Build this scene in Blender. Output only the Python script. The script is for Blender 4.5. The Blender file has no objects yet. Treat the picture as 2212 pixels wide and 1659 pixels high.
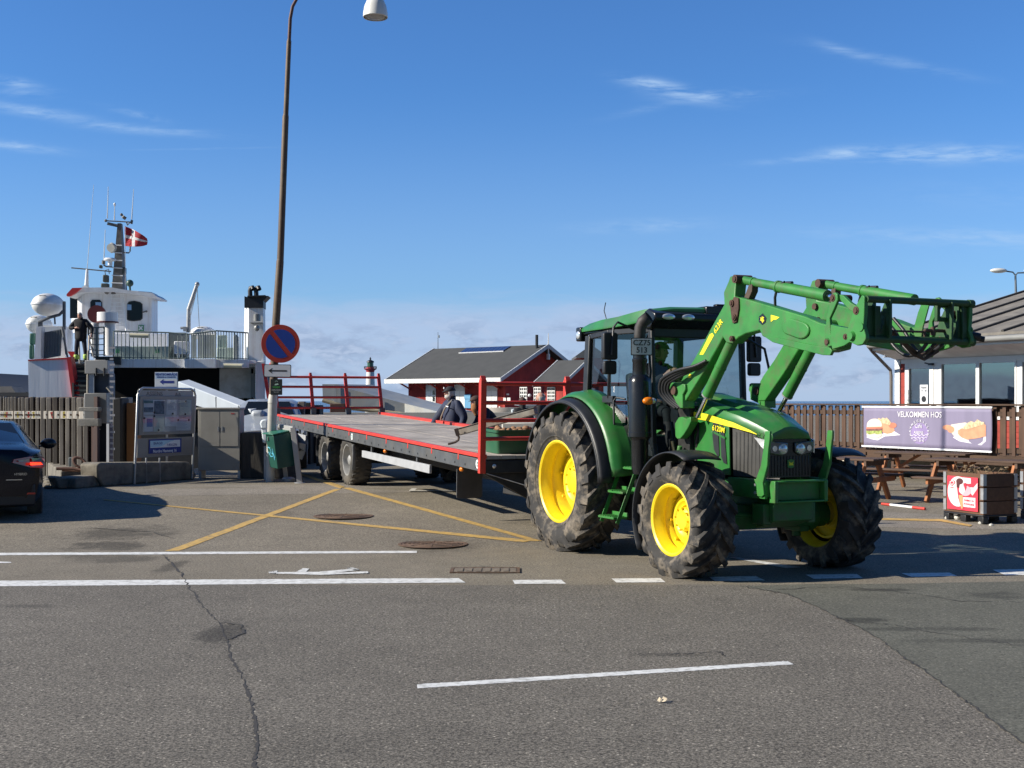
import bpy, bmesh, math, random
from mathutils import Vector, Matrix, Euler
R = math.radians
random.seed(7)
SC = bpy.context.scene
COL = SC.collection

# ---------------------------------------------------------------- camera
CAM_H, FPX, CU, CV = 1.86, 2680.0, 1106.0, 866.0     # eye height; focal length, horizon in a 2212 px wide picture
cam_d = bpy.data.cameras.new('camera'); cam = bpy.data.objects.new('camera', cam_d); COL.objects.link(cam)
cam.location = (0, 0, CAM_H); cam.rotation_euler = (R(90), 0, 0)
cam_d.sensor_width = 36; cam_d.lens = FPX / 2212 * 36
cam_d.shift_y = (CV - 829.5) / 2212
cam_d.clip_start = 0.1; cam_d.clip_end = 30000
SC.camera = cam

# ---------------------------------------------------------------- light
SUN_EL = R(29)
SV = Vector((-1.0, -0.17, 0)).normalized()            # horizontal direction towards the sun
sd = bpy.data.lights.new('sun', 'SUN'); sun = bpy.data.objects.new('sun', sd); COL.objects.link(sun)
sd.energy = 5.0; sd.angle = R(0.53); sd.color = (1.0, 0.93, 0.81)
S3 = Vector((SV.x * math.cos(SUN_EL), SV.y * math.cos(SUN_EL), math.sin(SUN_EL)))
sun.rotation_euler = S3.to_track_quat('Z', 'Y').to_euler(); sun.location = (-30, 0, 30)
SC.view_settings.view_transform = 'Standard'; SC.view_settings.look = 'None'
SC.view_settings.gamma = 1; SC.view_settings.exposure = 0.50
SC.cycles.use_denoising = True
SC.cycles.max_bounces = 8; SC.cycles.transparent_max_bounces = 16

W = bpy.data.worlds.new("World"); SC.world = W; W.use_nodes = True
def world():
    nt = W.node_tree; N = nt.nodes; L = nt.links
    bg = N['Background']
    sky = N.new('ShaderNodeTexSky'); sky.sky_type = 'NISHITA'; sky.sun_disc = False
    sky.sun_elevation = SUN_EL; sky.sun_rotation = math.atan2(SV.x, SV.y)
    sky.air_density = 1.0; sky.dust_density = 0.3; sky.ozone_density = 2.2; sky.altitude = 0
    tc = N.new('ShaderNodeTexCoord'); sp = N.new('ShaderNodeSeparateXYZ'); L.new(tc.outputs['Generated'], sp.inputs[0])
    def m(op, a, b=None, c=None):
        n = N.new('ShaderNodeMath'); n.operation = op
        for i, x in enumerate((a, b, c)):
            if x is None: continue
            if isinstance(x, (int, float)): n.inputs[i].default_value = x
            else: L.new(x, n.inputs[i])
        return n.outputs[0]
    X, Y, Z = sp.outputs
    Yc = m('MAXIMUM', Y, 0.05)
    A = m('DIVIDE', X, Yc); B = m('DIVIDE', Z, Yc)
    front = m('GREATER_THAN', Y, 0.05)
    cb = N.new('ShaderNodeCombineXYZ'); L.new(A, cb.inputs[0]); L.new(B, cb.inputs[1])
    def noise(sx, sy, sc, det, rot=0, dist=0.0, off=0):
        mp = N.new('ShaderNodeMapping'); L.new(cb.outputs[0], mp.inputs[0]); mp.inputs['Scale'].default_value = (sx, sy, 1)
        mp.inputs['Rotation'].default_value = (0, 0, rot); mp.inputs['Location'].default_value = (off, off * .7, 0)
        n = N.new('ShaderNodeTexNoise'); n.inputs['Scale'].default_value = sc; n.inputs['Detail'].default_value = det
        n.inputs['Distortion'].default_value = dist; n.inputs['Roughness'].default_value = 0.6; L.new(mp.outputs[0], n.inputs['Vector']); return n.outputs['Fac']
    def ss(x, lo, hi):
        n = N.new('ShaderNodeMapRange'); n.interpolation_type = 'SMOOTHSTEP'; L.new(x, n.inputs[0])
        n.inputs[1].default_value = lo; n.inputs[2].default_value = hi; return n.outputs[0]
    n1 = noise(1, 5.5, 14, 9, R(9), 0.8)
    n2 = noise(1, 6, 42, 8, R(12), 0.5, 3)
    tot = None
    # (u, v, half width, half height, tilt deg, strength) of the cirrus streaks
    wis = [(30, 178, 45, 9, -8, .75), (60, 200, 60, 10, -3, .5), (70, 240, 110, 11, -8, .8), (230, 272, 70, 8, -4, .5), (300, 248, 60, 7, -12, .45), (350, 284, 110, 9, -3, .5),
           (40, 316, 90, 9, -6, .9), (450, 321, 120, 2, 1, .3), (1400, 178, 50, 9, -8, .75), (1460, 198, 90, 15, -12, .85), (1560, 205, 110, 12, 2, .45), (1400, 235, 90, 8, 12, .22),
           (1810, 105, 50, 9, -18, .4), (1940, 135, 150, 11, -11, .35), (1820, 330, 60, 12, 6, .75), (1960, 338, 130, 15, -1, .8), (2110, 330, 150, 16, -2, .8), (1720, 345, 120, 7, 5, .35),
           (1390, 488, 130, 13, 2, .55), (1980, 508, 230, 16, -1, .5), (2200, 520, 170, 20, 0, .4), (2150, 420, 200, 30, 0, .15)]
    for (u, v, hw, hh, tilt, st) in wis:
        a0 = (u - CU) / FPX; b0 = (CV - v) / FPX; t = R(tilt)
        da = m('SUBTRACT', A, a0); db = m('SUBTRACT', B, b0)
        p = m('ADD', m('MULTIPLY', da, math.cos(t)), m('MULTIPLY', db, math.sin(t)))
        q = m('SUBTRACT', m('MULTIPLY', db, math.cos(t)), m('MULTIPLY', da, math.sin(t)))
        p = m('DIVIDE', p, hw / FPX); q = m('DIVIDE', q, hh / FPX)
        d = m('ADD', m('MULTIPLY', p, p), m('MULTIPLY', q, q))
        g = m('MULTIPLY', m('EXPONENT', m('MULTIPLY', d, -1.0)), st)
        tot = g if tot is None else m('ADD', tot, g)
    wisps = m('MULTIPLY', tot, ss(m('ADD', m('MULTIPLY', n1, .6), m('MULTIPLY', n2, .4)), .36, .64))
    # pale veil low over the sea and small cumulus in it
    veil = m('MULTIPLY', m('SUBTRACT', 1.0, ss(m('ADD', B, m('MULTIPLY', m('SUBTRACT', n1, .5), .03)), .060, .092)), .80)
    veil2 = m('MULTIPLY', m('SUBTRACT', 1.0, ss(B, .08, .26)), .22)
    c1 = noise(1, 2.6, 20, 6, 0, .4, 1.3); c2 = noise(1, 2.8, 46, 5, 0, .3, 5.2)
    band = m('MULTIPLY', m('SUBTRACT', 1.0, ss(B, .045, .080)), ss(B, .001, .010))
    puff = m('MULTIPLY', ss(m('ADD', m('MULTIPLY', c1, .7), m('MULTIPLY', c2, .3)), .44, .58), band)
    lite = ss(c2, .45, .62)
    def mix(f, a, b, mode='MIX'):
        n = N.new('ShaderNodeMix'); n.data_type = 'RGBA'; n.blend_type = mode
        if isinstance(f, (int, float)): n.inputs[0].default_value = f
        else: L.new(f, n.inputs[0])
        for i, x in ((6, a), (7, b)):
            if isinstance(x, tuple): n.inputs[i].default_value = (*x, 1)
            else: L.new(x, n.inputs[i])
        return n.outputs[2]
    col = mix(1.0, sky.outputs[0], SKY_TINT, 'MULTIPLY')
    col = mix(m('MULTIPLY', veil, front), col, VEIL)
    col = mix(m('MULTIPLY', veil2, front), col, VEIL)
    col = mix(m('MULTIPLY', m('MULTIPLY', puff, .42), front), col, mix(lite, CL_DK, CL_LT))
    col = mix(m('MINIMUM', m('MULTIPLY', m('MULTIPLY', wisps, 0.75), front), .8), col, CL_W)
    # unseen sky behind the camera dimmed on purpose, to weaken the fill light
    dm = m('MULTIPLY_ADD', ss(Y, -.35, .10), .55, .45)
    col = mix(1.0, col, dm, 'MULTIPLY')
    L.new(col, bg.inputs['Color']); bg.inputs['Strength'].default_value = SKY_STR
SKY_STR = 0.058
SKY_TINT = (0.64, 1.16, 1.84)
VEIL = (5.6, 7.0, 9.8); CL_DK = (2.7, 3.5, 5.6); CL_LT = (6.0, 6.9, 9.0); CL_W = (5.4, 7.8, 11.2)
world()

# ---------------------------------------------------------------- materials
def nmat(name):
    m = bpy.data.materials.new(name); m.use_nodes = True
    return m, m.node_tree.nodes, m.node_tree.links, m.node_tree.nodes['Principled BSDF']
MC = {}
def mat(name, col, rough=.5, metal=0, var=.12, scale=3.0, bump=.0, bscale=60, dirt=None, dirt_amt=.0, dscale=2.5, coat=0, dst=None, stretch=None, emit=None, alpha=None):
    """paint, rubber, wood, ...: base colour broken up by noise, optional dirt patches and bump"""
    if name in MC: return MC[name]
    m, N, L, P = nmat(name)
    tc = N.new('ShaderNodeTexCoord'); src = tc.outputs['Object']
    if stretch:
        mp = N.new('ShaderNodeMapping'); mp.inputs['Scale'].default_value = stretch; L.new(src, mp.inputs[0]); src = mp.outputs[0]
    n = N.new('ShaderNodeTexNoise'); n.inputs['Scale'].default_value = scale; n.inputs['Detail'].default_value = 6; L.new(src, n.inputs['Vector'])
    r = N.new('ShaderNodeMapRange'); r.inputs[1].default_value = .3; r.inputs[2].default_value = .7
    r.inputs[3].default_value = 1 - var; r.inputs[4].default_value = 1 + var; L.new(n.outputs[0], r.inputs[0])
    mx = N.new('ShaderNodeMix'); mx.data_type = 'RGBA'; mx.blend_type = 'MULTIPLY'; mx.inputs[0].default_value = 1
    mx.inputs[6].default_value = (*col, 1); L.new(r.outputs[0], mx.inputs[7]); out = mx.outputs[2]
    if dirt:
        n2 = N.new('ShaderNodeTexNoise'); n2.inputs['Scale'].default_value = dscale; n2.inputs['Detail'].default_value = 8; n2.inputs['Roughness'].default_value = .65; dmp = N.new('ShaderNodeMapping'); dmp.inputs['Scale'].default_value = dst or (1, 1, 1); L.new(tc.outputs['Object'], dmp.inputs[0]); L.new(dmp.outputs[0], n2.inputs['Vector'])
        r2 = N.new('ShaderNodeMapRange'); r2.inputs[1].default_value = .48; r2.inputs[2].default_value = .68; r2.inputs[4].default_value = dirt_amt; L.new(n2.outputs[0], r2.inputs[0])
        m2 = N.new('ShaderNodeMix'); m2.data_type = 'RGBA'; L.new(r2.outputs[0], m2.inputs[0]); L.new(out, m2.inputs[6]); m2.inputs[7].default_value = (*dirt, 1); out = m2.outputs[2]
    L.new(out, P.inputs['Base Color'])
    rr = N.new('ShaderNodeMapRange'); rr.inputs[3].default_value = max(.02, rough - .08); rr.inputs[4].default_value = min(1, rough + .12); L.new(n.outputs[0], rr.inputs[0]); L.new(rr.outputs[0], P.inputs['Roughness'])
    P.inputs['Metallic'].default_value = metal; P.inputs['Coat Weight'].default_value = coat
    if bump:
        b = N.new('ShaderNodeBump'); b.inputs['Strength'].default_value = bump; b.inputs['Distance'].default_value = .01
        nb = N.new('ShaderNodeTexNoise'); nb.inputs['Scale'].default_value = bscale; nb.inputs['Detail'].default_value = 4; L.new(src, nb.inputs['Vector']); L.new(nb.outputs[0], b.inputs['Height']); L.new(b.outputs[0], P.inputs['Normal'])
    if emit: P.inputs['Emission Color'].default_value = (*emit[:3], 1); P.inputs['Emission Strength'].default_value = emit[3]
    MC[name] = m; return m
def glass(name, tint=(.8, .9, .92), dens=.35, rough=.02, refl=.07):
    """window pane: fresnel reflection over a tinted see-through pane"""
    if name in MC: return MC[name]
    m, N, L, P = nmat(name)
    out = N['Material Output']; t = N.new('ShaderNodeBsdfTransparent'); t.inputs[0].default_value = (*[c * (1 - dens) for c in tint], 1)
    g = N.new('ShaderNodeBsdfGlossy'); g.inputs['Roughness'].default_value = rough
    f = N.new('ShaderNodeLayerWeight'); f.inputs[0].default_value = .5; p5 = N.new('ShaderNodeMath'); p5.operation = 'POWER'; p5.inputs[1].default_value = 4.5; L.new(f.outputs['Facing'], p5.inputs[0])
    a = N.new('ShaderNodeMath'); a.operation = 'MULTIPLY_ADD'; a.inputs[1].default_value = .85; a.inputs[2].default_value = refl; L.new(p5.outputs[0], a.inputs[0])
    x = N.new('ShaderNodeMixShader'); L.new(a.outputs[0], x.inputs[0]); L.new(t.outputs[0], x.inputs[1]); L.new(g.outputs[0], x.inputs[2]); L.new(x.outputs[0], out.inputs[0])
    MC[name] = m; return m

# ---------------------------------------------------------------- picture measurements -> points on real planes
KR = {'v': (0, 0, 1), '4': (1097.2, 576.0, .27282), '5': (1426.4, 548.6, .32243), 'A': (1097.2, 822.9, .26452), 'B': (1426.4, 822.9, .26452), 'C': (1773.1, 548.6, .19841),
      'D': (1773.1, 850.3, .19841), 'E': (1828, 576, .124), 'F': (1426.4, 768, .13229), '3': (493.7, 658.3, .32243), 'G': (850.3, 740.6, .14881), 'H': (548.6, 850.3, .124),
      '1': (0, 384, .27282), '2': (0, 757.1, .27282), 'I': (54.9, 630.9, .124), 'J': (0, 833.9, .124)}
def px(k, x, y):
    a, b, s = KR[k]; return a + s * x, b + s * y
def at(k, x, y, Y):
    u, v = px(k, x, y); return Vector(((u - CU) / FPX * Y, Y, CAM_H + (CV - v) / FPX * Y))
def hit(M, k, x, y, ax, val):
    """where the sight line of a measured point meets the plane local[ax] = val of frame M (local coordinates)"""
    u, v = px(k, x, y); Mi = M.inverted()
    o = Mi @ Vector((0, 0, CAM_H)); d = Mi.to_3x3() @ Vector(((u - CU) / FPX, 1, (CV - v) / FPX))
    return o + d * ((val - o[ax]) / d[ax])
def sst(x, a, b):
    t = min(1, max(0, (x - a) / (b - a))); return t * t * (3 - 2 * t)
def gz(x, y):
    s = 1 - .68 * sst(x, 1.0, 6.5)
    return .28 * s * min(1, max(0, (y - 15.6) / 6.9))
def gp(k, x, y):
    """ground point under a measured point"""
    u, v = px(k, x, y); Y = CAM_H * FPX / (v - CV)
    for _ in range(60):
        X = (u - CU) / FPX * Y; Y = .5 * Y + .5 * (CAM_H - gz(X, Y)) * FPX / (v - CV)
    X = (u - CU) / FPX * Y
    return Vector((X, Y, gz(X, Y)))

# ---------------------------------------------------------------- mesh builder
def basis(d):
    d = d.normalized(); a = Vector((0, 0, 1)) if abs(d.z) < .9 else Vector((1, 0, 0))
    x = a.cross(d).normalized(); return x, d.cross(x), d
class MB:
    def __init__(s): s.v = []; s.f = []; s.mi = []; s.cur = 0
    def add(s, vs, fs):
        o = len(s.v); s.v += [tuple(p) for p in vs]
        for f in fs: s.f.append([i + o for i in f]); s.mi.append(s.cur)
        return s
    def m(s, i): s.cur = i; return s
    def box(s, x0, x1, y0, y1, z0, z1, M=None):
        vs = [Vector((x, y, z)) for z in (z0, z1) for y in (y0, y1) for x in (x0, x1)]
        if M is not None: vs = [M @ p for p in vs]
        return s.add(vs, [(0, 2, 3, 1), (4, 5, 7, 6), (0, 1, 5, 4), (2, 6, 7, 3), (0, 4, 6, 2), (1, 3, 7, 5)])
    def hexa(s, p): return s.add(p, [(0, 3, 2, 1), (4, 5, 6, 7), (0, 1, 5, 4), (1, 2, 6, 5), (2, 3, 7, 6), (3, 0, 4, 7)])
    def prism(s, poly, d0, d1, ax=1):
        """2-D outline in the plane across axis ax, extruded from d0 to d1"""
        def P(a, b, d): return {0: (d, a, b), 1: (a, d, b), 2: (a, b, d)}[ax]
        n = len(poly); vs = [P(a, b, d0) for a, b in poly] + [P(a, b, d1) for a, b in poly]
        ar = sum(poly[i][0] * poly[(i + 1) % n][1] - poly[(i + 1) % n][0] * poly[i][1] for i in range(n))
        fl = (ar > 0) ^ (ax == 1) ^ (d1 < d0)
        c0 = list(range(n)); c1 = list(range(n, 2 * n)); sd = [(i, (i + 1) % n, n + (i + 1) % n, n + i) for i in range(n)]
        fs = [c0[::-1], c1] + sd if fl else [c0, c1[::-1]] + [f[::-1] for f in sd]
        return s.add(vs, fs)
    def cyl(s, p0, p1, r0, r1=None, n=16, caps=True):
        p0 = Vector(p0); p1 = Vector(p1); r1 = r0 if r1 is None else r1
        x, y, d = basis(p1 - p0); vs = []
        for p, r in ((p0, r0), (p1, r1)):
            vs += [p + (x * math.cos(t) + y * math.sin(t)) * r for t in (2 * math.pi * i / n for i in range(n))]
        fs = [(i, (i + 1) % n, n + (i + 1) % n, n + i) for i in range(n)]
        if caps: fs += [list(range(n))[::-1], list(range(n, 2 * n))]
        return s.add(vs, fs)
    def tube(s, pts, r, n=8, caps=True, up=None):
        pts = [Vector(p) for p in pts]; rr = r if isinstance(r, (list, tuple)) else [r] * len(pts)
        vs = []; x = None
        for i, p in enumerate(pts):
            t = (pts[min(i + 1, len(pts) - 1)] - pts[max(i - 1, 0)]).normalized()
            if x is None: x = basis(t)[0]
            x = (x - t * x.dot(t)).normalized(); y = t.cross(x)
            vs += [p + (x * math.cos(a) + y * math.sin(a)) * rr[i] for a in (2 * math.pi * k / n for k in range(n))]
        fs = [(i * n + k, i * n + (k + 1) % n, (i + 1) * n + (k + 1) % n, (i + 1) * n + k) for i in range(len(pts) - 1) for k in range(n)]
        if caps: fs += [list(range(n))[::-1], list(range((len(pts) - 1) * n, len(pts) * n))]
        return s.add(vs, fs)
    def bar(s, p0, p1, w, h, up=(0, 0, 1)):
        """rectangular bar, w across, h along up"""
        p0 = Vector(p0); p1 = Vector(p1); d = (p1 - p0).normalized(); up = Vector(up); x = d.cross(up)
        if x.length < 1e-4: x = d.cross(Vector((1, 0, 0)))
        x.normalize(); y = x.cross(d)
        a, b = x * w / 2, y * h / 2
        return s.add([p0 - a - b, p0 + a - b, p0 + a + b, p0 - a + b, p1 - a - b, p1 + a - b, p1 + a + b, p1 - a + b], [(0, 1, 2, 3), (7, 6, 5, 4), (0, 4, 5, 1), (1, 5, 6, 2), (2, 6, 7, 3), (3, 7, 4, 0)])
    def lathe(s, prof, c=(0, 0, 0), ax=2, n=32, a0=0, a1=2 * math.pi, caps=False):
        """profile (radius, height) turned about axis ax through c"""
        c = Vector(c); full = abs(a1 - a0 - 2 * math.pi) < 1e-6; m = n if full else n + 1; vs = []
        for r, h in prof:
            for i in range(m):
                t = a0 + (a1 - a0) * i / n; a, b = r * math.cos(t), r * math.sin(t)
                vs.append(c + Vector({0: (h, a, b), 1: (a, h, b), 2: (a, b, h)}[ax]))
        fs = [(j * m + i, j * m + (i + 1) % m, (j + 1) * m + (i + 1) % m, (j + 1) * m + i) for j in range(len(prof) - 1) for i in range(n)]
        if caps: fs += [list(range(m))[::-1], list(range((len(prof) - 1) * m, len(prof) * m))]
        return s.add(vs, fs)
    def ball(s, c, r, n=16, k=10, rot=None):
        c = Vector(c); r = Vector(r) if isinstance(r, (tuple, list)) else Vector((r, r, r)); vs = [Vector((0, 0, -1))]
        for j in range(1, k):
            t = -math.pi / 2 + math.pi * j / k
            vs += [Vector((math.cos(t) * math.cos(2 * math.pi * i / n), math.cos(t) * math.sin(2 * math.pi * i / n), math.sin(t))) for i in range(n)]
        vs.append(Vector((0, 0, 1))); vs = [Vector((p.x * r.x, p.y * r.y, p.z * r.z)) for p in vs]
        if rot is not None: vs = [rot @ p for p in vs]
        fs = [(0, 1 + (i + 1) % n, 1 + i) for i in range(n)]
        for j in range(k - 2):
            fs += [(1 + j * n + i, 1 + j * n + (i + 1) % n, 1 + (j + 1) * n + (i + 1) % n, 1 + (j + 1) * n + i) for i in range(n)]
        e = len(vs) - 1; b = 1 + (k - 2) * n; fs += [(b + i, b + (i + 1) % n, e) for i in range(n)]
        return s.add([c + p for p in vs], fs)
    def grid(s, fn, nu, nv, wrap=False):
        vs = [fn(i / nu, j / nv) for j in range(nv + 1) for i in range(nu + 1)]
        return s.add(vs, [(j * (nu + 1) + i, j * (nu + 1) + i + 1, (j + 1) * (nu + 1) + i + 1, (j + 1) * (nu + 1) + i) for j in range(nv) for i in range(nu)])
    def quad(s, a, b, c, d): return s.add([a, b, c, d], [(0, 1, 2, 3)])
    def build(s, name, mats, parent=None, bevel=0, smooth=35, fix=False, solid=0, seg=2, sub=0):
        me = bpy.data.meshes.new(name); me.from_pydata(s.v, [], s.f)
        mats = mats if isinstance(mats, (list, tuple)) else [mats]
        for x in mats: me.materials.append(x)
        me.polygons.foreach_set('material_index', s.mi)
        me.update()
        if fix:
            b = bmesh.new(); b.from_mesh(me); bmesh.ops.recalc_face_normals(b, faces=b.faces); b.to_mesh(me); b.free()
        if smooth:
            me.polygons.foreach_set('use_smooth', [True] * len(me.polygons)); me.set_sharp_from_angle(angle=R(smooth))
        o = bpy.data.objects.new(name, me); COL.objects.link(o)
        if parent is not None: o.parent = parent
        if solid:
            k = o.modifiers.new('solid', 'SOLIDIFY'); k.thickness = solid; k.offset = 0
        if sub:
            k = o.modifiers.new('sub', 'SUBSURF'); k.levels = sub; k.render_levels = sub
        if bevel:
            k = o.modifiers.new('bevel', 'BEVEL'); k.width = bevel; k.segments = seg; k.limit_method = 'ANGLE'; k.angle_limit = R(40)
        return o
def tag(o, label, cat, group=None, kind=None):
    if label: o['label'] = label
    if cat: o['category'] = cat
    if group: o['group'] = group
    if kind: o['kind'] = kind
    return o
def thing(name, label, cat, M=None, group=None):
    o = bpy.data.objects.new(name, None); COL.objects.link(o); o.empty_display_size = .2
    if M is not None:
        o.matrix_world = M if isinstance(M, Matrix) else Matrix.Translation(Vector(M))
    return tag(o, label, cat, group)
def struct(mb, name, mats, **k): return tag(mb.build(name, mats, **k), None, None, kind='structure')
def copy_tree(o, parent=None):
    c = o.copy(); COL.objects.link(c); c.parent = parent
    if parent is not None: c.matrix_parent_inverse = o.matrix_parent_inverse.copy()
    for ch in [k for k in COL.objects if k.parent == o]: copy_tree(ch, c)
    return c
def frame(o, rz=0): return Matrix.Translation(Vector(o)) @ Matrix.Rotation(rz, 4, 'Z')
def axes(o, x, y, z=None):
    x = Vector(x).normalized(); y = Vector(y); z = x.cross(y).normalized() if z is None else Vector(z); y = z.cross(x)
    M = Matrix((x, y, z)).transposed().to_4x4(); M.translation = Vector(o); return M
def text(mb, s, size, M, thick=.0015, align='CENTER', bold=0.0, squeeze=1.0):
    """lettering as thin raised mesh; M: local x along the line, y up, z out of the sign"""
    cu = bpy.data.curves.new('t', 'FONT'); cu.body = s; cu.size = size; cu.align_x = align; cu.align_y = 'CENTER'; cu.extrude = thick; cu.offset = bold; cu.resolution_u = 3
    o = bpy.data.objects.new('t', cu); COL.objects.link(o)
    dg = bpy.context.evaluated_depsgraph_get(); me = bpy.data.meshes.new_from_object(o.evaluated_get(dg))
    Sq = Matrix.Diagonal((squeeze, 1, 1, 1))
    mb.add([M @ Sq @ v.co for v in me.vertices], [list(p.vertices) for p in me.polygons])
    bpy.data.objects.remove(o); bpy.data.curves.remove(cu); bpy.data.meshes.remove(me)
def face_frame(o, x, up, off=0):
    """frame for lettering on a surface: x to the right, up, z outwards"""
    x = Vector(x).normalized(); up = Vector(up).normalized(); n = x.cross(up).normalized()
    return axes(Vector(o) + n * off, x, n.cross(x), n)
def arc(c, r, a0, a1, n): return [(c[0] + r * math.cos(a0 + (a1 - a0) * i / n), c[1] + r * math.sin(a0 + (a1 - a0) * i / n)) for i in range(n + 1)]
def rrect(x0, x1, y0, y1, r, n=4):
    p = []
    for cx, cy, a in ((x1 - r, y1 - r, 0), (x0 + r, y1 - r, 90), (x0 + r, y0 + r, 180), (x1 - r, y0 + r, 270)): p += arc((cx, cy), r, R(a), R(a + 90), n)
    return p

# common materials
GREEN = mat('green_paint', (.024, .165, .028), .38, 0, .16, 4, 0, dirt=(.10, .12, .07), dirt_amt=.45, dscale=3, coat=.25)
GREENL = mat('loader_green_paint', (.034, .20, .036), .45, 0, .16, 5, 0, dirt=(.10, .10, .055), dirt_amt=.6, dscale=6)
YEL = mat('wheel_yellow_paint', (.80, .60, .012), .38, 0, .06, 4, dirt=(.45, .33, .08), dirt_amt=.3)
YELS = mat('yellow_decal', (.85, .72, .02), .45)
BLK = mat('black_plastic', (.018, .019, .021), .45, 0, .2, 6)
BLKG = mat('black_gloss', (.012, .013, .015), .22, 0, .1, 6)
RUST = mat('rusty_pin', (.075, .04, .028), .75, .2, .35, 20)
TYRE = mat('tyre_rubber', (.036, .034, .032), .84, 0, .35, 9, .25, 90, dirt=(.26, .215, .16), dirt_amt=.9, dscale=6)
TYREC = mat('trailer_tyre_rubber', (.05, .047, .043), .85, 0, .25, 9, .2, 90, dirt=(.17, .15, .12), dirt_amt=.7, dscale=3)
CHROME = mat('chrome_rod', (.75, .75, .76), .12, 1, .03)
STEEL = mat('galvanised_steel', (.42, .43, .44), .42, .55, .16, 8, dirt=(.22, .21, .19), dirt_amt=.3)
WHITE = mat('white_paint', (.78, .79, .79), .4, 0, .05, 2, dirt=(.5, .48, .42), dirt_amt=.25, dscale=2)
GREYP = mat('grey_paint', (.34, .34, .33), .5, 0, .08, 3)
REDP = mat('red_paint', (.62, .045, .03), .45, 0, .12, 3, dirt=(.25, .06, .04), dirt_amt=.5, dscale=6)
DARKR = REDP
GL = glass('clear_glass', (.80, .93, .96), .30, refl=.06)
GLT = glass('tinted_glass', (.55, .68, .70), .45)
GLD = mat('dark_window', (.010, .013, .016), .08, 0, .2, 1); GLD.node_tree.nodes['Principled BSDF'].inputs['Specular IOR Level'].default_value = .4
LENS = mat('clear_lens', (.75, .77, .78), .12, .6, .15, 30)
AMBER = mat('amber_lens', (.75, .20, .01), .2, 0, .2, 30)

def spline(pts, n=5):
    """smooth curve through the points"""
    P = [Vector(p) for p in pts]; P = [P[0] * 2 - P[1]] + P + [P[-1] * 2 - P[-2]]; out = []
    for i in range(1, len(P) - 2):
        for k in range(n):
            t = k / n; a, b, c, d = P[i - 1:i + 3]; out.append(.5 * ((2 * b) + (c - a) * t + (2 * a - 5 * b + 4 * c - d) * t * t + (3 * b - a - 3 * c + d) * t ** 3))
    return out + [P[-2]]
# ================================================================ ground, sea, markings
def asphalt(name, base, grain, stains=(), tint=(1, .875, .665), speck=.7):
    m, N, L, P = nmat(name)
    tc = N.new('ShaderNodeTexCoord'); V = tc.outputs['Object']
    def noise(sc, det=5, rough=.6):
        n = N.new('ShaderNodeTexNoise'); n.inputs['Scale'].default_value = sc; n.inputs['Detail'].default_value = det; n.inputs['Roughness'].default_value = rough; L.new(V, n.inputs['Vector']); return n.outputs[0]
    def mr(x, a, b, c, d, smooth=False):
        n = N.new('ShaderNodeMapRange'); n.inputs[1].default_value = a; n.inputs[2].default_value = b; n.inputs[3].default_value = c; n.inputs[4].default_value = d
        if smooth: n.interpolation_type = 'SMOOTHSTEP'
        L.new(x, n.inputs[0]); return n.outputs[0]
    def mt(op, a, b):
        n = N.new('ShaderNodeMath'); n.operation = op
        for i, x in enumerate((a, b)):
            if isinstance(x, (int, float)): n.inputs[i].default_value = x
            else: L.new(x, n.inputs[i])
        return n.outputs[0]
    big = mr(noise(.35, 6), .3, .7, .86, 1.12); mid = mr(noise(2.2, 8, .7), .3, .7, .88, 1.12)
    gr = mr(noise(50, 3, .75), .36, .64, 1 - grain, 1 + grain)
    gr2 = mr(noise(110, 2, .6), .3, .7, 1 - grain * .8, 1 + grain * .8)
    vo = N.new('ShaderNodeTexVoronoi'); vo.inputs['Scale'].default_value = 52; L.new(V, vo.inputs['Vector'])
    sc = N.new('ShaderNodeSeparateColor'); L.new(vo.outputs['Color'], sc.inputs[0])
    sp = mt('MULTIPLY', mr(sc.outputs[0], .86, .97, 0, speck), mr(vo.outputs['Distance'], .2, .5, 1, 0))
    dk = mt('MULTIPLY', mr(sc.outputs[1], .80, .92, 0, .55), mr(vo.outputs['Distance'], .25, .6, 1, 0))
    tot = mt('MULTIPLY', mt('MULTIPLY', mt('MULTIPLY', big, mid), mr(noise(26, 4, .7), .32, .68, .80, 1.20)), mt('MULTIPLY', gr, gr2))
    tot = mt('MULTIPLY', tot, mt('ADD', 1.0, sp)); tot = mt('MULTIPLY', tot, mt('SUBTRACT', 1.0, dk))
    if stains:
        s = N.new('ShaderNodeSeparateXYZ'); L.new(V, s.inputs[0]); n3 = noise(1.7, 7, .65); n4 = noise(9, 5, .6); acc = None
        for (x, y, hx, hy, st) in stains:
            a = mt('DIVIDE', mt('SUBTRACT', s.outputs[0], x), hx); b = mt('DIVIDE', mt('SUBTRACT', s.outputs[1], y), hy)
            d = mt('ADD', mt('MULTIPLY', a, a), mt('MULTIPLY', b, b))
            g = mt('MULTIPLY', mr(mt('ADD', d, mt('MULTIPLY', mt('SUBTRACT', mt('ADD', n3, mt('MULTIPLY', n4, .35)), .67), 6.5)), .1, 1.9, 1, 0, True), st)
            acc = g if acc is None else mt('MAXIMUM', acc, g)
        tot = mt('MULTIPLY', tot, mt('SUBTRACT', 1.0, acc))
    mx = N.new('ShaderNodeMix'); mx.data_type = 'RGBA'; mx.blend_type = 'MULTIPLY'; mx.inputs[0].default_value = 1
    mx.inputs[6].default_value = (base * tint[0], base * tint[1], base * tint[2], 1); L.new(tot, mx.inputs[7]); L.new(mx.outputs[2], P.inputs['Base Color'])
    P.inputs['Roughness'].default_value = .88; P.inputs['Specular IOR Level'].default_value = .3
    b = N.new('ShaderNodeBump'); b.inputs['Strength'].default_value = .55; b.inputs['Distance'].default_value = .006; L.new(noise(85, 4, .7), b.inputs['Height']); L.new(b.outputs[0], P.inputs['Normal'])
    return m
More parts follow.
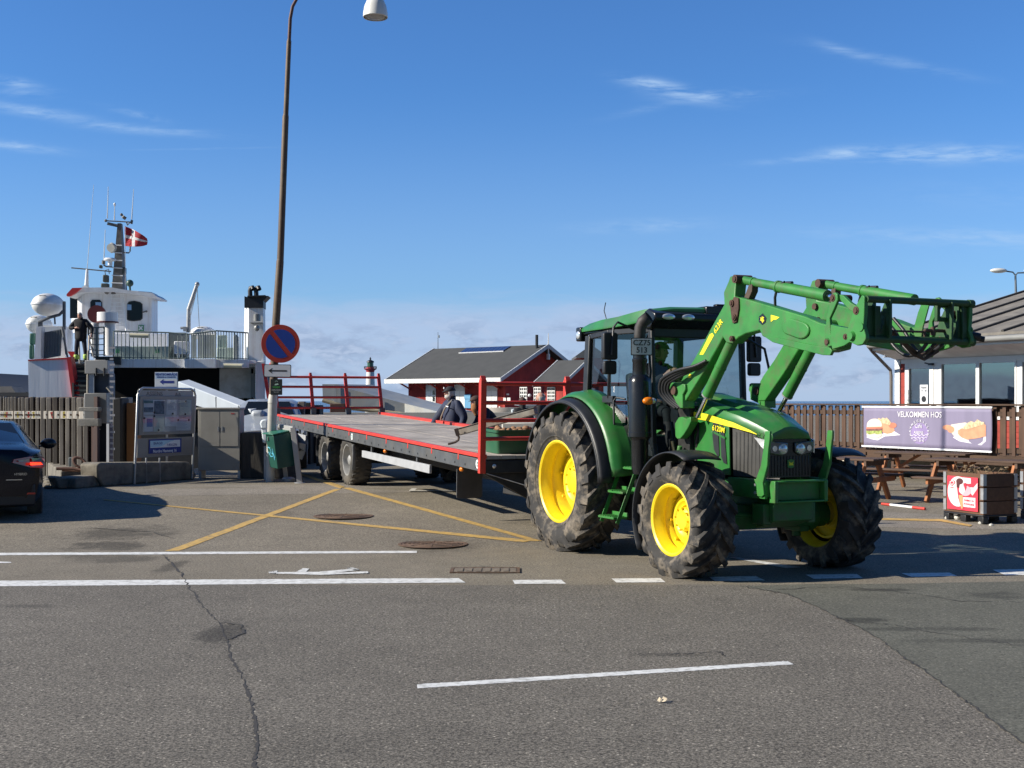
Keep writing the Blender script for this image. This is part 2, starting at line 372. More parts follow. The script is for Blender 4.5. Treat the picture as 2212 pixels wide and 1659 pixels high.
def st(u, v, du, dv, s):
    c = gp('v', u, v); a = gp('v', u + du, v); b = gp('v', u, v + dv); return (c.x, c.y, abs(a.x - c.x), max(.05, abs(b.y - c.y)), s)
ASPH = asphalt('asphalt', .205, .45, [st(250, 1150, 110, 14, .5), st(230, 1180, 80, 8, .55), st(230, 1206, 90, 9, .4), st(600, 1110, 50, 5, .2), st(485, 1362, 42, 24, .5), st(1150, 1262, 45, 6, .4),
    st(1450, 1415, 70, 4, .35), st(140, 1258, 60, 3, .3), st(70, 1310, 60, 4, .35), st(370, 1225, 20, 14, .45), st(1048, 1234, 60, 8, .45), st(940, 1178, 85, 16, .25), st(1250, 1120, 120, 20, .25), st(1700, 1180, 200, 30, .2)])
PATCH = asphalt('patched_asphalt', .118, .30, [st(1835, 1340, 70, 6, .5), st(2150, 1287, 70, 8, .4), st(1900, 1275, 60, 3, .45), st(1990, 1360, 140, 4, .35), st(2130, 1385, 140, 4, .3)], tint=(1, .98, .78), speck=1.0)
GRIT = asphalt('sandy_asphalt', .22, .4, [], tint=(1.08, .96, .78), speck=.6)

ROAD = asphalt('road_asphalt', .150, .62, [st(485, 1362, 42, 24, .5), st(1450, 1415, 70, 4, .35), st(70, 1310, 60, 4, .35), st(900, 1600, 400, 40, .12)], tint=(1, .90, .735), speck=1.7)  # road lane darker than the yard; the far grazing sheen is painted in
BAS_X, BAS_Y0, BAS_Y1 = -7.4, 25.6, 130
def ground():
    xs = [-400, -150, -80, -50, -35, -25, -18, -14, -11, -9] + [BAS_X] + [-7 + .5 * i for i in range(0, 37)] + [12, 14, 17, 22, 30, 50, 90, 160, 400]
    ys = [-60, -20, -5, 2, 6, 10, 13, 14.5, 15.6] + [16 + .5 * i for i in range(0, 19)] + [BAS_Y0, 27, 30, 36, 45, 60, 80, 100, BAS_Y1, 150]
    b = bmesh.new(); g = {}
    for j, y in enumerate(ys):
        for i, x in enumerate(xs): g[i, j] = b.verts.new((x, y, gz(x, y)))
    for j in range(len(ys) - 1):
        for i in range(len(xs) - 1):
            x = (xs[i] + xs[i + 1]) / 2; y = (ys[j] + ys[j + 1]) / 2
            if x < BAS_X and y > BAS_Y0: continue
            b.faces.new((g[i, j], g[i + 1, j], g[i + 1, j + 1], g[i, j + 1]))
    ed = [e for e in b.edges if e.is_boundary]
    r = bmesh.ops.extrude_edge_only(b, edges=ed)
    for v in r['geom']:
        if isinstance(v, bmesh.types.BMVert): v.co.z = -2.2
    me = bpy.data.meshes.new('ground'); b.to_mesh(me); b.free(); me.materials.append(ASPH)
    me.polygons.foreach_set('use_smooth', [True] * len(me.polygons)); me.set_sharp_from_angle(angle=R(30))
    o = bpy.data.objects.new('ground', me); COL.objects.link(o); o['kind'] = 'structure'
ground()

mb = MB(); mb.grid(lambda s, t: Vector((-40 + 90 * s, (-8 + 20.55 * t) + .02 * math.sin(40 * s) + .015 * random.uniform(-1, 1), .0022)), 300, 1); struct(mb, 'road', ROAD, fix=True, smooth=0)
def sea():
    m, N, L, P = nmat('sea_water')
    P.inputs['Base Color'].default_value = (.018, .055, .11, 1); P.inputs['Roughness'].default_value = .18
    tc = N.new('ShaderNodeTexCoord'); mp = N.new('ShaderNodeMapping'); mp.inputs['Scale'].default_value = (.35, 1, 1); L.new(tc.outputs['Object'], mp.inputs[0])
    n = N.new('ShaderNodeTexNoise'); n.inputs['Scale'].default_value = 1.2; n.inputs['Detail'].default_value = 5; L.new(mp.outputs[0], n.inputs['Vector'])
    b = N.new('ShaderNodeBump'); b.inputs['Strength'].default_value = .9; b.inputs['Distance'].default_value = .5; L.new(n.outputs[0], b.inputs['Height']); L.new(b.outputs[0], P.inputs['Normal'])
    mb = MB(); q = 14000; mb.quad((-q, -200, -1.4), (q, -200, -1.4), (q, q, -1.4), (-q, q, -1.4)); struct(mb, 'sea', m, smooth=0)
sea()

def sheet(mb, c, off=.004, nu=48, nv=2, key='v'):
    """patch lying on the ground between four measured corners (in order round the patch)"""
    P = [gp(key, *p) for p in c]
    def f(s, t):
        p = (P[0] * (1 - s) + P[1] * s) * (1 - t) + (P[3] * (1 - s) + P[2] * s) * t; j = .006 if t in (0, 1) else 0
        p = p + Vector((random.uniform(-j, j), random.uniform(-j, j), 0))
        return Vector((p.x, p.y, gz(p.x, p.y) + off))
    mb.grid(f, nu, nv); return mb
WLINE = mat('white_road_paint', (.70, .70, .67), .75, 0, .10, 7, .2, 80, dirt=(.26, .25, .22), dirt_amt=.75, dscale=13)
YLINE = mat('yellow_road_paint', (.56, .36, .10), .75, 0, .14, 9, .2, 80, dirt=(.22, .18, .12), dirt_amt=.8, dscale=12)
def line(name, c, m, **k): return struct(sheet(MB(), c, **k), name, m, fix=True, smooth=0)
line('white_edge_line', [(-60, 1195), (900, 1190.3), (901, 1195), (-60, 1200.5)], WLINE, nu=140)
line('white_kerb_line', [(-60, 1255.5), (990, 1249.5), (1006, 1259), (-60, 1267.5)], WLINE, nu=140)
for c in ([(1107, 1253.5), (1212, 1253), (1223, 1261.5), (1112, 1262)], [(1321, 1250.5), (1427, 1249.5), (1438, 1258.5), (1332, 1259)], [(1530, 1247), (1632, 1245), (1652, 1254.5), (1545, 1256)],
          [(1740, 1242), (1850, 1240.5), (1864, 1249), (1758, 1251)], [(1948, 1239), (2050, 1237.5), (2069, 1245), (1968, 1247)], [(2144, 1231.5), (2260, 1229), (2275, 1242), (2172, 1243.5)]):
    line('white_dash', c, WLINE)
line('white_centre_line', [(899, 1479.5), (1702, 1429), (1713, 1436), (903, 1488)], WLINE, nu=140)
for i, c in enumerate(([(355, 1190.5), (722, 1056.5), (736, 1057), (384, 1190.5)], [(738, 1054), (756, 1054), (1172, 1169), (1150, 1169.5)], [(222, 1080.5), (228, 1079.5), (1152, 1168), (1130, 1172)],
                     [(640, 1024), (655, 1024), (745, 1052), (735, 1056)], [(1905, 1120), (2035, 1122.5), (2034, 1127), (1905, 1124)], [(2033, 1122.5), (2101, 1135.5), (2095, 1138.5), (2031, 1127)], [(1250, 1010), (1262, 1009), (1400, 1031), (1385, 1033)])):
    line('yellow_line', c, YLINE, off=.004 + .0012 * i)
line('white_marking', [(1575, 1205), (1590, 1204), (1730, 1226), (1700, 1228)], WLINE)
mb = MB()      # worn walking figure in the footway strip
for i, c in enumerate(([(580, 1236), (598, 1233), (600, 1241), (582, 1239)], [(598, 1236.5), (700, 1236), (700, 1243), (598, 1240)], [(640, 1236), (655, 1228.5), (668, 1229), (660, 1238)], [(690, 1236), (770, 1229), (774, 1232.5), (700, 1241)],
          [(690, 1239.5), (795, 1235.5), (796, 1239.5), (700, 1243)], [(745, 1228.5), (760, 1227), (777, 1232), (764, 1232.5)])): sheet(mb, c, off=.004 + .001 * i)
struct(mb, 'pedestrian_marking', WLINE, fix=True, smooth=0)
line('white_arrow_marking', [(-40, 1212), (24, 1214.5), (24, 1216.5), (-40, 1218.5)], WLINE)
# darker relaid patch on the right with a ragged seam
random.seed(3)
edge = [(1600, 1268), (1655, 1276), (1700, 1284), (1742, 1301), (1800, 1330), (1850, 1353), (1900, 1381), (1950, 1420), (2000, 1452), (2050, 1490), (2100, 1525), (2160, 1571), (2230, 1620), (2330, 1700)]
top = [(1600, 1267.5), (1750, 1262), (1900, 1262), (2050, 1259.5), (2230, 1256), (2600, 1252)]
def dens(pts, n, j):
    out = []
    for a, b in zip(pts, pts[1:]):
        for k in range(n):
            t = k / n; out.append((a[0] + (b[0] - a[0]) * t + random.uniform(-j, j), a[1] + (b[1] - a[1]) * t + random.uniform(-j, j) * .6))
    return out + [pts[-1]]
ed = dens(edge, 8, 2.2); tp = dens(top, 4, .6)
E = [gp('v', *p) for p in ed]; T = [gp('v', *p) for p in tp]
mb = MB(); far = [Vector((9, 5, 0))]
mb.add([Vector((p.x, p.y, .004)) for p in E + far + T[::-1]], [list(range(len(E) + 1 + len(T)))])
struct(mb, 'asphalt_patch', PATCH, fix=True, smooth=0)
DK = mat('bitumen_crack', (.05, .046, .042), .95, 0, .3, 20)
def crack(name, pts, w, z=.0045, n=9, j=3.0):
    mb = MB(); q = [gp('v', *p) for p in dens(pts, n, j)]
    a = []; 
    for i, p in enumerate(q):
        t = (q[min(i + 1, len(q) - 1)] - q[max(i - 1, 0)]); t.z = 0; t = t.normalized() if t.length else Vector((0, 1, 0)); nn = Vector((-t.y, t.x, 0)); ww = w * random.uniform(.12, 1.0) * (1 if 0 < i < len(q) - 1 else .1)
        a += [Vector((p.x, p.y, gz(p.x, p.y) + z)) + nn * ww / 2, Vector((p.x, p.y, gz(p.x, p.y) + z)) - nn * ww / 2]
    mb.add(a, [(2 * i, 2 * i + 1, 2 * i + 3, 2 * i + 2) for i in range(len(q) - 1)]); return struct(mb, name, DK, fix=True, smooth=0)
crack('asphalt_crack', [(352, 1197), (368, 1215), (392, 1240), (408, 1268), (428, 1296), (450, 1325), (475, 1345), (490, 1385), (500, 1425), (520, 1455), (532, 1490), (545, 1530), (552, 1570), (556, 1610), (548, 1640), (552, 1672)], .030, n=10, j=3.2)
crack('asphalt_crack', [(470, 1345), (520, 1352), (525, 1368), (490, 1384)], .03, z=.0068)
crack('asphalt_seam', edge, .022, z=.0075)
crack('asphalt_crack', [(1670, 1275), (1800, 1268), (1930, 1278), (2080, 1300), (2212, 1302)], .02, z=.0075)
crack('asphalt_crack', [(1800, 1335), (1850, 1345), (1930, 1352), (2010, 1366), (2100, 1380), (2230, 1400)], .02, z=.0085)
crack('asphalt_crack', [(1430, 1414), (1500, 1412), (1560, 1408), (1566, 1420)], .02)
crack('asphalt_crack', [(170, 1140), (330, 1150), (380, 1165)], .03)
# sandy strip where the yard meets the road
line('gritty_verge', [(200, 1048), (1150, 1046), (1120, 1060), (330, 1072)], GRIT, off=.0022, nu=30)
line('gritty_verge', [(1900, 1105), (2300, 1125), (2300, 1146), (1880, 1138)], GRIT, off=.0022, nu=30)
# iron covers
IRON = mat('rusty_iron', (.15, .095, .062), .8, .3, .35, 14, .4, 60, dirt=(.14, .12, .1), dirt_amt=.5)
def cover(u, v, r, label):
    c = gp('v', u, v); t = thing('manhole_cover', label, 'manhole cover', c, 'round iron manhole covers in the yard')
    mb = MB(); mb.lathe([(r + .05, .003), (r + .05, .008), (r + .008, .010), (r + .006, .005)], n=48); mb.build('cover_frame', IRON, t)
    mb = MB(); prof = [(.001, .008)]
    for k in range(7):
        q = r * (k + 1) / 7.2; prof += [(q - .022, .008), (q - .018, .012), (q - .004, .012), (q, .008)]
    prof += [(r, .008), (r, .002)]; mb.lathe(prof, n=48)
    for k in range(8):
        a = k * math.pi / 4; mb.bar((.06 * math.cos(a), .06 * math.sin(a), .0125), ((r - .03) * math.cos(a), (r - .03) * math.sin(a), .0125), .014, .004)
    mb.build('lid', IRON, t)
cover(742, 1115, .40, 'round rusty manhole cover beside the crossing of the yellow lines')
cover(935, 1175.5, .40, 'round rusty manhole cover near the white footway lines')
c = gp('v', 1048, 1233); t = thing('drain_cover', 'small rusty rectangular drain cover set into the road', 'drain cover', c)
mb = MB(); mb.box(-.34, .34, -.16, .16, .002, .010); [mb.box(-.3 + .1 * k, -.24 + .1 * k, -.13, .13, .0105, .016) for k in range(6)]; mb.build('grate', mat('worn_grate', (.17, .14, .105), .85, 0, .3, 14), t)
mb = MB(); [mb.box(*b, .002, .013) for b in ((-.38, .38, -.2, -.165), (-.38, .38, .165, .2), (-.38, -.345, -.165, .165), (.345, .38, -.165, .165))]; mb.build('cover_frame', IRON, t)
CONC = mat('concrete', (.30, .285, .25), .9, 0, .18, 5, .5, 30, dirt=(.12, .11, .09), dirt_amt=.6, dscale=3)
c = gp('v', 947, 1058); t = thing('hatch_cover', 'pale concrete hatch set in the yard under the trailer edge', 'hatch', c)
mb = MB(); mb.box(-.5, .5, -.38, .38, .002, .010); mb.build('frame', mat('pale_concrete', (.5, .48, .43), .9, 0, .15, 8), t)
mb = MB(); mb.box(-.4, .4, -.28, .28, .0105, .013); mb.build('lid', ASPH, t)
# crumpled leaf on the road
c = gp('v', 1430, 1519); mb = MB(); random.seed(5)
for k in range(5):
    a = k * 1.3; q = Vector((.018 * math.cos(a), .018 * math.sin(a), .012)); s = Vector((random.uniform(.01, .02), random.uniform(-.014, .014), random.uniform(0, .014)))
    mb.quad(c + q, c + q + s, c + q + s + Vector((-.008, .016, .008)), c + q + Vector((-.012, .01, -.002)))
tag(mb.build('leaf', mat('dry_leaf', (.5, .42, .3), .8), smooth=0, solid=.001), 'small crumpled pale leaf lying on the road in front of the tractor', 'leaf')
# ================================================================ tractor
HD = R(25.4)
TM = Matrix.Translation((1.607, 15.915, 0.0)) @ Matrix.Rotation(math.atan2(-math.cos(HD), math.sin(HD)), 4, 'Z')   # +x forward, +y driver's left, z up
T = thing('tractor', 'green tractor with yellow wheels and a raised front loader, towing the flatbed trailer', 'tractor', TM)
def th(k, x, y, ty): p = hit(TM, k, x, y, 1, ty); return (p.x, p.z)
def thx(k, x, y, tx): p = hit(TM, k, x, y, 0, tx); return (p.y, p.z)
def tpoly(k, pts, ty): return [th(k, x, y, ty) for x, y in pts]

def ag_wheel(name, par, x, ty, z, Rr, w, rim_r, side, nl, offset_in, steer=0):
    """wheel about the y axis; side -1: outside of the wheel faces -y"""
    t = bpy.data.objects.new(name, None); COL.objects.link(t); t.parent = par
    t.location = (x, ty, z); t.rotation_euler = (0, random.uniform(0, 1), 0 if side < 0 else math.pi)
    tt = t   # sub-parts: tyre, rim (outer face towards local -y)
    mb = MB(); h = w / 2; cr = Rr - .045
    prof = [(rim_r + .005, -h * .80), (rim_r + .03, -h * .86), (rim_r + (cr - rim_r) * .35, -h * 1.0), (rim_r + (cr - rim_r) * .6, -h * 1.02), (rim_r + (cr - rim_r) * .82, -h * .97), (cr - .015, -h * .86), (cr, -h * .6), (cr + .004, 0)]
    prof = prof + [(a, -b) for a, b in prof[::-1][1:]]
    mb.lathe(prof, ax=1, n=72); mb.lathe([(rim_r + .05, -h * .905), (rim_r + .062, -h * .94), (rim_r + .074, -h * .935)], ax=1, n=72)
    for sgn in (-1, 1):
        for k in range(nl):
            a0 = 2 * math.pi * (k + (.5 if sgn > 0 else 0)) / nl
            cs = []
            for s in range(6):                     # from the centre line out over the shoulder
                q = s / 4.0
                if s <= 4: yy = sgn * (h * (.0 - .06) + q * h * 1.00); rr_in = cr - .01 - .012 * q * q; rr_out = Rr - .012 * q ** 2; da = q ** .85 * .62 * w / Rr
                else: yy = sgn * h * 1.045; rr_in = cr - .10; rr_out = Rr - .115; da = .66 * w / Rr
                hw = (.026 + .016 * q) / Rr
                cs.append((yy, rr_in, rr_out, a0 - da, hw))
            vs = []
            for yy, ri, ro, a, hw in cs:
                for r_, aa in ((ri, a - hw * 1.5), (ri, a + hw * 1.5), (ro, a + hw), (ro, a - hw)): vs.append((r_ * math.cos(aa), yy, r_ * math.sin(aa)))
            fs = [(4 * i + j, 4 * i + (j + 1) % 4, 4 * i + 4 + (j + 1) % 4, 4 * i + 4 + j) for i in range(5) for j in range(4)] + [(0, 1, 2, 3), (23, 22, 21, 20)]
            mb.add(vs, fs)
    mb.build('tyre', TYRE, tt, smooth=42, fix=True)
    mb = MB(); o = offset_in
    prof = [(rim_r + .012, -h * .74), (rim_r + .018, -h * .80), (rim_r - .008, -h * .83), (rim_r - .028, -h * .78), (rim_r - .035, -h * .66), (rim_r - .06, -h * .5), (rim_r - .065, -h * .30), (rim_r - .048, -h * .22), (rim_r - .075, -h * .08), (rim_r - .08, o - .03), (rim_r - .085, o),
            (rim_r - .11, o + .004), (rim_r * .72, o - .05), (rim_r * .52, o - .075), (rim_r * .46, o - .055), (rim_r * .40, o - .05)]
    mb.lathe(prof, ax=1, n=64)
    mb.lathe([(rim_r * .42, o - .05), (rim_r * .40, o - .02), (rim_r * .36, o - .02), (rim_r * .33, o - .10), (rim_r * .26, o - .12), (.001, o - .12)], ax=1, n=40)
    mb.lathe([(rim_r - .03, o), (rim_r - .05, h * .3), (rim_r - .03, h * .6), (rim_r + .01, h * .82)], ax=1, n=64)
    for k in range(8):
        a = 2 * math.pi * (k + .3) / 8; mb.cyl((rim_r * .78 * math.cos(a), o - .045, rim_r * .78 * math.sin(a)), (rim_r * .78 * math.cos(a), o - .08, rim_r * .78 * math.sin(a)), .018, n=6)
    for k in range(8):
        a = 2 * math.pi * k / 8; mb.cyl((rim_r * .31 * math.cos(a), o - .11, rim_r * .31 * math.sin(a)), (rim_r * .31 * math.cos(a), o - .14, rim_r * .31 * math.sin(a)), .012, n=6)
    mb.build('rim', YEL, tt, smooth=35, fix=True)
    return t
random.seed(11)
ag_wheel('rear_wheel', T, 0, -.93, .86, .875, .56, .505, -1, 20, .10)
ag_wheel('rear_wheel', T, 0, .93, .86, .875, .56, .505, 1, 20, .10)
ag_wheel('front_wheel', T, 2.58, -.955, .605, .625, .50, .375, -1, 17, .06)
ag_wheel('front_wheel', T, 2.58, .955, .605, .625, .50, .375, 1, 17, .06)

# chassis, axles
mb = MB(); DG = mat('chassis_green_paint', (.022, .13, .026), .55, 0, .2, 6, dirt=(.07, .065, .045), dirt_amt=.7, dscale=5)
mb.box(-.35, .9, -.30, .30, .62, 1.15); mb.box(.9, 1.6, -.26, .26, .5, 1.05); mb.box(1.6, 3.0, -.20, .20, .62, 1.0)
mb.cyl((0, -.72, .86), (0, .72, .86), .17, n=20); mb.cyl((0, -.66, .86), (0, -.4, .86), .26, n=20); mb.cyl((0, .66, .86), (0, .4, .86), .26, n=20)
mb.prism([(2.42, .48), (2.74, .48), (2.80, .62), (2.74, .74), (2.42, .74), (2.36, .62)], -.60, .60, 1)
mb.prism([(2.30, .58), (2.86, .58), (2.80, .98), (2.36, .98)], -.17, .17, 1)
for s in (-1, 1):
    mb.cyl((2.58, s * .45, .60), (2.58, s * .86, .60), .145, n=20); mb.cyl((2.58, s * .58, .60), (2.58, s * .68, .60), .19, n=20)
    mb.box(2.44, 2.72, s * .50 - .06, s * .50 + .06, .42, .80); mb.cyl((2.50, s * .56, .35), (2.50, s * .56, .86), .05)
    mb.tube([(2.76, s * .1, .62), (2.80, s * .35, .64), (2.72, s * .62, .66)], .028)
mb.prism([(2.86, .50), (3.16, .60), (3.16, .82), (2.86, .90)], -.26, .26, 1)
mb.box(2.90, 3.10, -.34, -.24, .56, .78); mb.box(2.90, 3.10, .24, .34, .56, .78)
mb.build('chassis', DG, T, bevel=.012)
mb = MB()
mb.box(.62, 1.52, -.62, -.30, .42, 1.00); mb.build('fuel_tank', BLK, T, bevel=.03)
mb = MB(); mb.box(.62, 1.45, .30, .66, .48, .95); mb.build('battery_box', BLK, T, bevel=.03)
mb = MB(); mb.box(-.7, -.3, -.35, .35, .55, 1.2); mb.bar((-.3, 0, .5), (-1.05, 0, .48), .12, .05)
mb.tube([(-.2, -.45, .75), (-.75, -.5, .52), (-.95, -.48, .50)], .03); mb.tube([(-.2, .45, .75), (-.75, .5, .52), (-.95, .48, .50)], .03)
mb.build('hitch', BLK, T, bevel=.03)
# dark engine bay with pipes behind the loader post
mb = MB(); mb.box(1.5, 2.05, -.36, .36, 1.0, 1.75)
random.seed(4)
for k in range(16):
    x = random.uniform(1.45, 2.0); z = random.uniform(1.0, 1.5); mb.tube([(x, -.38, z), (x + .05, -.43, z + .12), (x + random.uniform(-.1, .1), -.40, z + .3)], random.uniform(.012, .03))
mb.cyl((1.56, -.44, 1.2), (1.56, -.44, 1.42), .06); mb.cyl((1.8, -.42, 1.1), (1.8, -.42, 1.28), .05)
mb.build('engine_block', mat('engine_black', (.02, .02, .019), .55, .2, .4, 12), T, bevel=.006)
mb = MB(); mb.cyl((1.62, -.47, 1.22), (1.60, -.50, 1.40), .022); mb.cyl((1.66, -.47, 1.12), (1.72, -.50, 1.19), .018); mb.ball((1.7, -.49, 1.14), .028); mb.build('hydraulic_fitting', mat('brass', (.55, .42, .22), .4, .7), T)

# hood
def hood_sec(x):
    """half outline of the hood at x: (y, z) from the side bottom over the top"""
    t = sst(x, 2.5, 3.12); z1 = 1.955 - .185 * (x - 1.7) - .24 * max(0, x - 2.6) ** 1.3 if x > 1.7 else 1.955
    w = .41 - .125 * t; zs = z1 - .20 + .03 * t
    zb = 1.22
    return [(w + .01, zb), (w + .015, zs - .15), (w, zs), (w * .86, z1 - .075), (w * .60, z1 - .045), (w * .42, z1 - .055 + .03 * t), (w * .30, z1 - .01), (0, z1)]
mb = MB(); xs = [1.52, 1.7, 1.9, 2.1, 2.3, 2.5, 2.65, 2.78, 2.9, 3.0, 3.06]
rows = []
for x in xs:
    s = hood_sec(x)[2:]; full = [(-y, z) for y, z in s] + [(y, z) for y, z in s[::-1][1:]]; rows.append([(x, y, z) for y, z in full])
s = rows[-1]; rows.append([(3.11, y * .96, z - .03) for x, y, z in s]); rows.append([(3.13, y * .94, min(z - .06, 1.46)) for x, y, z in s])
n = len(rows[0]); mb.add([p for r in rows for p in r], [(i * n + j, i * n + j + 1, (i + 1) * n + j + 1, (i + 1) * n + j) for i in range(len(rows) - 1) for j in range(n - 1)])
hood = mb.build('hood', GREEN, T, smooth=28, fix=True, solid=.012)
mb = MB(); yy = -.437   # green side panel with its two-pane vent
def side_panel(s):
    mb = MB(); y0, y1 = s * .425, s * .405
    out = tpoly('B', [(400, 100), (560, 330), (607, 785), (560, 775), (400, 770), (310, 620), (420, 480), (380, 200)], -.425)
    P = [(1.70, 1.80), (2.60, 1.64), (2.62, 1.06), (2.30, 1.06), (2.02, 1.14), (1.86, 1.36), (1.72, 1.6)]
    mb.prism(P, y0, y1, 1); p = mb.build('side_panel', GREEN, T, bevel=.006)
    mb = MB(); V1 = tpoly('B', [(432, 335), (472, 345), (482, 610), (470, 618), (440, 560), (428, 450)], -.43); V2 = tpoly('B', [(492, 350), (505, 355), (522, 400), (545, 680), (520, 670), (500, 620)], -.43)
    for V in (V1, V2): mb.prism(V, s * .424, s * .434, 1)
    mb.build('vent', BLK, p)
    mb = MB(); a = tpoly('B', [(435, 418), (528, 468)], -.44); mb.bar((a[0][0], s * .436, a[0][1]), (a[1][0], s * .436, a[1][1]), .01, .022); mb.build('vent_bar', GREEN, p)
    mb = MB(); G = tpoly('B', [(570, 338), (762, 405), (800, 440), (850, 560), (800, 820), (770, 818), (612, 790)], -.425)
    GQ = [(2.63, 1.57), (2.92, 1.50), (3.02, 1.42), (3.06, 1.05), (2.64, 1.05)]
    mb.add([(x, s * (.424 - .02 - .12 * sst(x, 2.55, 3.1)), z) for x, z in GQ] + [(x, s * (.395 - .02 - .12 * sst(x, 2.55, 3.1)), z) for x, z in GQ], [(0, 1, 2, 3, 4), (9, 8, 7, 6, 5)] + [(i, (i + 1) % 5, 5 + (i + 1) % 5, 5 + i) for i in range(5)])
    for k in range(9):
        x = 2.68 + k * .05; yq = .428 - .02 - .12 * sst(x, 2.55, 3.1); mb.box(x, x + .006, min(s * yq, s * (yq + .004)), max(s * yq, s * (yq + .004)), 1.08, 1.53)
    mb.build('side_grille', mat('side_mesh', (.035, .034, .031), .6, 0, .25, 9, dirt=(.09, .085, .075), dirt_amt=.6), T, fix=True, bevel=.004)
    mb = MB(); D = [(1.80, 1.75, 1.675, .434), (2.2, 1.715, 1.64, .434), (2.60, 1.645, 1.585, .434), (2.66, 1.63, 1.575, .412), (2.78, 1.59, 1.55, .388), (2.88, 1.555, 1.53, .362), (2.98, 1.51, 1.505, .335)]
    mb.add([(x, s * y, z0) for x, z0, z1, y in D] + [(x, s * y, z1) for x, z0, z1, y in D], [(i, i + 1, i + 8, i + 7) for i in range(6)]); mb.build('yellow_stripe', YELS, T, solid=.004, smooth=0)
side_panel(-1); side_panel(1)
mb = MB(); text(mb, '6120M', .085, face_frame((2.43, -.438, 1.552), (1, 0, -.12), (.05, 0, 1), .002), bold=.001); mb.build('model_number', YELS, T, smooth=0)
# nose: black grille, headlights, shield
mb = MB(); mb.prism([(y, z) for y, z in ((-.27, 1.05), (.27, 1.05), (.285, 1.40), (.25, 1.46), (-.25, 1.46), (-.285, 1.40))], 2.8, 3.105, 0)
for k in range(13): mb.box(3.105, 3.112, -.245 + k * .04, -.237 + k * .04, 1.07, 1.28)
mb.build('front_grille', BLKG, T, bevel=.012)
for s in (-1, 1):
    mb = MB(); mb.prism([(s * .290, 1.44), (s * .045, 1.42), (s * .050, 1.32), (s * .12, 1.28), (s * .28, 1.31)] , 3.102, 3.135, 0)
    hl = mb.build('headlight', mat('lamp_housing', (.09, .095, .10), .2, .3, .2, 10, coat=1), T, bevel=.012, fix=True)
    mb = MB(); mb.cyl((3.135, s * .115, 1.355), (3.150, s * .115, 1.355), .058, .050, n=24); mb.ball((3.148, s * .115, 1.355), (.02, .046, .046)); mb.cyl((3.135, s * .225, 1.36), (3.142, s * .225, 1.36), .030, n=20); mb.build('lens', LENS, hl)
    mb = MB(); mb.add([(3.135, s * .295, 1.445), (3.135, s * .292, 1.31), (3.04, s * .312, 1.37), (2.94, s * .338, 1.475)], [(0, 1, 2, 3)]); mb.build('side_lens', LENS, hl, solid=.012, smooth=0)
mb = MB(); mb.m(0).prism([(-.045, 1.235), (-.04, 1.16), (0, 1.15), (.04, 1.16), (.045, 1.235), (0, 1.245)], 3.113, 3.120, 0)
mb.m(1).prism([(-.026, 1.18), (.03, 1.18), (.022, 1.2), (.034, 1.218), (0, 1.205), (-.03, 1.22), (-.02, 1.2)], 3.120, 3.123, 0); mb.build('shield_emblem', [GREEN, YELS], T)
# front support, number bracket, guards
mb = MB(); mb.box(2.55, 3.20, -.40, -.36, .84, 1.04); mb.box(2.55, 3.20, .36, .40, .84, 1.04); mb.box(2.6, 3.15, -.36, .36, .86, .98); mb.box(3.14, 3.20, -.36, .36, .86, 1.03)
mb.box(3.20, 3.30, -.345, -.30, .80, 1.03); mb.box(3.20, 3.30, .30, .345, .80, 1.03); mb.box(3.20, 3.30, -.30, .30, 1.01, 1.03); mb.box(3.20, 3.30, -.30, .30, .80, .82); mb.box(3.20, 3.22, -.30, .30, .82, 1.01)
mb.build('front_bracket', GREENL, T, bevel=.008)
for z in (.90, .98): mb = MB(); mb.cyl((3.05, -.40, z), (3.05, -.418, z), .016, n=6); mb.build('bolt', STEEL, T)
GUARD = tpoly('B', [(868, 410), (905, 410), (905, 470), (893, 560), (885, 690), (848, 830), (858, 930), (838, 948), (800, 940), (792, 800), (832, 690), (852, 560)], -.40)
for s in (-1, 1):
    mb = MB(); mb.prism([(x + .0, z) for x, z in GUARD], s * .42, s * .39, 1); mb.build('lamp_guard', GREENL, T, bevel=.006)

# cab
ROOFZ = 2.80
def cp(x):   # half width of the cab along x
    if x < .5: return .66 + .13 * sst(x, -.2, .5)
    return .79 - .155 * ((x - .5) / .95) ** 1.3
cab = bpy.data.objects.new('cab', None); COL.objects.link(cab); cab.parent = T
mb = MB()
def post(x0, y0, z0, x1, y1, z1, w, d): mb.bar((x0, y0, z0), (x1, y1, z1), w, d, (1, 0, 0))
for s in (-1, 1):
    post(-.12, s * .68, 1.50, -.05, s * .66, 2.68, .09, .12)
    post(.60, s * .765, 1.15, .60, s * .755, 2.68, .035, .05)
    post(1.42, s * .64, 1.30, 1.36, s * .635, 2.68, .05, .085); post(1.50, s * .62, .95, 1.43, s * .64, 1.36, .05, .07)
    mb.bar((-.05, s * .66, 2.67), (.60, s * .755, 2.69), .05, .07); mb.bar((.60, s * .755, 2.69), (1.38, s * .63, 2.69), .05, .07)
    mb.bar((.60, s * .765, 1.13), (1.46, s * .63, .98), .04, .05)
mb.bar((-.05, -.66, 2.68), (-.05, .66, 2.68), .06, .07); mb.bar((1.38, -.63, 2.66), (1.38, .63, 2.66), .06, .12); mb.bar((-.12, -.68, 1.55), (-.12, .68, 1.55), .06, .12)
mb.build('cab_frame', BLK, cab, bevel=.012)
mb = MB(); mb.box(-.12, 1.40, -.62, .62, 1.00, 1.06); mb.box(-.14, .62, -.70, .70, 1.06, 1.42); mb.build('cab_floor', BLK, cab, bevel=.02)
def pane(name, pts, m=GL):
    mb = MB(); mb.add(pts, [list(range(len(pts)))]); mb.build(name, m, cab, smooth=0)
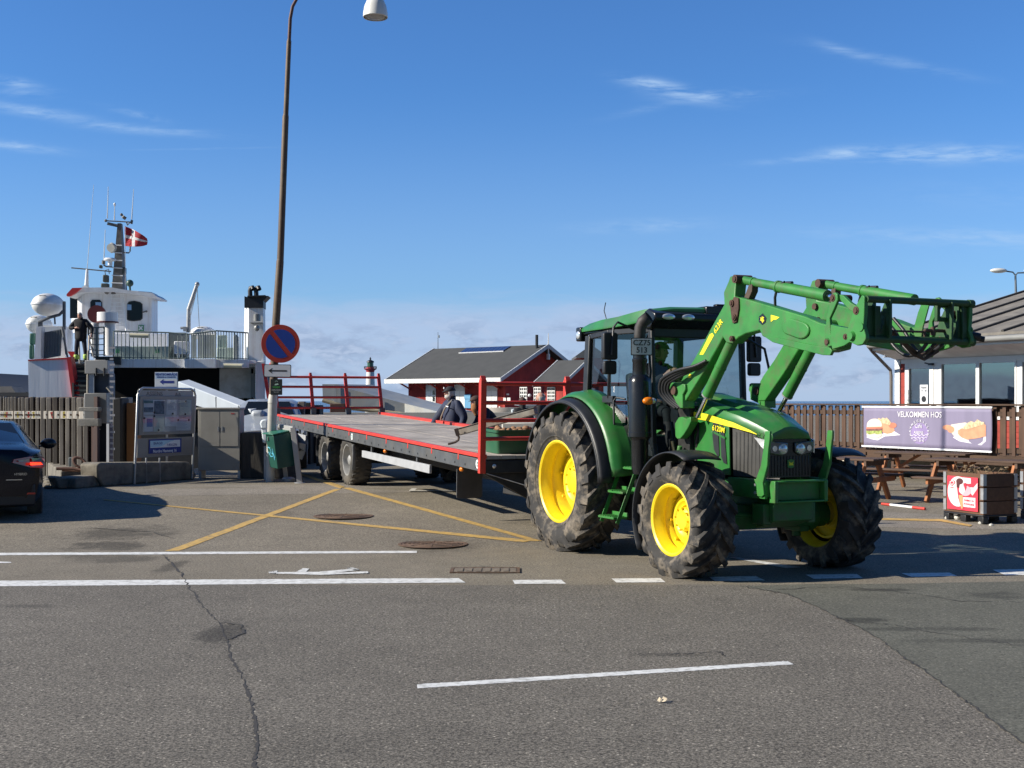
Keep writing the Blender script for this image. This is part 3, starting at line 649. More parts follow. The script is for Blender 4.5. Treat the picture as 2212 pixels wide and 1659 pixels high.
for s in (-1, 1):
    pane('door_glass', [(.62, s * .770, 1.16), (1.42, s * .645, 1.02), (1.40, s * .648, 1.3), (1.35, s * .642, 2.66), (.62, s * .758, 2.67)])
    pane('side_window', [(-.06, s * .688, 1.60), (.58, s * .768, 1.56), (.58, s * .760, 2.67), (-.02, s * .672, 2.65)])
pane('windscreen', [(1.43, -.60, 1.62), (1.43, .60, 1.62), (1.38, .60, 2.62), (1.38, -.60, 2.62)])
pane('rear_window', [(-.12, -.63, 1.62), (-.12, .63, 1.62), (-.06, .62, 2.66), (-.06, -.62, 2.66)])
# roof
mb = MB(); rows = []
RF = [(-.30, .62, 2.755, 2.80), (-.26, .69, 2.74, 2.83), (0, .74, 2.735, 2.86), (.4, .79, 2.735, 2.885), (.8, .79, 2.745, 2.90), (1.1, .77, 2.76, 2.93), (1.3, .73, 2.78, 2.955), (1.42, .70, 2.80, 2.955), (1.47, .66, 2.83, 2.93)]
for x, w, zb, zt in RF: rows.append([(x, y, z) for y, z in ((-w, zb), (-w - .005, zb + .03), (-w + .04, zt - .03), (-w * .6, zt), (0, zt + .008), (w * .6, zt), (w - .04, zt - .03), (w + .005, zb + .03), (w, zb))])
n = 9; mb.add([p for r in rows for p in r], [(i * n + j, i * n + j + 1, (i + 1) * n + j + 1, (i + 1) * n + j) for i in range(len(rows) - 1) for j in range(n - 1)] + [list(range(9)), list(range(8 * 9, 81))[::-1]] + [(i * n, (i + 1) * n, (i + 1) * n + 8, i * n + 8) for i in range(8)])
mb.build('roof', GREEN, cab, smooth=40, fix=True)
mb = MB(); mb.prism([(1.30, 2.70), (1.44, 2.70), (1.555, 2.80), (1.55, 2.87), (1.40, 2.93), (1.30, 2.90)], -.70, .70, 1)
mb.box(-.25, 1.3, -.68, .68, 2.70, 2.745); mb.box(.85, 1.50, .04, .72, 2.85, 2.975); mb.box(1.36, 1.44, .22, .42, 2.975, 3.01)
mb.box(-.33, -.20, -.72, -.60, 2.62, 2.80); mb.box(-.33, -.20, .60, .72, 2.62, 2.80)
mb.build('roof_visor', BLKG, cab, bevel=.02)
for yq in (-.52, -.25, .52): mb = MB(); mb.ball((1.556, yq, 2.83), (.02, .09, .036)); mb.build('roof_light', LENS, cab)
mb = MB(); mb.ball((-.26, -.722, 2.70), (.05, .015, .05)); mb.build('rear_work_light', LENS, cab)
mb = MB(); mb.tube([(.1, -.5, 2.85), (.02, -.5, 3.0), (0.06, -.5, 3.1)], .006); mb.box(.05, .15, -.53, -.47, 2.86, 2.88); mb.build('aerial', BLK, cab)
# mirror
for s in (-1, 1):
    mb = MB(); mb.tube([(1.10, s * .70, 2.70), (1.13, s * .95, 2.78), (1.12, s * 1.0, 2.72), (1.125, s * 1.03, 2.40)], .014)
    mr = mb.build('mirror_arm', BLK, cab)
    mb = MB(); mb.prism(rrect(s * 1.03 - .095, s * 1.03 + .095, 2.34, 2.66, .03), 1.04, 1.115, 0); mb.prism(rrect(s * 1.03 - .085, s * 1.03 + .085, 2.17, 2.33, .03), 1.045, 1.11, 0); mb.build('mirror_head', BLK, mr, bevel=.015)
    mb = MB(); mb.tube([(1.50, s * .62, 2.6), (1.60, s * .80, 2.48), (1.62, s * .86, 2.2), (1.60, s * .80, 1.85)], .016) if s > 0 else mb.tube([(.68, -.80, 1.86), (.69, -.83, 1.9), (.72, -.83, 2.3), (.73, -.80, 2.34)], .010); mb.build('grab_rail', BLK, cab)
mb = MB(); mb.tube([(.86, -.80, 1.12), (.85, -.83, 1.16), (.83, -.83, 1.86), (.86, -.81, 1.90), (1.02, -.78, 1.88)], .013); mb.box(.55, .80, -.83, -.78, 1.84, 1.92); mb.build('door_handle', BLK, cab, bevel=.006)
mb = MB(); text(mb, 'AIR', .05, face_frame((.74, -.768, 2.0), (0, 0, 1), (-1, 0, 0), .004)); mb.build('window_sticker', WHITE, cab, smooth=0)
# seat, wheel, console inside
mb = MB(); mb.box(.15, .60, -.25, .25, 1.50, 1.68); mb.prism([(.12, 1.62), (.24, 1.62), (.16, 2.22), (.04, 2.20)], -.22, .22, 1); mb.box(.2, .5, -.18, .18, 1.06, 1.30); mb.box(.1, .65, -.46, -.30, 1.3, 1.62); mb.build('seat', mat('seat_fabric', (.03, .03, .032), .9), cab, bevel=.04)
mb = MB(); mb.prism([(1.05, 1.06), (1.3, 1.06), (1.22, 1.72), (1.02, 1.80), (1.0, 1.7)], -.14, .14, 1); mb.lathe([(.19 + .016 * math.cos(a), .016 * math.sin(a)) for a in [k * math.pi / 4 for k in range(9)]], n=28)
for i in range(len(mb.v) - 28 * 9, len(mb.v)): p = Matrix.Translation((.95, 0, 1.98)) @ Matrix.Rotation(R(-35), 4, 'Y') @ Vector(mb.v[i]); mb.v[i] = tuple(p)
mb.bar((.80, 0, 1.88), (1.10, 0, 2.08), .03, .03, (0, 1, 0)); mb.bar((1.15, 0, 1.5), (.96, 0, 1.97), .06, .06); mb.build('steering_wheel', BLK, cab)

# fenders
def arcstrip(r, a0, a1, y0, y1, n=24, zc=.86, xc=0, lip=0):
    mb = MB(); mb.grid(lambda s, t: Vector((xc + (r - lip * (1 - t)) * math.cos(a0 + (a1 - a0) * s), y0 + (y1 - y0) * t, zc + (r - lip * (1 - t)) * math.sin(a0 + (a1 - a0) * s))), n, 4); return mb
for s in (-1, 1):
    def gf(a, t):
        an = R(158) + (R(6) - R(158)) * a; r = 1.045 + .03 * math.sin(math.pi * a)
        y = .98 - .31 * t; rr = r + .05 * sst(t, 0, .35) - .02 * (1 - t); x = rr * math.cos(an); z = .86 + rr * math.sin(an)
        if t > .5: x -= 0; z += .03 * (t - .5)
        return Vector((x, s * y, z))
    mb = MB(); mb.grid(gf, 30, 6)
    pr = [(1.06 * math.cos(R(a)), .86 + 1.06 * math.sin(R(a))) for a in range(158, 4, -8)]; inner = [(.95, 1.06), (.62, 1.10), (.60, 1.5), (-.2, 1.55), (-.9, 1.26)]
    mb.prism(pr + inner, s * .60, s * .68, 1)
    mb.build('rear_fender', GREEN, T, smooth=45, fix=True, solid=.012)
    mb = MB(); mb.grid(lambda a, t: Vector(((1.03 - .03 * (1 - t) ** 2) * math.cos(R(172) + (R(2) - R(172)) * a), s * (1.12 - .16 * t), .86 + (1.03 - .03 * (1 - t) ** 2) * math.sin(R(172) + (R(2) - R(172)) * a))), 36, 4)
    mb.grid(lambda a, t: Vector(((1.00 - .03 * t) * math.cos(R(172) + (R(2) - R(172)) * a), s * 1.12, .86 + (1.00 - .03 * t) * math.sin(R(172) + (R(2) - R(172)) * a))), 36, 1)
    mb.build('fender_flare', BLK, T, smooth=45, solid=.014, fix=True)
    mb = MB(); mb.grid(lambda a, t: Vector((2.58 + (.70) * math.cos(R(212) + (R(62) - R(212)) * a), s * (1.20 - .46 * t), .605 + (.70 + .02 * math.sin(math.pi * t)) * math.sin(R(212) + (R(62) - R(212)) * a) + (.02 * sst(a, .6, 1)))), 26, 5)
    ff = mb.build('front_fender', BLK, T, smooth=45, solid=.014, fix=True)
    mb = MB(); mb.bar((2.60, s * .72, .70), (2.56, s * .90, 1.27), .04, .03); mb.build('fender_bracket', BLK, ff)
mb = MB(); mb.box(.98, 1.40, -.62, -.58, .55, 1.35); mb.build('rear_mudguard', BLK, T)
# steps
st_ = bpy.data.objects.new('cab_steps', None); COL.objects.link(st_); st_.parent = T
mb = MB()
def sp(z): return -1.02 + .27 * (z - .48) / .64
for x in (.90, 1.27):
    mb.bar((x, sp(.44), .44), (x, sp(1.16), 1.16), .012, .05, (0, 1, 0))
mb.build('side_rails', GREENL, st_, bevel=.003)
for z in (.49, .78, 1.06):
    mb = MB(); mb.box(.905, 1.265, sp(z) - .07, sp(z) + .13, z, z + .025); mb.box(.905, 1.265, sp(z) + .11, sp(z) + .13, z, z + .07)
    for k in range(6): mb.box(.93 + k * .055, .955 + k * .055, sp(z) - .068, sp(z) + .1, z + .025, z + .033)
    mb.build('tread', GREENL, st_, bevel=.004)
# exhaust / air cleaner stack
E0 = (1.46, -.85)
mb = MB(); ex, ey = E0
mb.lathe([(.001, 1.02), (.075, 1.02), (.095, 1.10), (.10, 1.40), (.125, 1.44), (.137, 1.45), (.137, 1.50), (.133, 1.505), (.133, 2.07), (.12, 2.12), (.085, 2.16), (.082, 2.30), (.088, 2.31), (.088, 2.34), (.078, 2.35), (.078, 2.50)], c=(ex, ey, 0), n=28)
mb.build('exhaust_shield', BLKG, T, smooth=35, fix=True)
mb = MB(); mb.tube([(ex, ey, 2.48), (ex, ey, 2.62), (ex + .005, ey + .005, 2.70), (ex + .03, ey + .02, 2.765), (ex + .09, ey + .07, 2.82)], [.064, .064, .064, .066, .068], n=20, caps=False); mb.build('exhaust_pipe', mat('exhaust_steel', (.05, .047, .045), .6, .3, .3, 10), T, solid=.006)
mb = MB(); mb.bar((ex, ey, 1.9), (1.44, -.62, 1.9), .05, .08); mb.bar((ex, ey, 1.2), (1.4, -.3, 1.1), .06, .1); mb.tube([(ex + .02, ey + .1, 2.55), (ex + .03, ey + .13, 2.2), (ex + .01, ey + .12, 1.9)], .014); mb.build('exhaust_bracket', BLK, T)
PF = face_frame((ex + .10, ey - .035, 2.478), Vector((.30, .95, 0)), (0, 0, 1), 0)
mb = MB(); b2 = [PF @ Vector((x, y, 0)) for x, y in rrect(-.125, .125, -.10, .10, .012)]; n = len(b2); nn = PF.to_3x3() @ Vector((0, 0, 1))
mb.add([p - nn * .01 for p in b2] + [p + nn * .004 for p in b2], [list(range(n))[::-1], list(range(n, 2 * n))] + [(i, (i + 1) % n, n + (i + 1) % n, n + i) for i in range(n)])
pl = mb.build('number_plate', BLK, T)
mb = MB(); b2 = [PF @ Vector((x, y, .005)) for x, y in rrect(-.115, .115, -.09, .09, .01)]; mb.add(b2, [list(range(len(b2)))]); mb.build('plate_face', mat('plate_white', (.62, .64, .62), .35), pl, smooth=0, solid=.002)
mb = MB(); text(mb, 'CZ75', .088, PF @ Matrix.Translation((0, .042, .0075)), bold=.0015); text(mb, '513', .088, PF @ Matrix.Translation((0, -.042, .0075)), bold=.0015); mb.build('plate_letters', BLK, pl, smooth=0)
# indicators
for s in (-1, 1):
    q = (1.62, s * 1.0, 1.70) if s > 0 else (1.58, -.80, 1.86)
    mb = MB(); mb.bar((1.50, s * .66, q[2]), q, .05, .04); ia = mb.build('indicator_arm', BLK, T, bevel=.008)
    mb = MB(); mb.m(0).ball((q[0] + .02, q[1] - .02, q[2]), (.05, .075, .045), rot=None); mb.m(1).ball((q[0] + .022, q[1] + .03, q[2]), (.047, .05, .038)); mb.build('indicator_lens', [AMBER, LENS] if s < 0 else [AMBER, AMBER], ia)

# ---------------- loader
LD = bpy.data.objects.new('front_loader', None); COL.objects.link(LD); LD.parent = T
BOOM = tpoly('4', [(1412, 905), (1440, 850), (1520, 725), (1640, 505), (1755, 300), (1750, 205), (1788, 118), (1800, 80), (1830, 72), (1852, 95), (1838, 240)], -.54) + \
    tpoly('5', [(600, 300), (760, 345), (900, 388), (1010, 420), (1105, 462), (1165, 478), (1272, 500), (1250, 590), (1240, 640), (1160, 660), (1050, 640), (800, 590), (720, 552), (702, 512), (610, 535), (560, 560), (520, 600), (480, 598), (455, 560), (330, 785), (205, 985), (160, 985)], -.54)
PINK = tpoly('5', [(150, 915)], -.54)[0]
for s in (-1, 1):
    y0, y1 = s * .61, s * .47
    bm_ = bpy.data.objects.new('boom', None); COL.objects.link(bm_); bm_.parent = LD
    mb = MB(); mb.prism(BOOM, y0, y1, 1); mb.build('boom_arm', GREENL, bm_, bevel=.012)
    yo = s * .615
    def bit(k, pts, d0, d1, name='plate', m=GREENL, bev=.005, ty=-.61):
        mb = MB(); mb.prism(tpoly(k, pts, ty), s * d0, s * d1, 1); return mb.build(name, m, bm_, bevel=bev)
    # capsule cover, lip plate, knee bush
    cv = arc((880, 490), 58, R(130), R(290), 8) + arc((948, 512), 58, R(-70), R(110), 8)
    bit('5', cv, .605, .63, 'cover_plate', bev=.012)
    bit('5', [(712, 556), (800, 562), (1040, 612), (1150, 628), (1165, 650), (1150, 680), (1100, 678), (900, 628), (765, 592)], .60, .635, 'wear_plate')
    bit('4', [(1800, 240), (1835, 250), (1838, 330), (1820, 440), (1790, 450), (1778, 380), (1768, 300)], .605, .63, 'knee_plate', RUST)
    if s < 0:
        mb = MB(); mb.prism(tpoly('5', [(688, 398), (712, 428), (705, 460), (684, 475), (662, 455), (662, 420)], -.61), -.609, -.615, 1); em = mb.build('emblem', BLKG, bm_)
        mb = MB(); mb.prism(tpoly('5', [(685, 418), (698, 425), (692, 438), (700, 445), (688, 462), (682, 448), (672, 444), (678, 436), (672, 424), (683, 430)], -.61), -.615, -.618, 1); mb.build('emblem_mark', YELS, em)
        mb = MB(); mb.prism(tpoly('5', [(742, 408), (800, 424), (778, 440), (760, 440), (742, 456)], -.61), -.609, -.613, 1)
        mb.prism(tpoly('4', [(1518, 697), (1548, 697), (1632, 545), (1620, 525), (1600, 535)], -.61), -.609, -.613, 1); mb.prism(tpoly('4', [(1425, 880), (1448, 880), (1455, 856), (1440, 850)], -.61), -.609, -.613, 1); mb.build('decal', YELS, bm_)
        a = Vector((*tpoly('4', [(1640, 515)], -.61)[0], 0)); b = Vector((*tpoly('4', [(1695, 430)], -.61)[0], 0)); c0 = Vector(((a.x + b.x) / 2, -.612, (a.y + b.y) / 2)); dx = Vector((b.x - a.x, 0, b.y - a.y))
        mb = MB(); text(mb, '623R', .088, face_frame(c0, dx, Vector((-dx.z, 0, dx.x)), .002), bold=.0015); mb.build('lettering', YELS, bm_, smooth=0)
    # pins
    def pin(k, x, y, r, ext=.035, m=RUST):
        a = tpoly(k, [(x, y)], -.61)[0]; mb = MB(); mb.cyl((a[0], s * .44, a[1]), (a[0], s * (.61 + ext), a[1]), r, n=18); mb.cyl((a[0], s * (.61 + ext), a[1]), (a[0], s * (.62 + ext), a[1]), r * .6, n=12); mb.build('pin', m, bm_)
    pin('5', 515, 168, .045); pin('5', 492, 330, .035); pin('5', 508, 425, .035); pin('5', 1137, 590, .04); pin('5', 490, 568, .03); pin('5', 1175, 295, .035, .04); pin('5', 1338, 380, .038, .05); pin('5', 1265, 555, .028, .05)
    # lift cylinder
    a = tpoly('5', [(490, 575)], -.54)[0]; b = tpoly('4', [(1500, 1190)], -.54)[0]; m_ = tpoly('4', [(1590, 1040)], -.54)[0]
    A = Vector((a[0], s * .54, a[1])); Bq = Vector((b[0], s * .54, b[1])); Mq = A + (Bq - A).normalized() * (Vector((m_[0], s * .54, m_[1])) - A).length
    mb = MB(); mb.cyl(A, Mq, .062, n=24); mb.cyl(A + (Mq - A) * .47, A + (Mq - A) * .49, .066, n=24); mb.cyl(A - (Mq - A) * .04, A + (Mq - A) * .1, .05, n=16); lc = mb.build('lift_cylinder', GREENL, bm_, smooth=35)
    mb = MB(); mb.cyl(Mq, Bq, .026, n=16); mb.build('piston_rod', CHROME, lc)
    mb = MB(); mb.cyl(Mq - (Mq - A) * .02, Mq + (Mq - A) * .002, .065, n=24); mb.build('seal_ring', STEEL, lc)
    # levelling cylinder on top
    a = tpoly('5', [(515, 168)], -.54)[0]; b = tpoly('5', [(1170, 290)], -.54)[0]; A = Vector((a[0], s * .54, a[1])); Bq = Vector((b[0], s * .54, b[1])); d = Bq - A
    mb = MB(); mb.cyl(A + d * .02, A + d * .45, .044, n=20); mb.cyl(A + d * .17, A + d * .19, .05, n=20); mb.cyl(A + d * .44, A + d * .93, .056, n=24); mb.cyl(A + d * .44, A + d * .46, .062, n=20); tcn = mb.build('tilt_cylinder', GREENL, bm_, smooth=35)
    mb = MB(); mb.cyl(A + d * .93, Bq, .024, n=14); mb.build('piston_rod', CHROME, tcn)
    mb = MB(); p0 = A + d * .53; mb.cyl(p0 + Vector((0, 0, .05)), p0 + d * .06 + Vector((0, 0, .062)), .018); mb.tube([p0 + Vector((0, -.02, .06)), p0 + Vector((-.10, -.03, .03)), p0 + Vector((-.18, 0, -.08)), p0 + Vector((-.20, .02, -.22))], .014); mb.build('hose', BLK, tcn)
    # tower link and curved link at the front
    bit('5', [(545, 290), (580, 195), (600, 195), (597, 250), (575, 300)], .50, .58, 'tower_link', mat('dark_link', (.07, .045, .03), .7, 0, .3))
    LINK = [(150, 445), (165, 425), (190, 420), (212, 440), (215, 500), (190, 575), (128, 700), (135, 860), (158, 950), (150, 1000), (110, 1012), (75, 1005), (62, 960), (30, 800), (20, 720), (60, 690), (110, 600), (140, 520)]
    LINK = [(150, 445), (165, 425), (190, 420), (212, 440), (215, 500), (180, 590), (128, 700), (135, 860), (158, 950), (150, 1000), (110, 1012), (78, 990), (80, 900), (85, 780), (92, 690), (120, 590), (145, 510)]
    bit('C', LINK, .615, .645, 'bell_crank', bev=.006)
    bit('C', [(195, 440), (250, 450), (330, 530), (400, 570), (455, 590), (450, 640), (400, 650), (320, 610), (225, 510)], .58, .62, 'tilt_link')
    # mast at the cab front with its bracket
    mb = MB(); mp = tpoly('F', [(225, 455), (250, 440), (390, 450), (500, 470), (505, 560), (460, 640), (465, 860), (425, 860), (360, 780), (240, 720), (235, 600), (212, 560)], -.56)
    mb.prism(mp, s * .64, s * .48, 1)
    mp = tpoly('F', [(285, 1110), (345, 1010), (400, 1000), (470, 1030), (540, 1000), (548, 1080), (500, 1180), (430, 1290), (370, 1360), (320, 1360), (292, 1320)], -.56)
    mb.prism(mp, s * .60, s * .50, 1)
    mb.tube([(1.84, s * .55, 1.35), (1.80, s * .55, 1.22), (1.78, s * .52, 1.10)], .03); ms = mb.build('loader_mast', GREENL, LD, bevel=.008); mb = MB(); mb.box(1.70, 1.94, min(s * .36, s * .49), max(s * .36, s * .49), 1.05, 1.80); mb.build('mast_frame', mat('engine_black', (0, 0, 0)), ms, bevel=.01)
    mb = MB(); mb.cyl((PINK[0], s * .46, PINK[1]), (PINK[0], s * .67, PINK[1]), .05, n=18); mb.build('pivot_pin', RUST, ms)
# cross tube and hoses
mb = MB(); k1 = tpoly('5', [(560, 520)], 0)[0]; cbx = tpoly('5', [(640, 470)], -.54)[0]; mb.cyl((cbx[0], -.47, cbx[1]), (cbx[0], .47, cbx[1]), .075, n=24); mb.build('cross_tube', GREENL, LD)
mb = MB()
for k in range(4):
    o = k * 7; pts = [(1545 - o, 745 + o * 1.2), (1480 - o, 790 + o), (1400 + o * .3, 815 + o * 1.5), (1330 + o, 850 + o * 1.6), (1265 + o * 1.4, 900 + o), (1240 + o * 1.5, 990), (1262 + o * 1.5, 1060), (1300 + o * 2, 1120)]
    mb.tube(spline([(p[0], -.64 + .02 * k - .13 * math.sin(math.pi * i / 7), p[1]) for i, p in enumerate(tpoly('4', pts, -.68))]), .019, n=8)
mb.build('hose_bundle', BLK, LD, smooth=60)
mb = MB()
for k in range(3):
    pts = [(1480 + 15 * k, 430), (1560 + 12 * k, 520), (1620 + 12 * k, 620), (1700 + 10 * k, 680), (1790, 660 - 10 * k), (1840, 600)]
    mb.tube(spline([(p[0], .1 + .1 * k, p[1]) for p in tpoly('5', pts, .2)]), .018, n=8)
mb.build('hose_bundle', BLK, LD, smooth=60)
# tool carrier
CR = bpy.data.objects.new('tool_carrier', None); COL.objects.link(CR); CR.parent = LD
PL = [(490, 452), (505, 452), (522, 470), (518, 640), (508, 790), (535, 890), (535, 930), (500, 985), (440, 998), (360, 960), (300, 1000), (170, 1040), (150, 960), (150, 770), (230, 790), (340, 810), (375, 700), (430, 560)]
DKG = mat('worn_dark_green', (.022, .085, .025), .55, .1, .35, 8, dirt=(.045, .03, .02), dirt_amt=.8, dscale=8)
for s in (-1, 1):
    mb = MB(); mb.prism(tpoly('C', PL, -.605), s * .655, s * .61, 1); mb.build('side_plate', GREENL, CR, bevel=.006)
    mb = MB(); c1 = tpoly('C', [(365, 895)], -.63)[0]; mb.cyl((c1[0], s * .65, c1[1]), (c1[0], s * .685, c1[1]), .05, .035, n=20); c1 = tpoly('C', [(458, 795)], -.63)[0]; mb.cyl((c1[0], s * .65, c1[1]), (c1[0], s * .665, c1[1]), .04, n=20); mb.build('boss', GREENL, CR)
    mb = MB(); mb.prism([(4.80, 2.43), (5.02, 2.43), (5.03, 2.78), (4.97, 2.78), (4.86, 2.6)], s * .36, s * .385, 1); mb.prism([(4.72, 2.43), (5.0, 2.43), (5.0, 2.78), (4.9, 2.78), (4.83, 2.62)], s * .52, s * .53, 1); mb.build('rib', DKG, CR, bevel=.004)
mb = MB(); mb.cyl((4.985, -.625, 2.775), (4.985, .625, 2.775), .032, n=20); mb.cyl((4.985, .60, 2.775), (4.985, .66, 2.775), .038, n=20); mb.build('upper_tube', DKG, CR)
mb = MB(); mb.cyl((4.96, -.60, 2.42), (4.96, .66, 2.42), .034, n=20); mb.cyl((4.96, .62, 2.42), (4.96, .69, 2.42), .045, n=20); mb.build('lower_tube', DKG, CR)
mb = MB(); mb.box(4.93, 4.97, -.60, -.44, 2.44, 2.72); mb.build('carrier_plate', DKG, CR, bevel=.006)
mb = MB(); mb.prism([(y, z) for y, z in ((-.36, 2.78), (-.30, 2.78), (-.30, 2.44), (-.46, 2.44), (-.40, 2.56))], 4.93, 4.965, 0); mb.build('carrier_gusset', DKG, CR, bevel=.006)
mb = MB(); mb.box(4.93, 4.97, .50, .62, 2.44, 2.77); mb.build('carrier_plate', DKG, CR, bevel=.006)
mb = MB()
W4 = [(.16, 2.76), (.50, 2.76), (.50, 2.44), (.40, 2.44), (.38, 2.54), (.22, 2.54), (.12, 2.44), (.05, 2.44), (.16, 2.60)]
for a, b, c_, d in ((.24, .28, 2.60, 2.76), (.38, .42, 2.60, 2.76), (.28, .38, 2.60, 2.64), (.28, .38, 2.73, 2.76)): mb.box(4.925, 4.965, a, b, c_, d)
for yq, pts in ((.40, [(1100, 540), (1185, 545), (1160, 640), (1115, 800), (1100, 905), (1010, 905), (1030, 760), (1062, 640)]), (.40, [(1090, 905), (1395, 905), (1395, 960), (1330, 1020), (1180, 1060), (1060, 1090), (950, 1040), (880, 940)]), (.56, [(1440, 560), (1475, 560), (1465, 640), (1410, 660), (1400, 620)]), (.56, [(1330, 860), (1390, 800), (1395, 940), (1340, 940)])):
    m2 = MB(); m2.prism(tpoly('C', pts, yq), yq - .008, yq + .008, 1); m2.build('link_plate', GREENL, CR, bevel=.004)
mb.build('carrier_frame', DKG, CR, bevel=.006)
mb = MB(); mb.cyl((4.93, -.25, 2.50), (4.93, .12, 2.50), .010); mb.cyl((4.93, .12, 2.515), (4.93, .40, 2.515), .016); mb.cyl((4.93, .12, 2.40), (4.93, .12, 2.52), .012); mb.cyl((4.93, .22, 2.47), (4.93, .22, 2.55), .022)
mb.tube([(4.8, -.42, 2.62), (4.85, -.2, 2.5), (4.85, 0, 2.36), (4.84, .15, 2.28), (4.85, .32, 2.36), (4.88, .40, 2.5)], .02); mb.tube([(4.8, -.38, 2.60), (4.85, -.12, 2.44), (4.85, .05, 2.3), (4.84, .2, 2.25), (4.85, .36, 2.33)], .017)
mb.build('latch_rod', mat('brown_steel', (.09, .06, .045), .6, .4, .3, 12), CR)
mb = MB(); mb.cyl((4.90, .58, 2.50), (5.0, .74, 2.46), .04, n=12); mb.box(4.86, 4.96, .52, .64, 2.40, 2.56); mb.cyl((4.9, .70, 2.47), (5.0, .80, 2.44), .028, n=10); mb.build('coupling', BLK, CR, bevel=.006)
# ================================================================ flatbed trailer (x towards its rear, y towards the near side, z up)
RX = Vector((-.398, .917, .0349)).normalized()
RM = axes((-.395, 16.80, 1.114), RX, Vector((-.917, -.398, 0)))
RT = thing('flatbed_trailer', 'long flatbed trailer with red edge strips and red end racks, hitched behind the tractor', 'trailer', RM)
TL, TW = 12.5, 2.55
def rh(k, x, y, yy=0.0): return hit(RM, k, x, y, 1, yy)
def plankmat(name, col, axis=0, w=.16, dark=(.05, .045, .04), var=.25, rough=.85):
    m, N, L, P = nmat(name)
    tc = N.new('ShaderNodeTexCoord'); mp = N.new('ShaderNodeMapping'); s = [14, 14, 14]; s[axis] = .8; mp.inputs['Scale'].default_value = s; L.new(tc.outputs['Object'], mp.inputs[0])
    n = N.new('ShaderNodeTexNoise'); n.inputs['Scale'].default_value = 1.0; n.inputs['Detail'].default_value = 8; n.inputs['Roughness'].default_value = .7; L.new(mp.outputs[0], n.inputs['Vector'])
    n2 = N.new('ShaderNodeTexNoise'); n2.inputs['Scale'].default_value = 1.3; n2.inputs['Detail'].default_value = 6; L.new(tc.outputs['Object'], n2.inputs['Vector'])
    r = N.new('ShaderNodeMapRange'); r.inputs[1].default_value = .3; r.inputs[2].default_value = .7; r.inputs[3].default_value = 1 - var; r.inputs[4].default_value = 1 + var; L.new(n.outputs[0], r.inputs[0])
    r2 = N.new('ShaderNodeMapRange'); r2.inputs[1].default_value = .35; r2.inputs[2].default_value = .65; r2.inputs[3].default_value = .75; r2.inputs[4].default_value = 1.15; L.new(n2.outputs[0], r2.inputs[0])
    a = N.new('ShaderNodeMath'); a.operation = 'MULTIPLY'; L.new(r.outputs[0], a.inputs[0]); L.new(r2.outputs[0], a.inputs[1])
    x = N.new('ShaderNodeMix'); x.data_type = 'RGBA'; x.blend_type = 'MULTIPLY'; x.inputs[0].default_value = 1; x.inputs[6].default_value = (*col, 1); L.new(a.outputs[0], x.inputs[7]); L.new(x.outputs[2], P.inputs['Base Color'])
    P.inputs['Roughness'].default_value = rough
    b = N.new('ShaderNodeBump'); b.inputs['Strength'].default_value = .4; b.inputs['Distance'].default_value = .004; L.new(n.outputs[0], b.inputs['Height']); L.new(b.outputs[0], P.inputs['Normal']); return m
DECKW = plankmat('weathered_deck_wood', (.36, .32, .275), 0)
mb = MB(); random.seed(2); npl = 11; pw = (TW - .12) / npl
for k in range(npl):
    y = -.06 - pw * k; mb.box(.02, TL - .02, y - pw + .006, y - .002, -.05, random.uniform(-.004, .0))
mb.build('deck', DECKW, RT)
GBEAM = mat('grey_side_beam', (.085, .09, .095), .5, .1, .2, 4, dirt=(.14, .13, .11), dirt_amt=.5)
DKB = mat('dark_chassis_paint', (.025, .026, .028), .6, 0, .3, 6, dirt=(.07, .06, .05), dirt_amt=.6)
xs_ = rh('3', 660, 820)[0]
for y0 in (0.0, -TW + .06):
    mb = MB(); 
    for a, b in ((0, xs_ - .05), (xs_ + .05, TL)): mb.box(a, b, y0 - .055, y0, -.22, -.05)
    mb.box(xs_ - .05, xs_ + .05, y0 - .05, y0 + .004, -.24, -.01)
    bm0 = mb.build('side_beam', GBEAM, RT, bevel=.006)
    mb = MB()
    for a, b in ((0, xs_ - .05), (xs_ + .05, TL)): mb.box(a, b, y0 - .062, y0 + .008 if y0 == 0 else y0 + .07, -.034, .018 if y0 == 0 else .05)
    for k in range(11):
        x = .9 + k * 1.12
        if y0 == 0: mb.box(x, x + .04, -.01, .006, -.12, -.034)
    mb.build('edge_strip', REDP, RT, bevel=.005)
    if y0 == 0:
        mb = MB()
        for k in range(31):
            x = .25 + k * .405; mb.cyl((x, -.003, -.165), (x, .003, -.165), .018, n=8)
        mb.build('fixing_hole', BLK, bm0)
for cx, cy in ((1672, 1018), (830, 858)):
    p = rh('3', cx, cy); mb = MB(); mb.m(0).cyl((p.x, .004, -.125), (p.x, .010, -.125), .062, n=20); mb.m(1).cyl((p.x, .010, -.125), (p.x, .012, -.125), .035, n=12); mb.m(0).bar((p.x - .02, .0125, -.14), (p.x + .02, .0125, -.11), .02, .012, (0, 1, 0)); mb.build('round_sticker', [WHITE, mat('sticker_green', (.05, .3, .25), .5)], RT)
mb = MB()
for y in (-.85, -1.70): mb.box(.6, TL - .2, y - .05, y + .05, -.50, -.06)
for k in range(14): mb.box(.4 + k * .92, .46 + k * .92, -TW + .07, -.07, -.17, -.06)
mb.box(0, .08, -TW + .02, -.02, -.24, -.07); mb.box(TL - .08, TL, -TW + .02, -.02, -.24, -.07)
mb.build('chassis_frame', DKB, RT, bevel=.008)
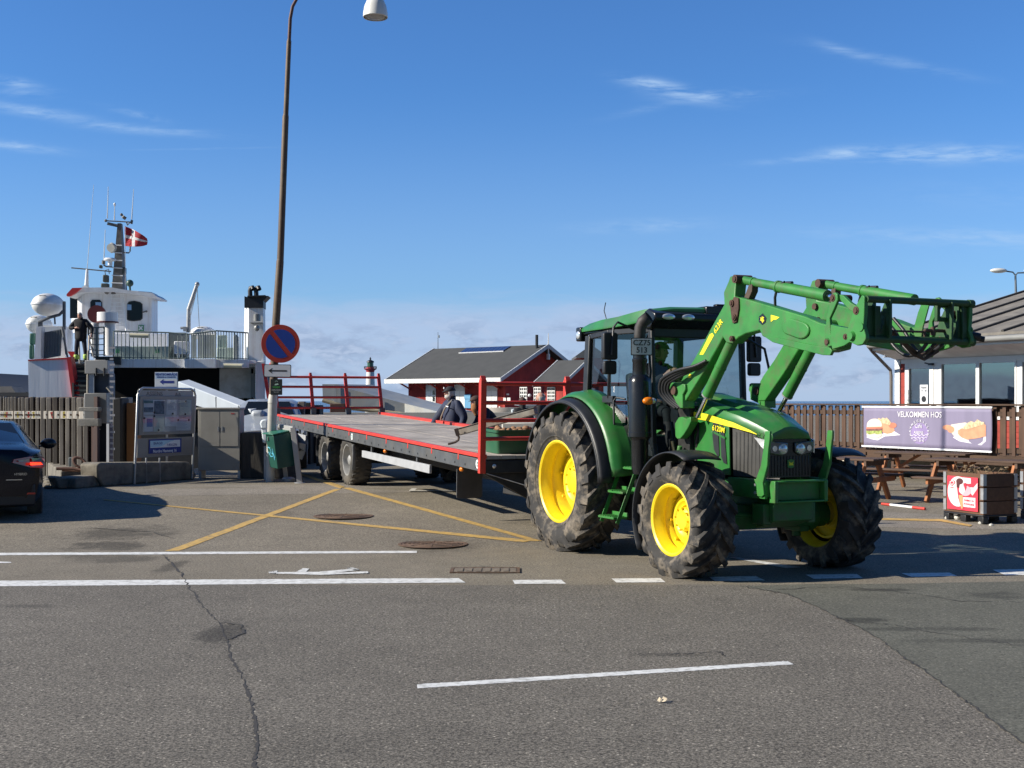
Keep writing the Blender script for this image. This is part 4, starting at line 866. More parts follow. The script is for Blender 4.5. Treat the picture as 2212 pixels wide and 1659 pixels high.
# front turntable, drawbar, tool box
mb = MB(); mb.prism([(-.03, -.24), (-1.25, -.92), (-1.7, -.92), (-TW + .03, -.24)], .06, .12, 0); mb.bar((.4, -.5, -.5), (-.75, -1.30, -.62), .1, .12); mb.bar((.4, -2.0, -.5), (-.75, -1.30, -.62), .1, .12); mb.bar((-.7, -1.3, -.62), (-1.05, -1.32, -.64), .08, .08)
mb.build('drawbar', DKB, RT, bevel=.012)
mb = MB(); mb.cyl((.02, -.06, -.24), (-.55, -1.25, -.62), .006, n=6); mb.cyl((-.55, -1.25, -.62), (-.9, -1.3, -.6), .012, n=6); mb.build('safety_cable', STEEL, RT)
mb = MB(); mb.ball((-.02, -.16, -.14), (.02, .03, .03)); mb.build('marker_lamp', LENS, RT)
def tr_wheel(x, y, zc, r=.47, w=.40, m=STEEL, side=1):
    t = bpy.data.objects.new('wheel', None); COL.objects.link(t); t.parent = RT; t.location = (x, y, zc); t.rotation_euler = (0, random.uniform(0, 3), 0 if side > 0 else math.pi)
    h = w / 2; mb = MB(); rr = .285
    pr = [(rr, h * .8), (rr + .02, h * .92), (rr + .07, h * 1.0), (r - .09, h * 1.0), (r - .03, h * .9), (r - .006, h * .72), (r, h * .3), (r + .002, 0)]; pr += [(a, -b) for a, b in pr[::-1][1:]]; mb.lathe(pr, ax=1, n=56)
    for k in range(24):
        a = 2 * math.pi * k / 24
        for sg in (-1, 1):
            aa = a + (.13 if sg > 0 else 0)
            q = [Vector((rq * math.cos(aq), yq, rq * math.sin(aq))) for rq in (r - .03, r + .013) for (yq, aq) in ((sg * h * .30, aa), (sg * h * .30, aa + .10), (sg * h * .88, aa + .19), (sg * h * .88, aa + .09))]
            mb.hexa(q)
    mb.build('tyre', TYREC, t, smooth=40, fix=True)
    mb = MB(); mb.lathe([(rr + .006, h * .78), (rr + .012, h * .86), (rr - .01, h * .84), (rr - .025, h * .6), (rr - .03, h * .1), (rr - .05, h * .0), (rr * .62, h * .16), (rr * .5, h * .20), (rr * .42, h * .12), (.095, h * .12), (.09, h * .62), (.06, h * .7), (.001, h * .7)], ax=1, n=40)
    for k in range(8): a = 2 * math.pi * k / 8; mb.cyl((.135 * math.cos(a), h * .12, .135 * math.sin(a)), (.135 * math.cos(a), h * .30, .135 * math.sin(a)), .014, n=6)
    mb.build('rim', m, t, fix=True); return t
ZR = lambda x: -((1.114 + .0349 * x) - gz(*(RM @ Vector((x, 0, 0))).xy)) 
RIMW = mat('silver_rim', (.36, .36, .35), .45, .3, .12, 8, dirt=(.2, .18, .15), dirt_amt=.5)
x1 = rh('3', 772, 1050, -.05)[0]; x2 = rh('3', 626, 1015, -.05)[0]
for x in (x1, x2):
    for y, s in ((-.28, 1), (-TW + .28, -1)): tr_wheel(x, y, ZR(x) + .47, m=RIMW, side=s)
for y, s in ((-1.45, 1), (-TW + .6, -1)): tr_wheel(.95, y, ZR(.95) + .40, r=.40, w=.3, side=s, m=DKB)
mb = MB()
for x in (x1, x2):
    mb = MB(); mb.cyl((x, -.35, ZR(x) + .46), (x, -TW + .35, ZR(x) + .46), .06)
    for y in (-.72, -1.83): mb.bar((x - .5, y, ZR(x) + .62), (x + .5, y, ZR(x) + .62), .08, .06); mb.box(x - .08, x + .08, y - .05, y + .05, ZR(x) + .4, -.2)
    mb.build('axle', DKB, RT, bevel=.008)
mb = MB(); mb.grid(lambda s, t: Vector((x1 + .56 * math.cos(R(178 + 47 - 120 * s)), -.06 - .44 * t, ZR(x1) + .47 + .56 * math.sin(R(178 + 47 - 120 * s)))), 14, 2)
mud = MB(); mud.grid(lambda s, t: Vector((x1 - .50 - .035 * math.sin(math.pi * s), -.06 - .07 * t, -.28 - .50 * s)), 10, 2); mud.build('mud_flap', mat('grey_flap', (.16, .165, .17), .5, .1, .2, 6), RT, solid=.012)
mud = MB(); mud.grid(lambda s, t: Vector((x2 + .55 + .05 * math.sin(math.pi * s), -.08 - .40 * t, -.28 - .62 * s)), 10, 2); mud.build('mud_flap', BLK, RT, solid=.012)
p = rh('3', 1525, 1045, -.35); q = rh('3', 1625, 1175, -.35); mb = MB(); mb.prism([(y, z) for y, z in rrect(-.52, -.12, -.72, -.27, .03)], 1.28, 1.30, 0); mb.build('mud_flap', mat('flap_rubber', (.07, .07, .072), .6, 0, .15, 6), RT)
# aluminium side guards
ALU = mat('aluminium', (.44, .45, .46), .45, .15, .08, 6)
a = rh('3', 893, 1000); b = rh('3', 1345, 1100)
mb = MB(); mb.hexa([Vector(q) for q in ((b.x, -.04, b.z - .07), (a.x, -.04, a.z - .055), (a.x, 0, a.z - .055), (b.x, 0, b.z - .07), (b.x, -.04, b.z + .06), (a.x, -.04, a.z + .065), (a.x, 0, a.z + .065), (b.x, 0, b.z + .06))]); sg = mb.build('side_guard', ALU, RT, bevel=.004)
mb = MB()
for f in (.12, .80): x = b.x + (a.x - b.x) * (1 - f); mb.box(x - .03, x + .03, -.075, -.042, min(a.z, b.z), -.20)
mb.build('guard_bracket', GBEAM, sg)
a = rh('3', 432, 885); b = rh('3', 515, 905); mb = MB(); mb.box(b.x, a.x + .5, -.04, 0, b.z - .09, b.z + .09); sg = mb.build('side_guard', ALU, RT, bevel=.004)
mb = MB(); [mb.box(x, x + .05, -.075, -.042, b.z, -.20) for x in (b.x + .03, b.x + .7)]; mb.build('guard_bracket', GBEAM, sg)
for cx, cy in ((1570, 1045), (1057, 942)):
    p = rh('3', cx, cy, -.05); mb = MB(); mb.ball((p.x, -.03, -.255), (.05, .03, .035)); mb.build('side_marker_lamp', AMBER, RT)
# racks
def rack(name, x, posts, top, rails, lean, bot, w):
    r = bpy.data.objects.new(name, None); COL.objects.link(r); r.parent = RT
    for y in posts:
        mb = MB(); mb.bar((x, y, bot), (x + lean, y, top), w, w, (1, 0, 0)); mb.prism([(x + lean - w / 2 + .003, top), (x + lean + w / 2 - .003, top), (x + lean, top + .06)], y - w / 2 + .004, y + w / 2 - .004, 1); mb.build('post', REDP, r, bevel=.006)
    for z in rails:
        xx = x + lean * (z - bot) / (top - bot) - .02; mb = MB(); mb.cyl((xx, posts[0], z), (xx, posts[-1], z), .028, n=12); mb.build('rail', REDP, r)
    return r
rack('front_rack', .035, [0.0, -1.27, -2.50], 1.03, [.98, .72, .48, .23], 0, -.24, .085)
rk = rack('rear_rack', TL - .05, [-.02, -.85, -1.68, -2.50], .90, [.855, .63, .39, .15], .32, -.0, .07)
mb = MB(); mb.bar((TL - .05, .03, 0), (TL + .35, .03, 1.17), .11, .11, (1, 0, 0)); mb.build('corner_post', REDP, rk, bevel=.008)
for y in (-.02, -.85, -1.68, -2.50):
    mb = MB(); mb.box(TL - .12, TL + .03, y - .05, y + .05, .002, .15); mb.build('socket', GBEAM, rk, bevel=.006)
for y in (-.02, -1.27, -2.5): pass

# green tub and steel beam on the deck
TB = hit(RM, '3', 1832, 984, 2, 0.0)
TUBM = RM @ Matrix.Translation((.24, -.30, .002))
tub = thing('tub', 'dark green plastic tub of brown lumps standing on the front of the trailer deck', 'tub', TUBM)
TG = mat('green_plastic', (.018, .10, .045), .45, 0, .1, 4, dirt=(.08, .1, .07), dirt_amt=.3)
mb = MB(); w, d, h = 1.15, .52, .33
for a0, a1 in ((0, 1),):
    o0 = [(x, y) for x, y in rrect(.03, d - .03, -w + .03, -.03, .05)]; o1 = rrect(0, d, -w, 0, .06); i1 = rrect(.02, d - .02, -w + .02, -.02, .05); i0 = rrect(.05, d - .05, -w + .05, -.05, .04); n = len(o0)
    vs = [(x, y, 0) for x, y in o0] + [(x, y, h) for x, y in o1] + [(x, y, h) for x, y in i1] + [(x, y, .03) for x, y in i0]
    mb.add(vs, [(k * n + i, k * n + (i + 1) % n, (k + 1) * n + (i + 1) % n, (k + 1) * n + i) for k in range(3) for i in range(n)] + [list(range(n))[::-1], list(range(3 * n, 4 * n))])
mb.build('body', TG, tub, fix=True, bevel=.004)
mb = MB(); o1 = rrect(-.02, d + .02, -w - .02, .02, .06); i1 = rrect(-.001, d + .001, -w - .001, .001, .06); n = len(o1)
mb.add([(x, y, h - .035) for x, y in o1] + [(x, y, h + .003) for x, y in o1] + [(x, y, h + .003) for x, y in i1] + [(x, y, h - .035) for x, y in i1], [(k * n + i, k * n + (i + 1) % n, ((k + 1) % 4) * n + (i + 1) % n, ((k + 1) % 4) * n + i) for k in range(4) for i in range(n)]); mb.build('rim', TG, tub, fix=True)
LOG = mat('log_bark', (.26, .14, .07), .8, 0, .35, 12); random.seed(8); mb = MB()
for k in range(46):
    x = random.uniform(.06, d - .06); y = random.uniform(-w + .06, -.06); z = h - random.uniform(-.015, .06); mb.ball((x, y, z), (random.uniform(.03, .06), random.uniform(.035, .07), random.uniform(.025, .045)), n=10, k=6, rot=Matrix.Rotation(random.uniform(0, 3), 3, 'Z'))
tag(mb.build('lumps', LOG, tub), None, None, kind='stuff')
A = at('3', 1540, 855, 18.6); B = at('3', 2060, 712, 18.0); d0 = (B - A).normalized()
t = thing('steel_beam', 'worn grey steel beam with a bent pipe at its end, leaning up across the trailer front', 'beam', A)
WS = mat('worn_steel', (.20, .19, .165), .6, .35, .3, 8, dirt=(.13, .08, .05), dirt_amt=.6)
mb = MB(); O = Vector((0, 0, 0)); mb.bar(O, (B - A), .12, .095, (0, 0, 1)); mb.bar(O + Vector((0, 0, .053)), (B - A) + Vector((0, 0, .053)), .15, .008); mb.build('beam', WS, t, bevel=.008)
mb = MB(); u_ = lambda x, y: at('G', x, y, 18.45) - A
mb.bar(u_(905, 1245), u_(935, 1345), .06, .035, (0, 1, 0)); mb.tube([u_(932, 1340), u_(948, 1370), u_(940, 1410), u_(900, 1440), u_(840, 1458), u_(790, 1470)], .018, n=10); mb.build('bent_pipe', mat('brown_pipe', (.10, .075, .06), .5, .5, .3, 8), t)
mb = MB(); q = A + d0 * .42; mb.box(.40 * d0.x - .03, .40 * d0.x + .05, -.09, .09, .40 * d0.z - .07, .40 * d0.z + .07); mb.cyl((.14 * d0.x, -.075, .14 * d0.z), (.14 * d0.x, -.065, .14 * d0.z), .012); mb.build('clamp', RUST, t, bevel=.006)
# ================================================================ people
SKIN = mat('skin', (.50, .27, .19), .55, 0, .08, 20)
HAIRG = mat('grey_hair', (.45, .43, .40), .8, 0, .25, 40); HAIRB = mat('brown_hair', (.12, .07, .04), .8, 0, .25, 40); GINGER = mat('ginger_beard', (.30, .13, .05), .85, 0, .25, 40)
NAVY = mat('navy_cloth', (.017, .026, .060), .75, 0, .25, 8, .4, 25); BLACKC = mat('black_cloth', (.013, .013, .015), .8, 0, .25, 8, .4, 25); CAPM = mat('cap_cloth', (.02, .02, .024), .8)
BROWNC = mat('brown_cloth', (.07, .04, .03), .85); HIVIS = mat('hi_vis_cloth', (.45, .62, .12), .6, 0, .1, 8, .3, 20); EYE = mat('eye_dark', (.02, .015, .012), .3); GLOVE = mat('dark_glove', (.02, .02, .022), .8); BOOT = mat('boot_leather', (.02, .018, .016), .6)
def skin_bake(verts, edges, sub=2):
    me = bpy.data.meshes.new('s'); me.from_pydata([v[0] for v in verts], edges, []); o = bpy.data.objects.new('s', me); COL.objects.link(o)
    o.modifiers.new('k', 'SKIN'); 
    if not me.skin_vertices: 
        bpy.context.view_layer.objects.active = o; me.attributes.new('skin_radius_dummy', 'FLOAT', 'POINT')
    sv = me.skin_vertices[0].data
    for i, v in enumerate(verts):
        r = v[1]; sv[i].radius = (r, r) if not isinstance(r, tuple) else r; sv[i].use_root = (i == 0)
    m = o.modifiers.new('d', 'SUBSURF'); m.levels = sub; m.render_levels = sub
    dg = bpy.context.evaluated_depsgraph_get(); e = bpy.data.meshes.new_from_object(o.evaluated_get(dg))
    out = ([v.co.copy() for v in e.vertices], [list(p.vertices) for p in e.polygons]); bpy.data.objects.remove(o); bpy.data.meshes.remove(e); return out
BASE = dict(pelvis=(0, 0, .95), waist=(0, 0, 1.10), chest=(0, 0, 1.32), neck=(0, 0, 1.49), hb=(.02, 0, 1.57), hm=(.03, 0, 1.655), ht=(.015, 0, 1.73),
            sl=(0, .19, 1.43), el=(-.03, .25, 1.15), wl=(.06, .26, .92), sr=(0, -.19, 1.43), er=(-.03, -.25, 1.15), wr=(.06, -.26, .92),
            hl=(0, .10, .92), kl=(.03, .11, .50), al=(-.02, .11, .10), tl=(.14, .13, .05), hr=(0, -.10, .92), kr=(.03, -.11, .50), ar=(-.02, -.11, .10), tr=(.14, -.13, .05))
def person(label, M, pose={}, jacket=NAVY, trousers=BLACKC, hair=HAIRG, cap=None, beard=None, hand=SKIN, group=None, bald=False, look=0.0, tilt=0.0, coat=0.0, legs=True, build=1.0, cuffs=None, scale=1.0):
    j = {k: Vector(v) for k, v in BASE.items()}; j.update({k: Vector(v) for k, v in pose.items()})
    t = thing('person', label, 'person', M @ Matrix.Scale(scale, 4), group)
    names = ['pelvis', 'waist', 'chest', 'neck', 'hb', 'sl', 'el', 'wl', 'sr', 'er', 'wr']; rad = [.11, .11, .12, .055, .05, .045, .035, .028, .045, .035, .028]
    ed = [('pelvis', 'waist'), ('waist', 'chest'), ('chest', 'neck'), ('neck', 'hb'), ('chest', 'sl'), ('sl', 'el'), ('el', 'wl'), ('chest', 'sr'), ('sr', 'er'), ('er', 'wr')]
    if legs: names += ['hl', 'kl', 'al', 'tl', 'hr', 'kr', 'ar', 'tr']; rad += [.085, .055, .04, .035, .085, .055, .04, .035]; ed += [('pelvis', 'hl'), ('hl', 'kl'), ('kl', 'al'), ('al', 'tl'), ('pelvis', 'hr'), ('hr', 'kr'), ('kr', 'ar'), ('ar', 'tr')]
    vs, fs = skin_bake([(j[n], r) for n, r in zip(names, rad)], [(names.index(a), names.index(b)) for a, b in ed])
    mb = MB(); mb.add(vs, fs)
    HM = Matrix.Translation(j['hb']) @ Matrix.Rotation(look, 4, 'Z') @ Matrix.Rotation(tilt, 4, 'Y')
    def hd(a, b):   # head surface: a round, b bottom to top
        th_ = 2 * math.pi * a; ph = -math.pi / 2 + math.pi * b; x, y, z = math.cos(ph) * math.cos(th_), math.cos(ph) * math.sin(th_), math.sin(ph)
        lo = max(0, -z); X = .098 * x * (1 - .12 * lo) + .012 * lo; Yy = .076 * y * (1 - .30 * lo ** 1.5); Z = .115 * z
        if x > .2: X += .006 * max(0, -z) + .004 * max(0, z - .35) - .006 * math.exp(-((z - .12) / .12) ** 2)
        return HM @ Vector((X + .025, Yy, Z + .10))
    mb.grid(hd, 24, 18)
    mb.add([HM @ Vector(p) for p in ((.112, .012, .108), (.112, -.012, .108), (.142, -.014, .080), (.142, .014, .080), (.118, 0, .066), (.118, 0, .125))], [(5, 0, 3), (5, 3, 2), (5, 2, 1), (3, 4, 2), (0, 4, 3), (1, 2, 4)])
    for s in (-1, 1):
        mb.ball(HM @ Vector((.02, s * .077, .098)), (.018, .010, .030), n=8, k=6)
        mb.m(1).ball(HM @ Vector((.106, s * .032, .112)), (.009, .012, .007), n=8, k=5); mb.m(0)
    mb.m(2).ball(HM @ Vector((.109, 0, .042)), (.010, .026, .006), n=8, k=5); mb.m(3)
    for sd, w, e in (('l', 'wl', 'el'), ('r', 'wr', 'er')):
        d = (j[w] - j[e]).normalized(); side = Vector((0, 1 if sd == 'l' else -1, 0)); pl = d.cross(side).normalized() * (1 if sd == 'l' else 1); ac = d.cross(pl).normalized()
        fwd = Vector((1, 0, 0)); fwd = (fwd - d * fwd.dot(d)); fwd = fwd.normalized() if fwd.length > .1 else Vector((0, 0, -1)); inn = d.cross(fwd).normalized(); inn = inn if inn.dot(side) < 0 else -inn
        c = j[w] + d * .055; mb.ball(c, (.03, .03, .03), n=10, k=6)
        mb.tube([j[w] - d * .02, j[w] + d * .03, j[w] + d * .085], [.026, .034, .034], n=10)
        for q, ln in zip((-.027, -.009, .009, .027), (.066, .076, .080, .070)):
            b0 = j[w] + d * .085 + fwd * q; mb.tube([b0 - d * .02, b0 + d * ln * .45, b0 + d * ln * .75 + inn * ln * .25, b0 + d * ln * .85 + inn * ln * .55], [.010, .0095, .009, .007], n=6)
        b0 = j[w] + d * .03 + fwd * .03; mb.tube([b0 - fwd * .01, b0 + fwd * .03 + d * .03, b0 + fwd * .03 + d * .062 + inn * .015], [.012, .011, .008], n=6)
    mb.build('body', [SKIN, EYE, mat('lips', (.32, .12, .10), .5), hand], t, smooth=60)
    # jacket
    b = build; k = ['chest', 'waist', 'pelvis', 'sl', 'el', 'wl', 'sr', 'er', 'wr', 'neck']
    low = j['pelvis'] + Vector((0, 0, -coat)); jr = [(.155 * b, .185 * b), (.15 * b, .17 * b), (.15 * b, .175 * b), .100 * b, .068 * b, .050, .100 * b, .068 * b, .050, .078]
    vv = [(j[n], r) for n, r in zip(k, jr)]; vv.append((low, (.165 * b, .18 * b)))
    cuf = {}
    for w, e in (('wl', 'el'), ('wr', 'er')): vv[k.index(w)] = (j[w] - (j[w] - j[e]).normalized() * .02, .050)
    vs, fs = skin_bake(vv, [(0, 1), (1, 2), (2, 10), (0, 3), (3, 4), (4, 5), (0, 6), (6, 7), (7, 8), (0, 9)])
    mb = MB(); mb.add(vs, fs); mb.tube([j['neck'] + Vector((0, 0, -.02)), j['neck'] + Vector((.004, 0, .05)), j['hb'] + Vector((.0, 0, .02))], [.085, .078, .088], n=16); jk = mb.build('jacket', jacket, t, smooth=60)
    if legs:
        vs, fs = skin_bake([(j['pelvis'], .135), (j['hl'], .105), (j['kl'], .075), (j['al'], .062), (j['hr'], .105), (j['kr'], .075), (j['ar'], .062)], [(0, 1), (1, 2), (2, 3), (0, 4), (4, 5), (5, 6)])
        mb = MB(); mb.add(vs, fs); mb.build('trousers', trousers, t, smooth=60)
        for q in ('l', 'r'):
            a, b2 = j['a' + q], j['t' + q]; mb = MB(); mb.tube([a + Vector((-.05, 0, -.02)), a + Vector((0, 0, -.02)), (a + b2) / 2 + Vector((.02, 0, 0)), b2 + Vector((.03, 0, -.005))], [.04, .055, .05, .035], n=12); mb.tube([a + Vector((0, 0, -.03)), a + Vector((0, 0, .10))], [.055, .058], n=12); mb.build('boot', BOOT, t)
            if cuffs:
                kk = j['k' + q]; mb = MB(); mb.tube([a * .95 + kk * .05, a * .8 + kk * .2, a * .62 + kk * .38, a * .52 + kk * .48], [.085, .092, .086, .078], n=14, caps=False); mb.build('trouser_cuff', cuffs, t, solid=.004, fix=True)
    if not bald or not cap:
        mb = MB(); lo = .45 if bald else .50
        def hr_(a, bb):
            th_ = R(62 if not bald else 75) + (R(298 if not bald else 285) - R(62 if not bald else 75)) * a; ph = R(-32) + (R(88 if not bald else 12) - R(-32)) * bb
            return HM @ Vector((.025 + .107 * math.cos(ph) * math.cos(th_), .085 * math.cos(ph) * math.sin(th_), .10 + .124 * math.sin(ph)))
        mb.grid(hr_, 16, 10)
        if not bald: mb.grid(lambda a, bb: HM @ Vector((.022 + .104 * math.cos(R(38 + 50 * bb)) * math.cos(R(-62 + 124 * a)), .084 * math.cos(R(38 + 50 * bb)) * math.sin(R(-62 + 124 * a)), .10 + .124 * math.sin(R(38 + 50 * bb)))), 10, 5)
        mb.build('hair', hair, t, smooth=60, solid=.006)
    if beard:
        mb = MB(); L_ = beard[1]
        def bf(a, bb):
            an = R(-85 + 170 * a); z = .062 - (.075 + L_) * bb; rr = (.090 + .012 * math.sin(math.pi * bb)) * (1 - .55 * sst(bb, .35, 1.0)); return HM @ Vector((.030 + rr * math.cos(an) * 1.02, rr * .80 * math.sin(an), z + .03 * (1 - math.cos(an)) * .5))
        mb.grid(bf, 14, 10); mb.grid(lambda a, bb: HM @ Vector((.114, -.035 + .07 * a, .050 + .014 * bb)), 4, 2); mb.build('beard', beard[0], t, smooth=60, solid=.012)
    if cap:
        mb = MB(); mb.grid(lambda a, bb: HM @ Vector((.022 + (.112 + .01 * (1 - bb)) * math.cos(R(8 + 81 * bb)) * math.cos(2 * math.pi * a), .090 * math.cos(R(8 + 81 * bb)) * math.sin(2 * math.pi * a), .125 + .105 * math.sin(R(8 + 81 * bb)))), 24, 8)
        mb.grid(lambda a, bb: HM @ Vector((.085 + .075 * bb * math.cos(R(-60 + 120 * a)) + .02, .078 * math.sin(R(-60 + 120 * a)) * (1 - .1 * bb), .148 - .018 * bb)), 12, 3); mb.build('cap', cap, t, smooth=60, solid=.006)
    return t, j, HM
def stand(p, heading): return Matrix.Translation(p) @ Matrix.Rotation(heading, 4, 'Z')
def gat(u, Y): X = (u - CU) / FPX * Y; return Vector((X, Y, gz(X, Y)))
# man in navy jacket behind the trailer, looking left
t, j, HM = person('man in black cap, white beard and navy jacket standing behind the trailer deck', stand(gat(977, 25.5), R(212)), jacket=NAVY, trousers=NAVY, cap=CAPM, beard=(HAIRG, .035), hand=GLOVE, scale=1.045, build=1.22,
       pose=dict(el=(-.08, .36, 1.18), wl=(.04, .33, .94), er=(.16, -.34, 1.16), wr=(.34, -.26, .98)), look=R(-12), tilt=R(4))
mb = MB(); mb.tube([(.06, .10, 1.53), (.20, .05, 1.36), (.215, -.06, 1.2), (.20, -.16, 1.02), (.1, -.22, .92)], .016, n=6); mb.build('shoulder_strap', mat('tan_strap', (.30, .26, .2), .8), t)
mb = MB(); mb.bar((.17, .14, 1.40), (.18, .06, 1.41), .004, .02); mb.build('chest_mark', WHITE, t)
mb = MB(); mb.bar(HM @ Vector((.135, .02, .205)), HM @ Vector((.135, -.02, .205)), .02, .03); mb.build('cap_badge', WHITE, t)
person('man with brown cap and long ginger beard stooping behind the front rack of the trailer', stand(gat(1062, 25.2), R(190)), jacket=mat('dark_navy_cloth', (.012, .013, .03), .8), trousers=BLACKC, hair=HAIRB, cap=BROWNC, beard=(GINGER, .17),
       pose=dict(chest=(.12, 0, 1.28), neck=(.24, 0, 1.40), hb=(.29, 0, 1.46), hm=(.3, 0, 1.5), sl=(.14, .20, 1.36), sr=(.16, -.20, 1.36), el=(.22, .30, 1.12), er=(.26, -.28, 1.12), wl=(.42, .2, .98), wr=(.45, -.16, .98)), look=R(6), tilt=R(6), build=1.12)
person('bald grey haired man seen between the trailer rack and the rear tractor wheel', stand(gat(1172, 26.5), R(150)), jacket=BLACKC, hair=HAIRG, bald=True, scale=.985, look=R(20))
person('distant person in a brown hat seen between the trailer rails', stand(gat(1129, 30), R(100)), jacket=BLACKC, hair=HAIRB, cap=BROWNC, scale=.93)
# driver
DM = TM @ Matrix.Translation((.45, .03, .80)); 
t, j, HM = person('driver with a peaked cap sitting inside the tractor cab', DM, jacket=BLACKC, trousers=BLACKC, cap=CAPM, hair=HAIRB,
       pose=dict(el=(.25, .30, 1.25), wl=(.50, .20, 1.38), er=(.22, -.30, 1.22), wr=(.48, -.18, 1.38), hl=(.12, .12, .95), kl=(.48, .16, .92), al=(.55, .16, .50), tl=(.69, .17, .48), hr=(.12, -.12, .95), kr=(.48, -.16, .92), ar=(.55, -.16, .50), tr=(.69, -.17, .48)), look=R(25), scale=1.0)
# man on the ferry stairs
FM = at('1', 640, 1465, 43.6)
person('man in a black coat and hi-vis trouser cuffs on the ferry stairs', stand(FM + Vector((0, 0, .0)), R(-95)), jacket=BLACKC, trousers=mat('dark_navy_trousers', (.014, .016, .03), .8), hair=HAIRG, cuffs=HIVIS, coat=.22, build=1.28, scale=1.0,
       pose=dict(hb=(.05, 0, 1.555), er=(.10, -.36, 1.20), wr=(.20, -.10, 1.22), el=(-.02, .40, 1.2), wl=(.12, .44, .98), kl=(.05, .17, .52), kr=(.03, -.15, .50), al=(0, .19, .1), ar=(-.02, -.17, .1), tl=(.15, .2, .05), tr=(.13, -.19, .05)), tilt=R(14), look=R(8))
# ================================================================ ferry
FY = 44.0
FW = mat('ferry_white', (.80, .81, .82), .4, 0, .05, 1.5, dirt=(.42, .31, .21), dirt_amt=.38, dscale=1.2, dst=(5, 5, .5))
FGR = mat('ferry_green_grey', (.34, .42, .38), .5, 0, .06, 2); FDK = mat('ferry_dark', (.012, .012, .013), .7); FRED = mat('ferry_red', (.55, .03, .03), .45, 0, .1, 3)
RAILM = mat('rail_grey_green', (.16, .20, .19), .5); FGREY = mat('mast_grey', (.13, .125, .115), .6, 0, .2, 6, dirt=(.25, .23, .2), dirt_amt=.4); TUBEY = mat('lamp_tube_cream', (.65, .60, .42), .4)
FEM = Matrix.Translation((-12.5, FY, 0)) @ Matrix.Rotation(R(5), 4, 'Z')     # the ferry lies turned 5 degrees
FE = thing('ferry', 'small white and black car ferry moored at the quay with its bow open', 'ferry', FEM)
def fat(k, x, y, Y=FY): return hit(FEM, k, x, y, 1, Y - FY) + Vector((0, FY, 0))
def f1(x, y, Y=FY): return hit(FEM, '1', x, y, 1, Y - FY)
def fbox(mb, x0, y0, x1, y1, Ya, Yb):
    """box whose front face at depth Ya spans the measured rectangle"""
    a = f1(x0, y1, Ya); b = f1(x1, y0, Ya); mb.box(a.x, b.x, Ya - FY, Yb - FY, a.z, b.z); return mb
def fpoly(mb, k, pts, Ya, Yb):
    q = [fat(k, x, y, Ya) for x, y in pts]; mb.prism([(p.x, p.z) for p in q], Ya - FY, Yb - FY, 1); return mb
# hull (side shells) and open car deck
L0 = f1(222, 1700).x; R0 = f1(2090, 1700).x
mb = MB(); mb.box(L0, L0 + .35, .6, 20, -1.4, 2.9); mb.hexa([Vector(p) for p in ((R0 - .35, .4, -1.4), (R0, .4, -1.4), (R0 - 2.6, 20, -1.4), (R0 - 2.9, 20, -1.4), (R0 - .35, .4, 3.3), (R0, .4, 3.3), (R0 - 2.6, 20, 3.3), (R0 - 2.9, 20, 3.3))]); mb.box(L0 + .35, R0 - 3, 19.5, 19.9, .7, 3.2)
mb.build('hull', FW, FE, bevel=.03)
mb = MB(); mb.box(L0 + .35, R0 - 3, .8, 19.8, -1.4, .7); mb.box(R0 - 3, R0 - .6, .8, 4, -1.4, .7); mb.build('lower_hull', mat('hull_dark', (.05, .045, .04), .7, 0, .2, 3), FE)
mb = MB(); mb.box(L0 + .36, R0 - 2.2, 4.5, 4.7, .71, 3.3); mb.box(R0 - 2.6, R0 - 1.2, 7.5, 7.7, .71, 3.3); mb.box(L0 + .36, R0 - 3.0, .85, 19.4, .702, .72); mb.build('car_deck', FDK, FE)
mb = MB()
for k in range(8): x = R0 - 2.3 + k * .27; mb.box(x, x + .1, 7.3, 7.5, .8, 3.2)
mb.build('deck_frames', mat('frame_grey_white', (.35, .36, .34), .6, dirt=(.25, .2, .13), dirt_amt=.6), FE)
# white bow plating on the left with red edges
mb = MB(); fpoly(mb, '1', [(222, 1442), (530, 1428), (575, 1780), (228, 1780)], 42.6, 42.75); bw = mb.build('bow_bulwark', mat('bulwark_white', (.80, .81, .82), .45, 0, .06, 2, .5, 1.2, stretch=(5, 1, .3)), FE)
for q in (([(220, 1440), (530, 1424), (530, 1436), (222, 1450)], 42.55, 42.8), ([(528, 1424), (560, 1415), (610, 1780), (575, 1780)], 42.5, 43.0), ([(535, 1375), (600, 1375), (600, 1420), (560, 1420)], 44.9, 45.0)): mb = MB(); fpoly(mb, '1', *q); mb.build('red_edge', FRED, FE)
# upper deck
mb = MB(); fbox(mb, 745, 1438, 1965, 1502, FY, FY + .25); fpoly(mb, '1', [(1460, 1436), (1705, 1432), (1705, 1506), (1460, 1506)], FY - .35, FY + .0); a = f1(560, 1440); mb.hexa([Vector(p) for p in ((L0 + .3, .25, a.z - .12), (R0 - .3, .25, a.z - .12), (R0 - 2.9, 20, a.z - .12), (L0 + .3, 20, a.z - .12), (L0 + .3, .25, a.z), (R0 - .3, .25, a.z), (R0 - 2.9, 20, a.z), (L0 + .3, 20, a.z))])
mb.build('upper_deck', FW, FE, bevel=.01); UD = a.z
mb = MB(); fpoly(mb, '1', [(745, 1415), (950, 1415), (952, 1480), (870, 1478), (830, 1440), (760, 1440)], FY - .2, FY - .05); mb.build('landing_edge', mat('dark_olive', (.04, .042, .035), .6), FE)
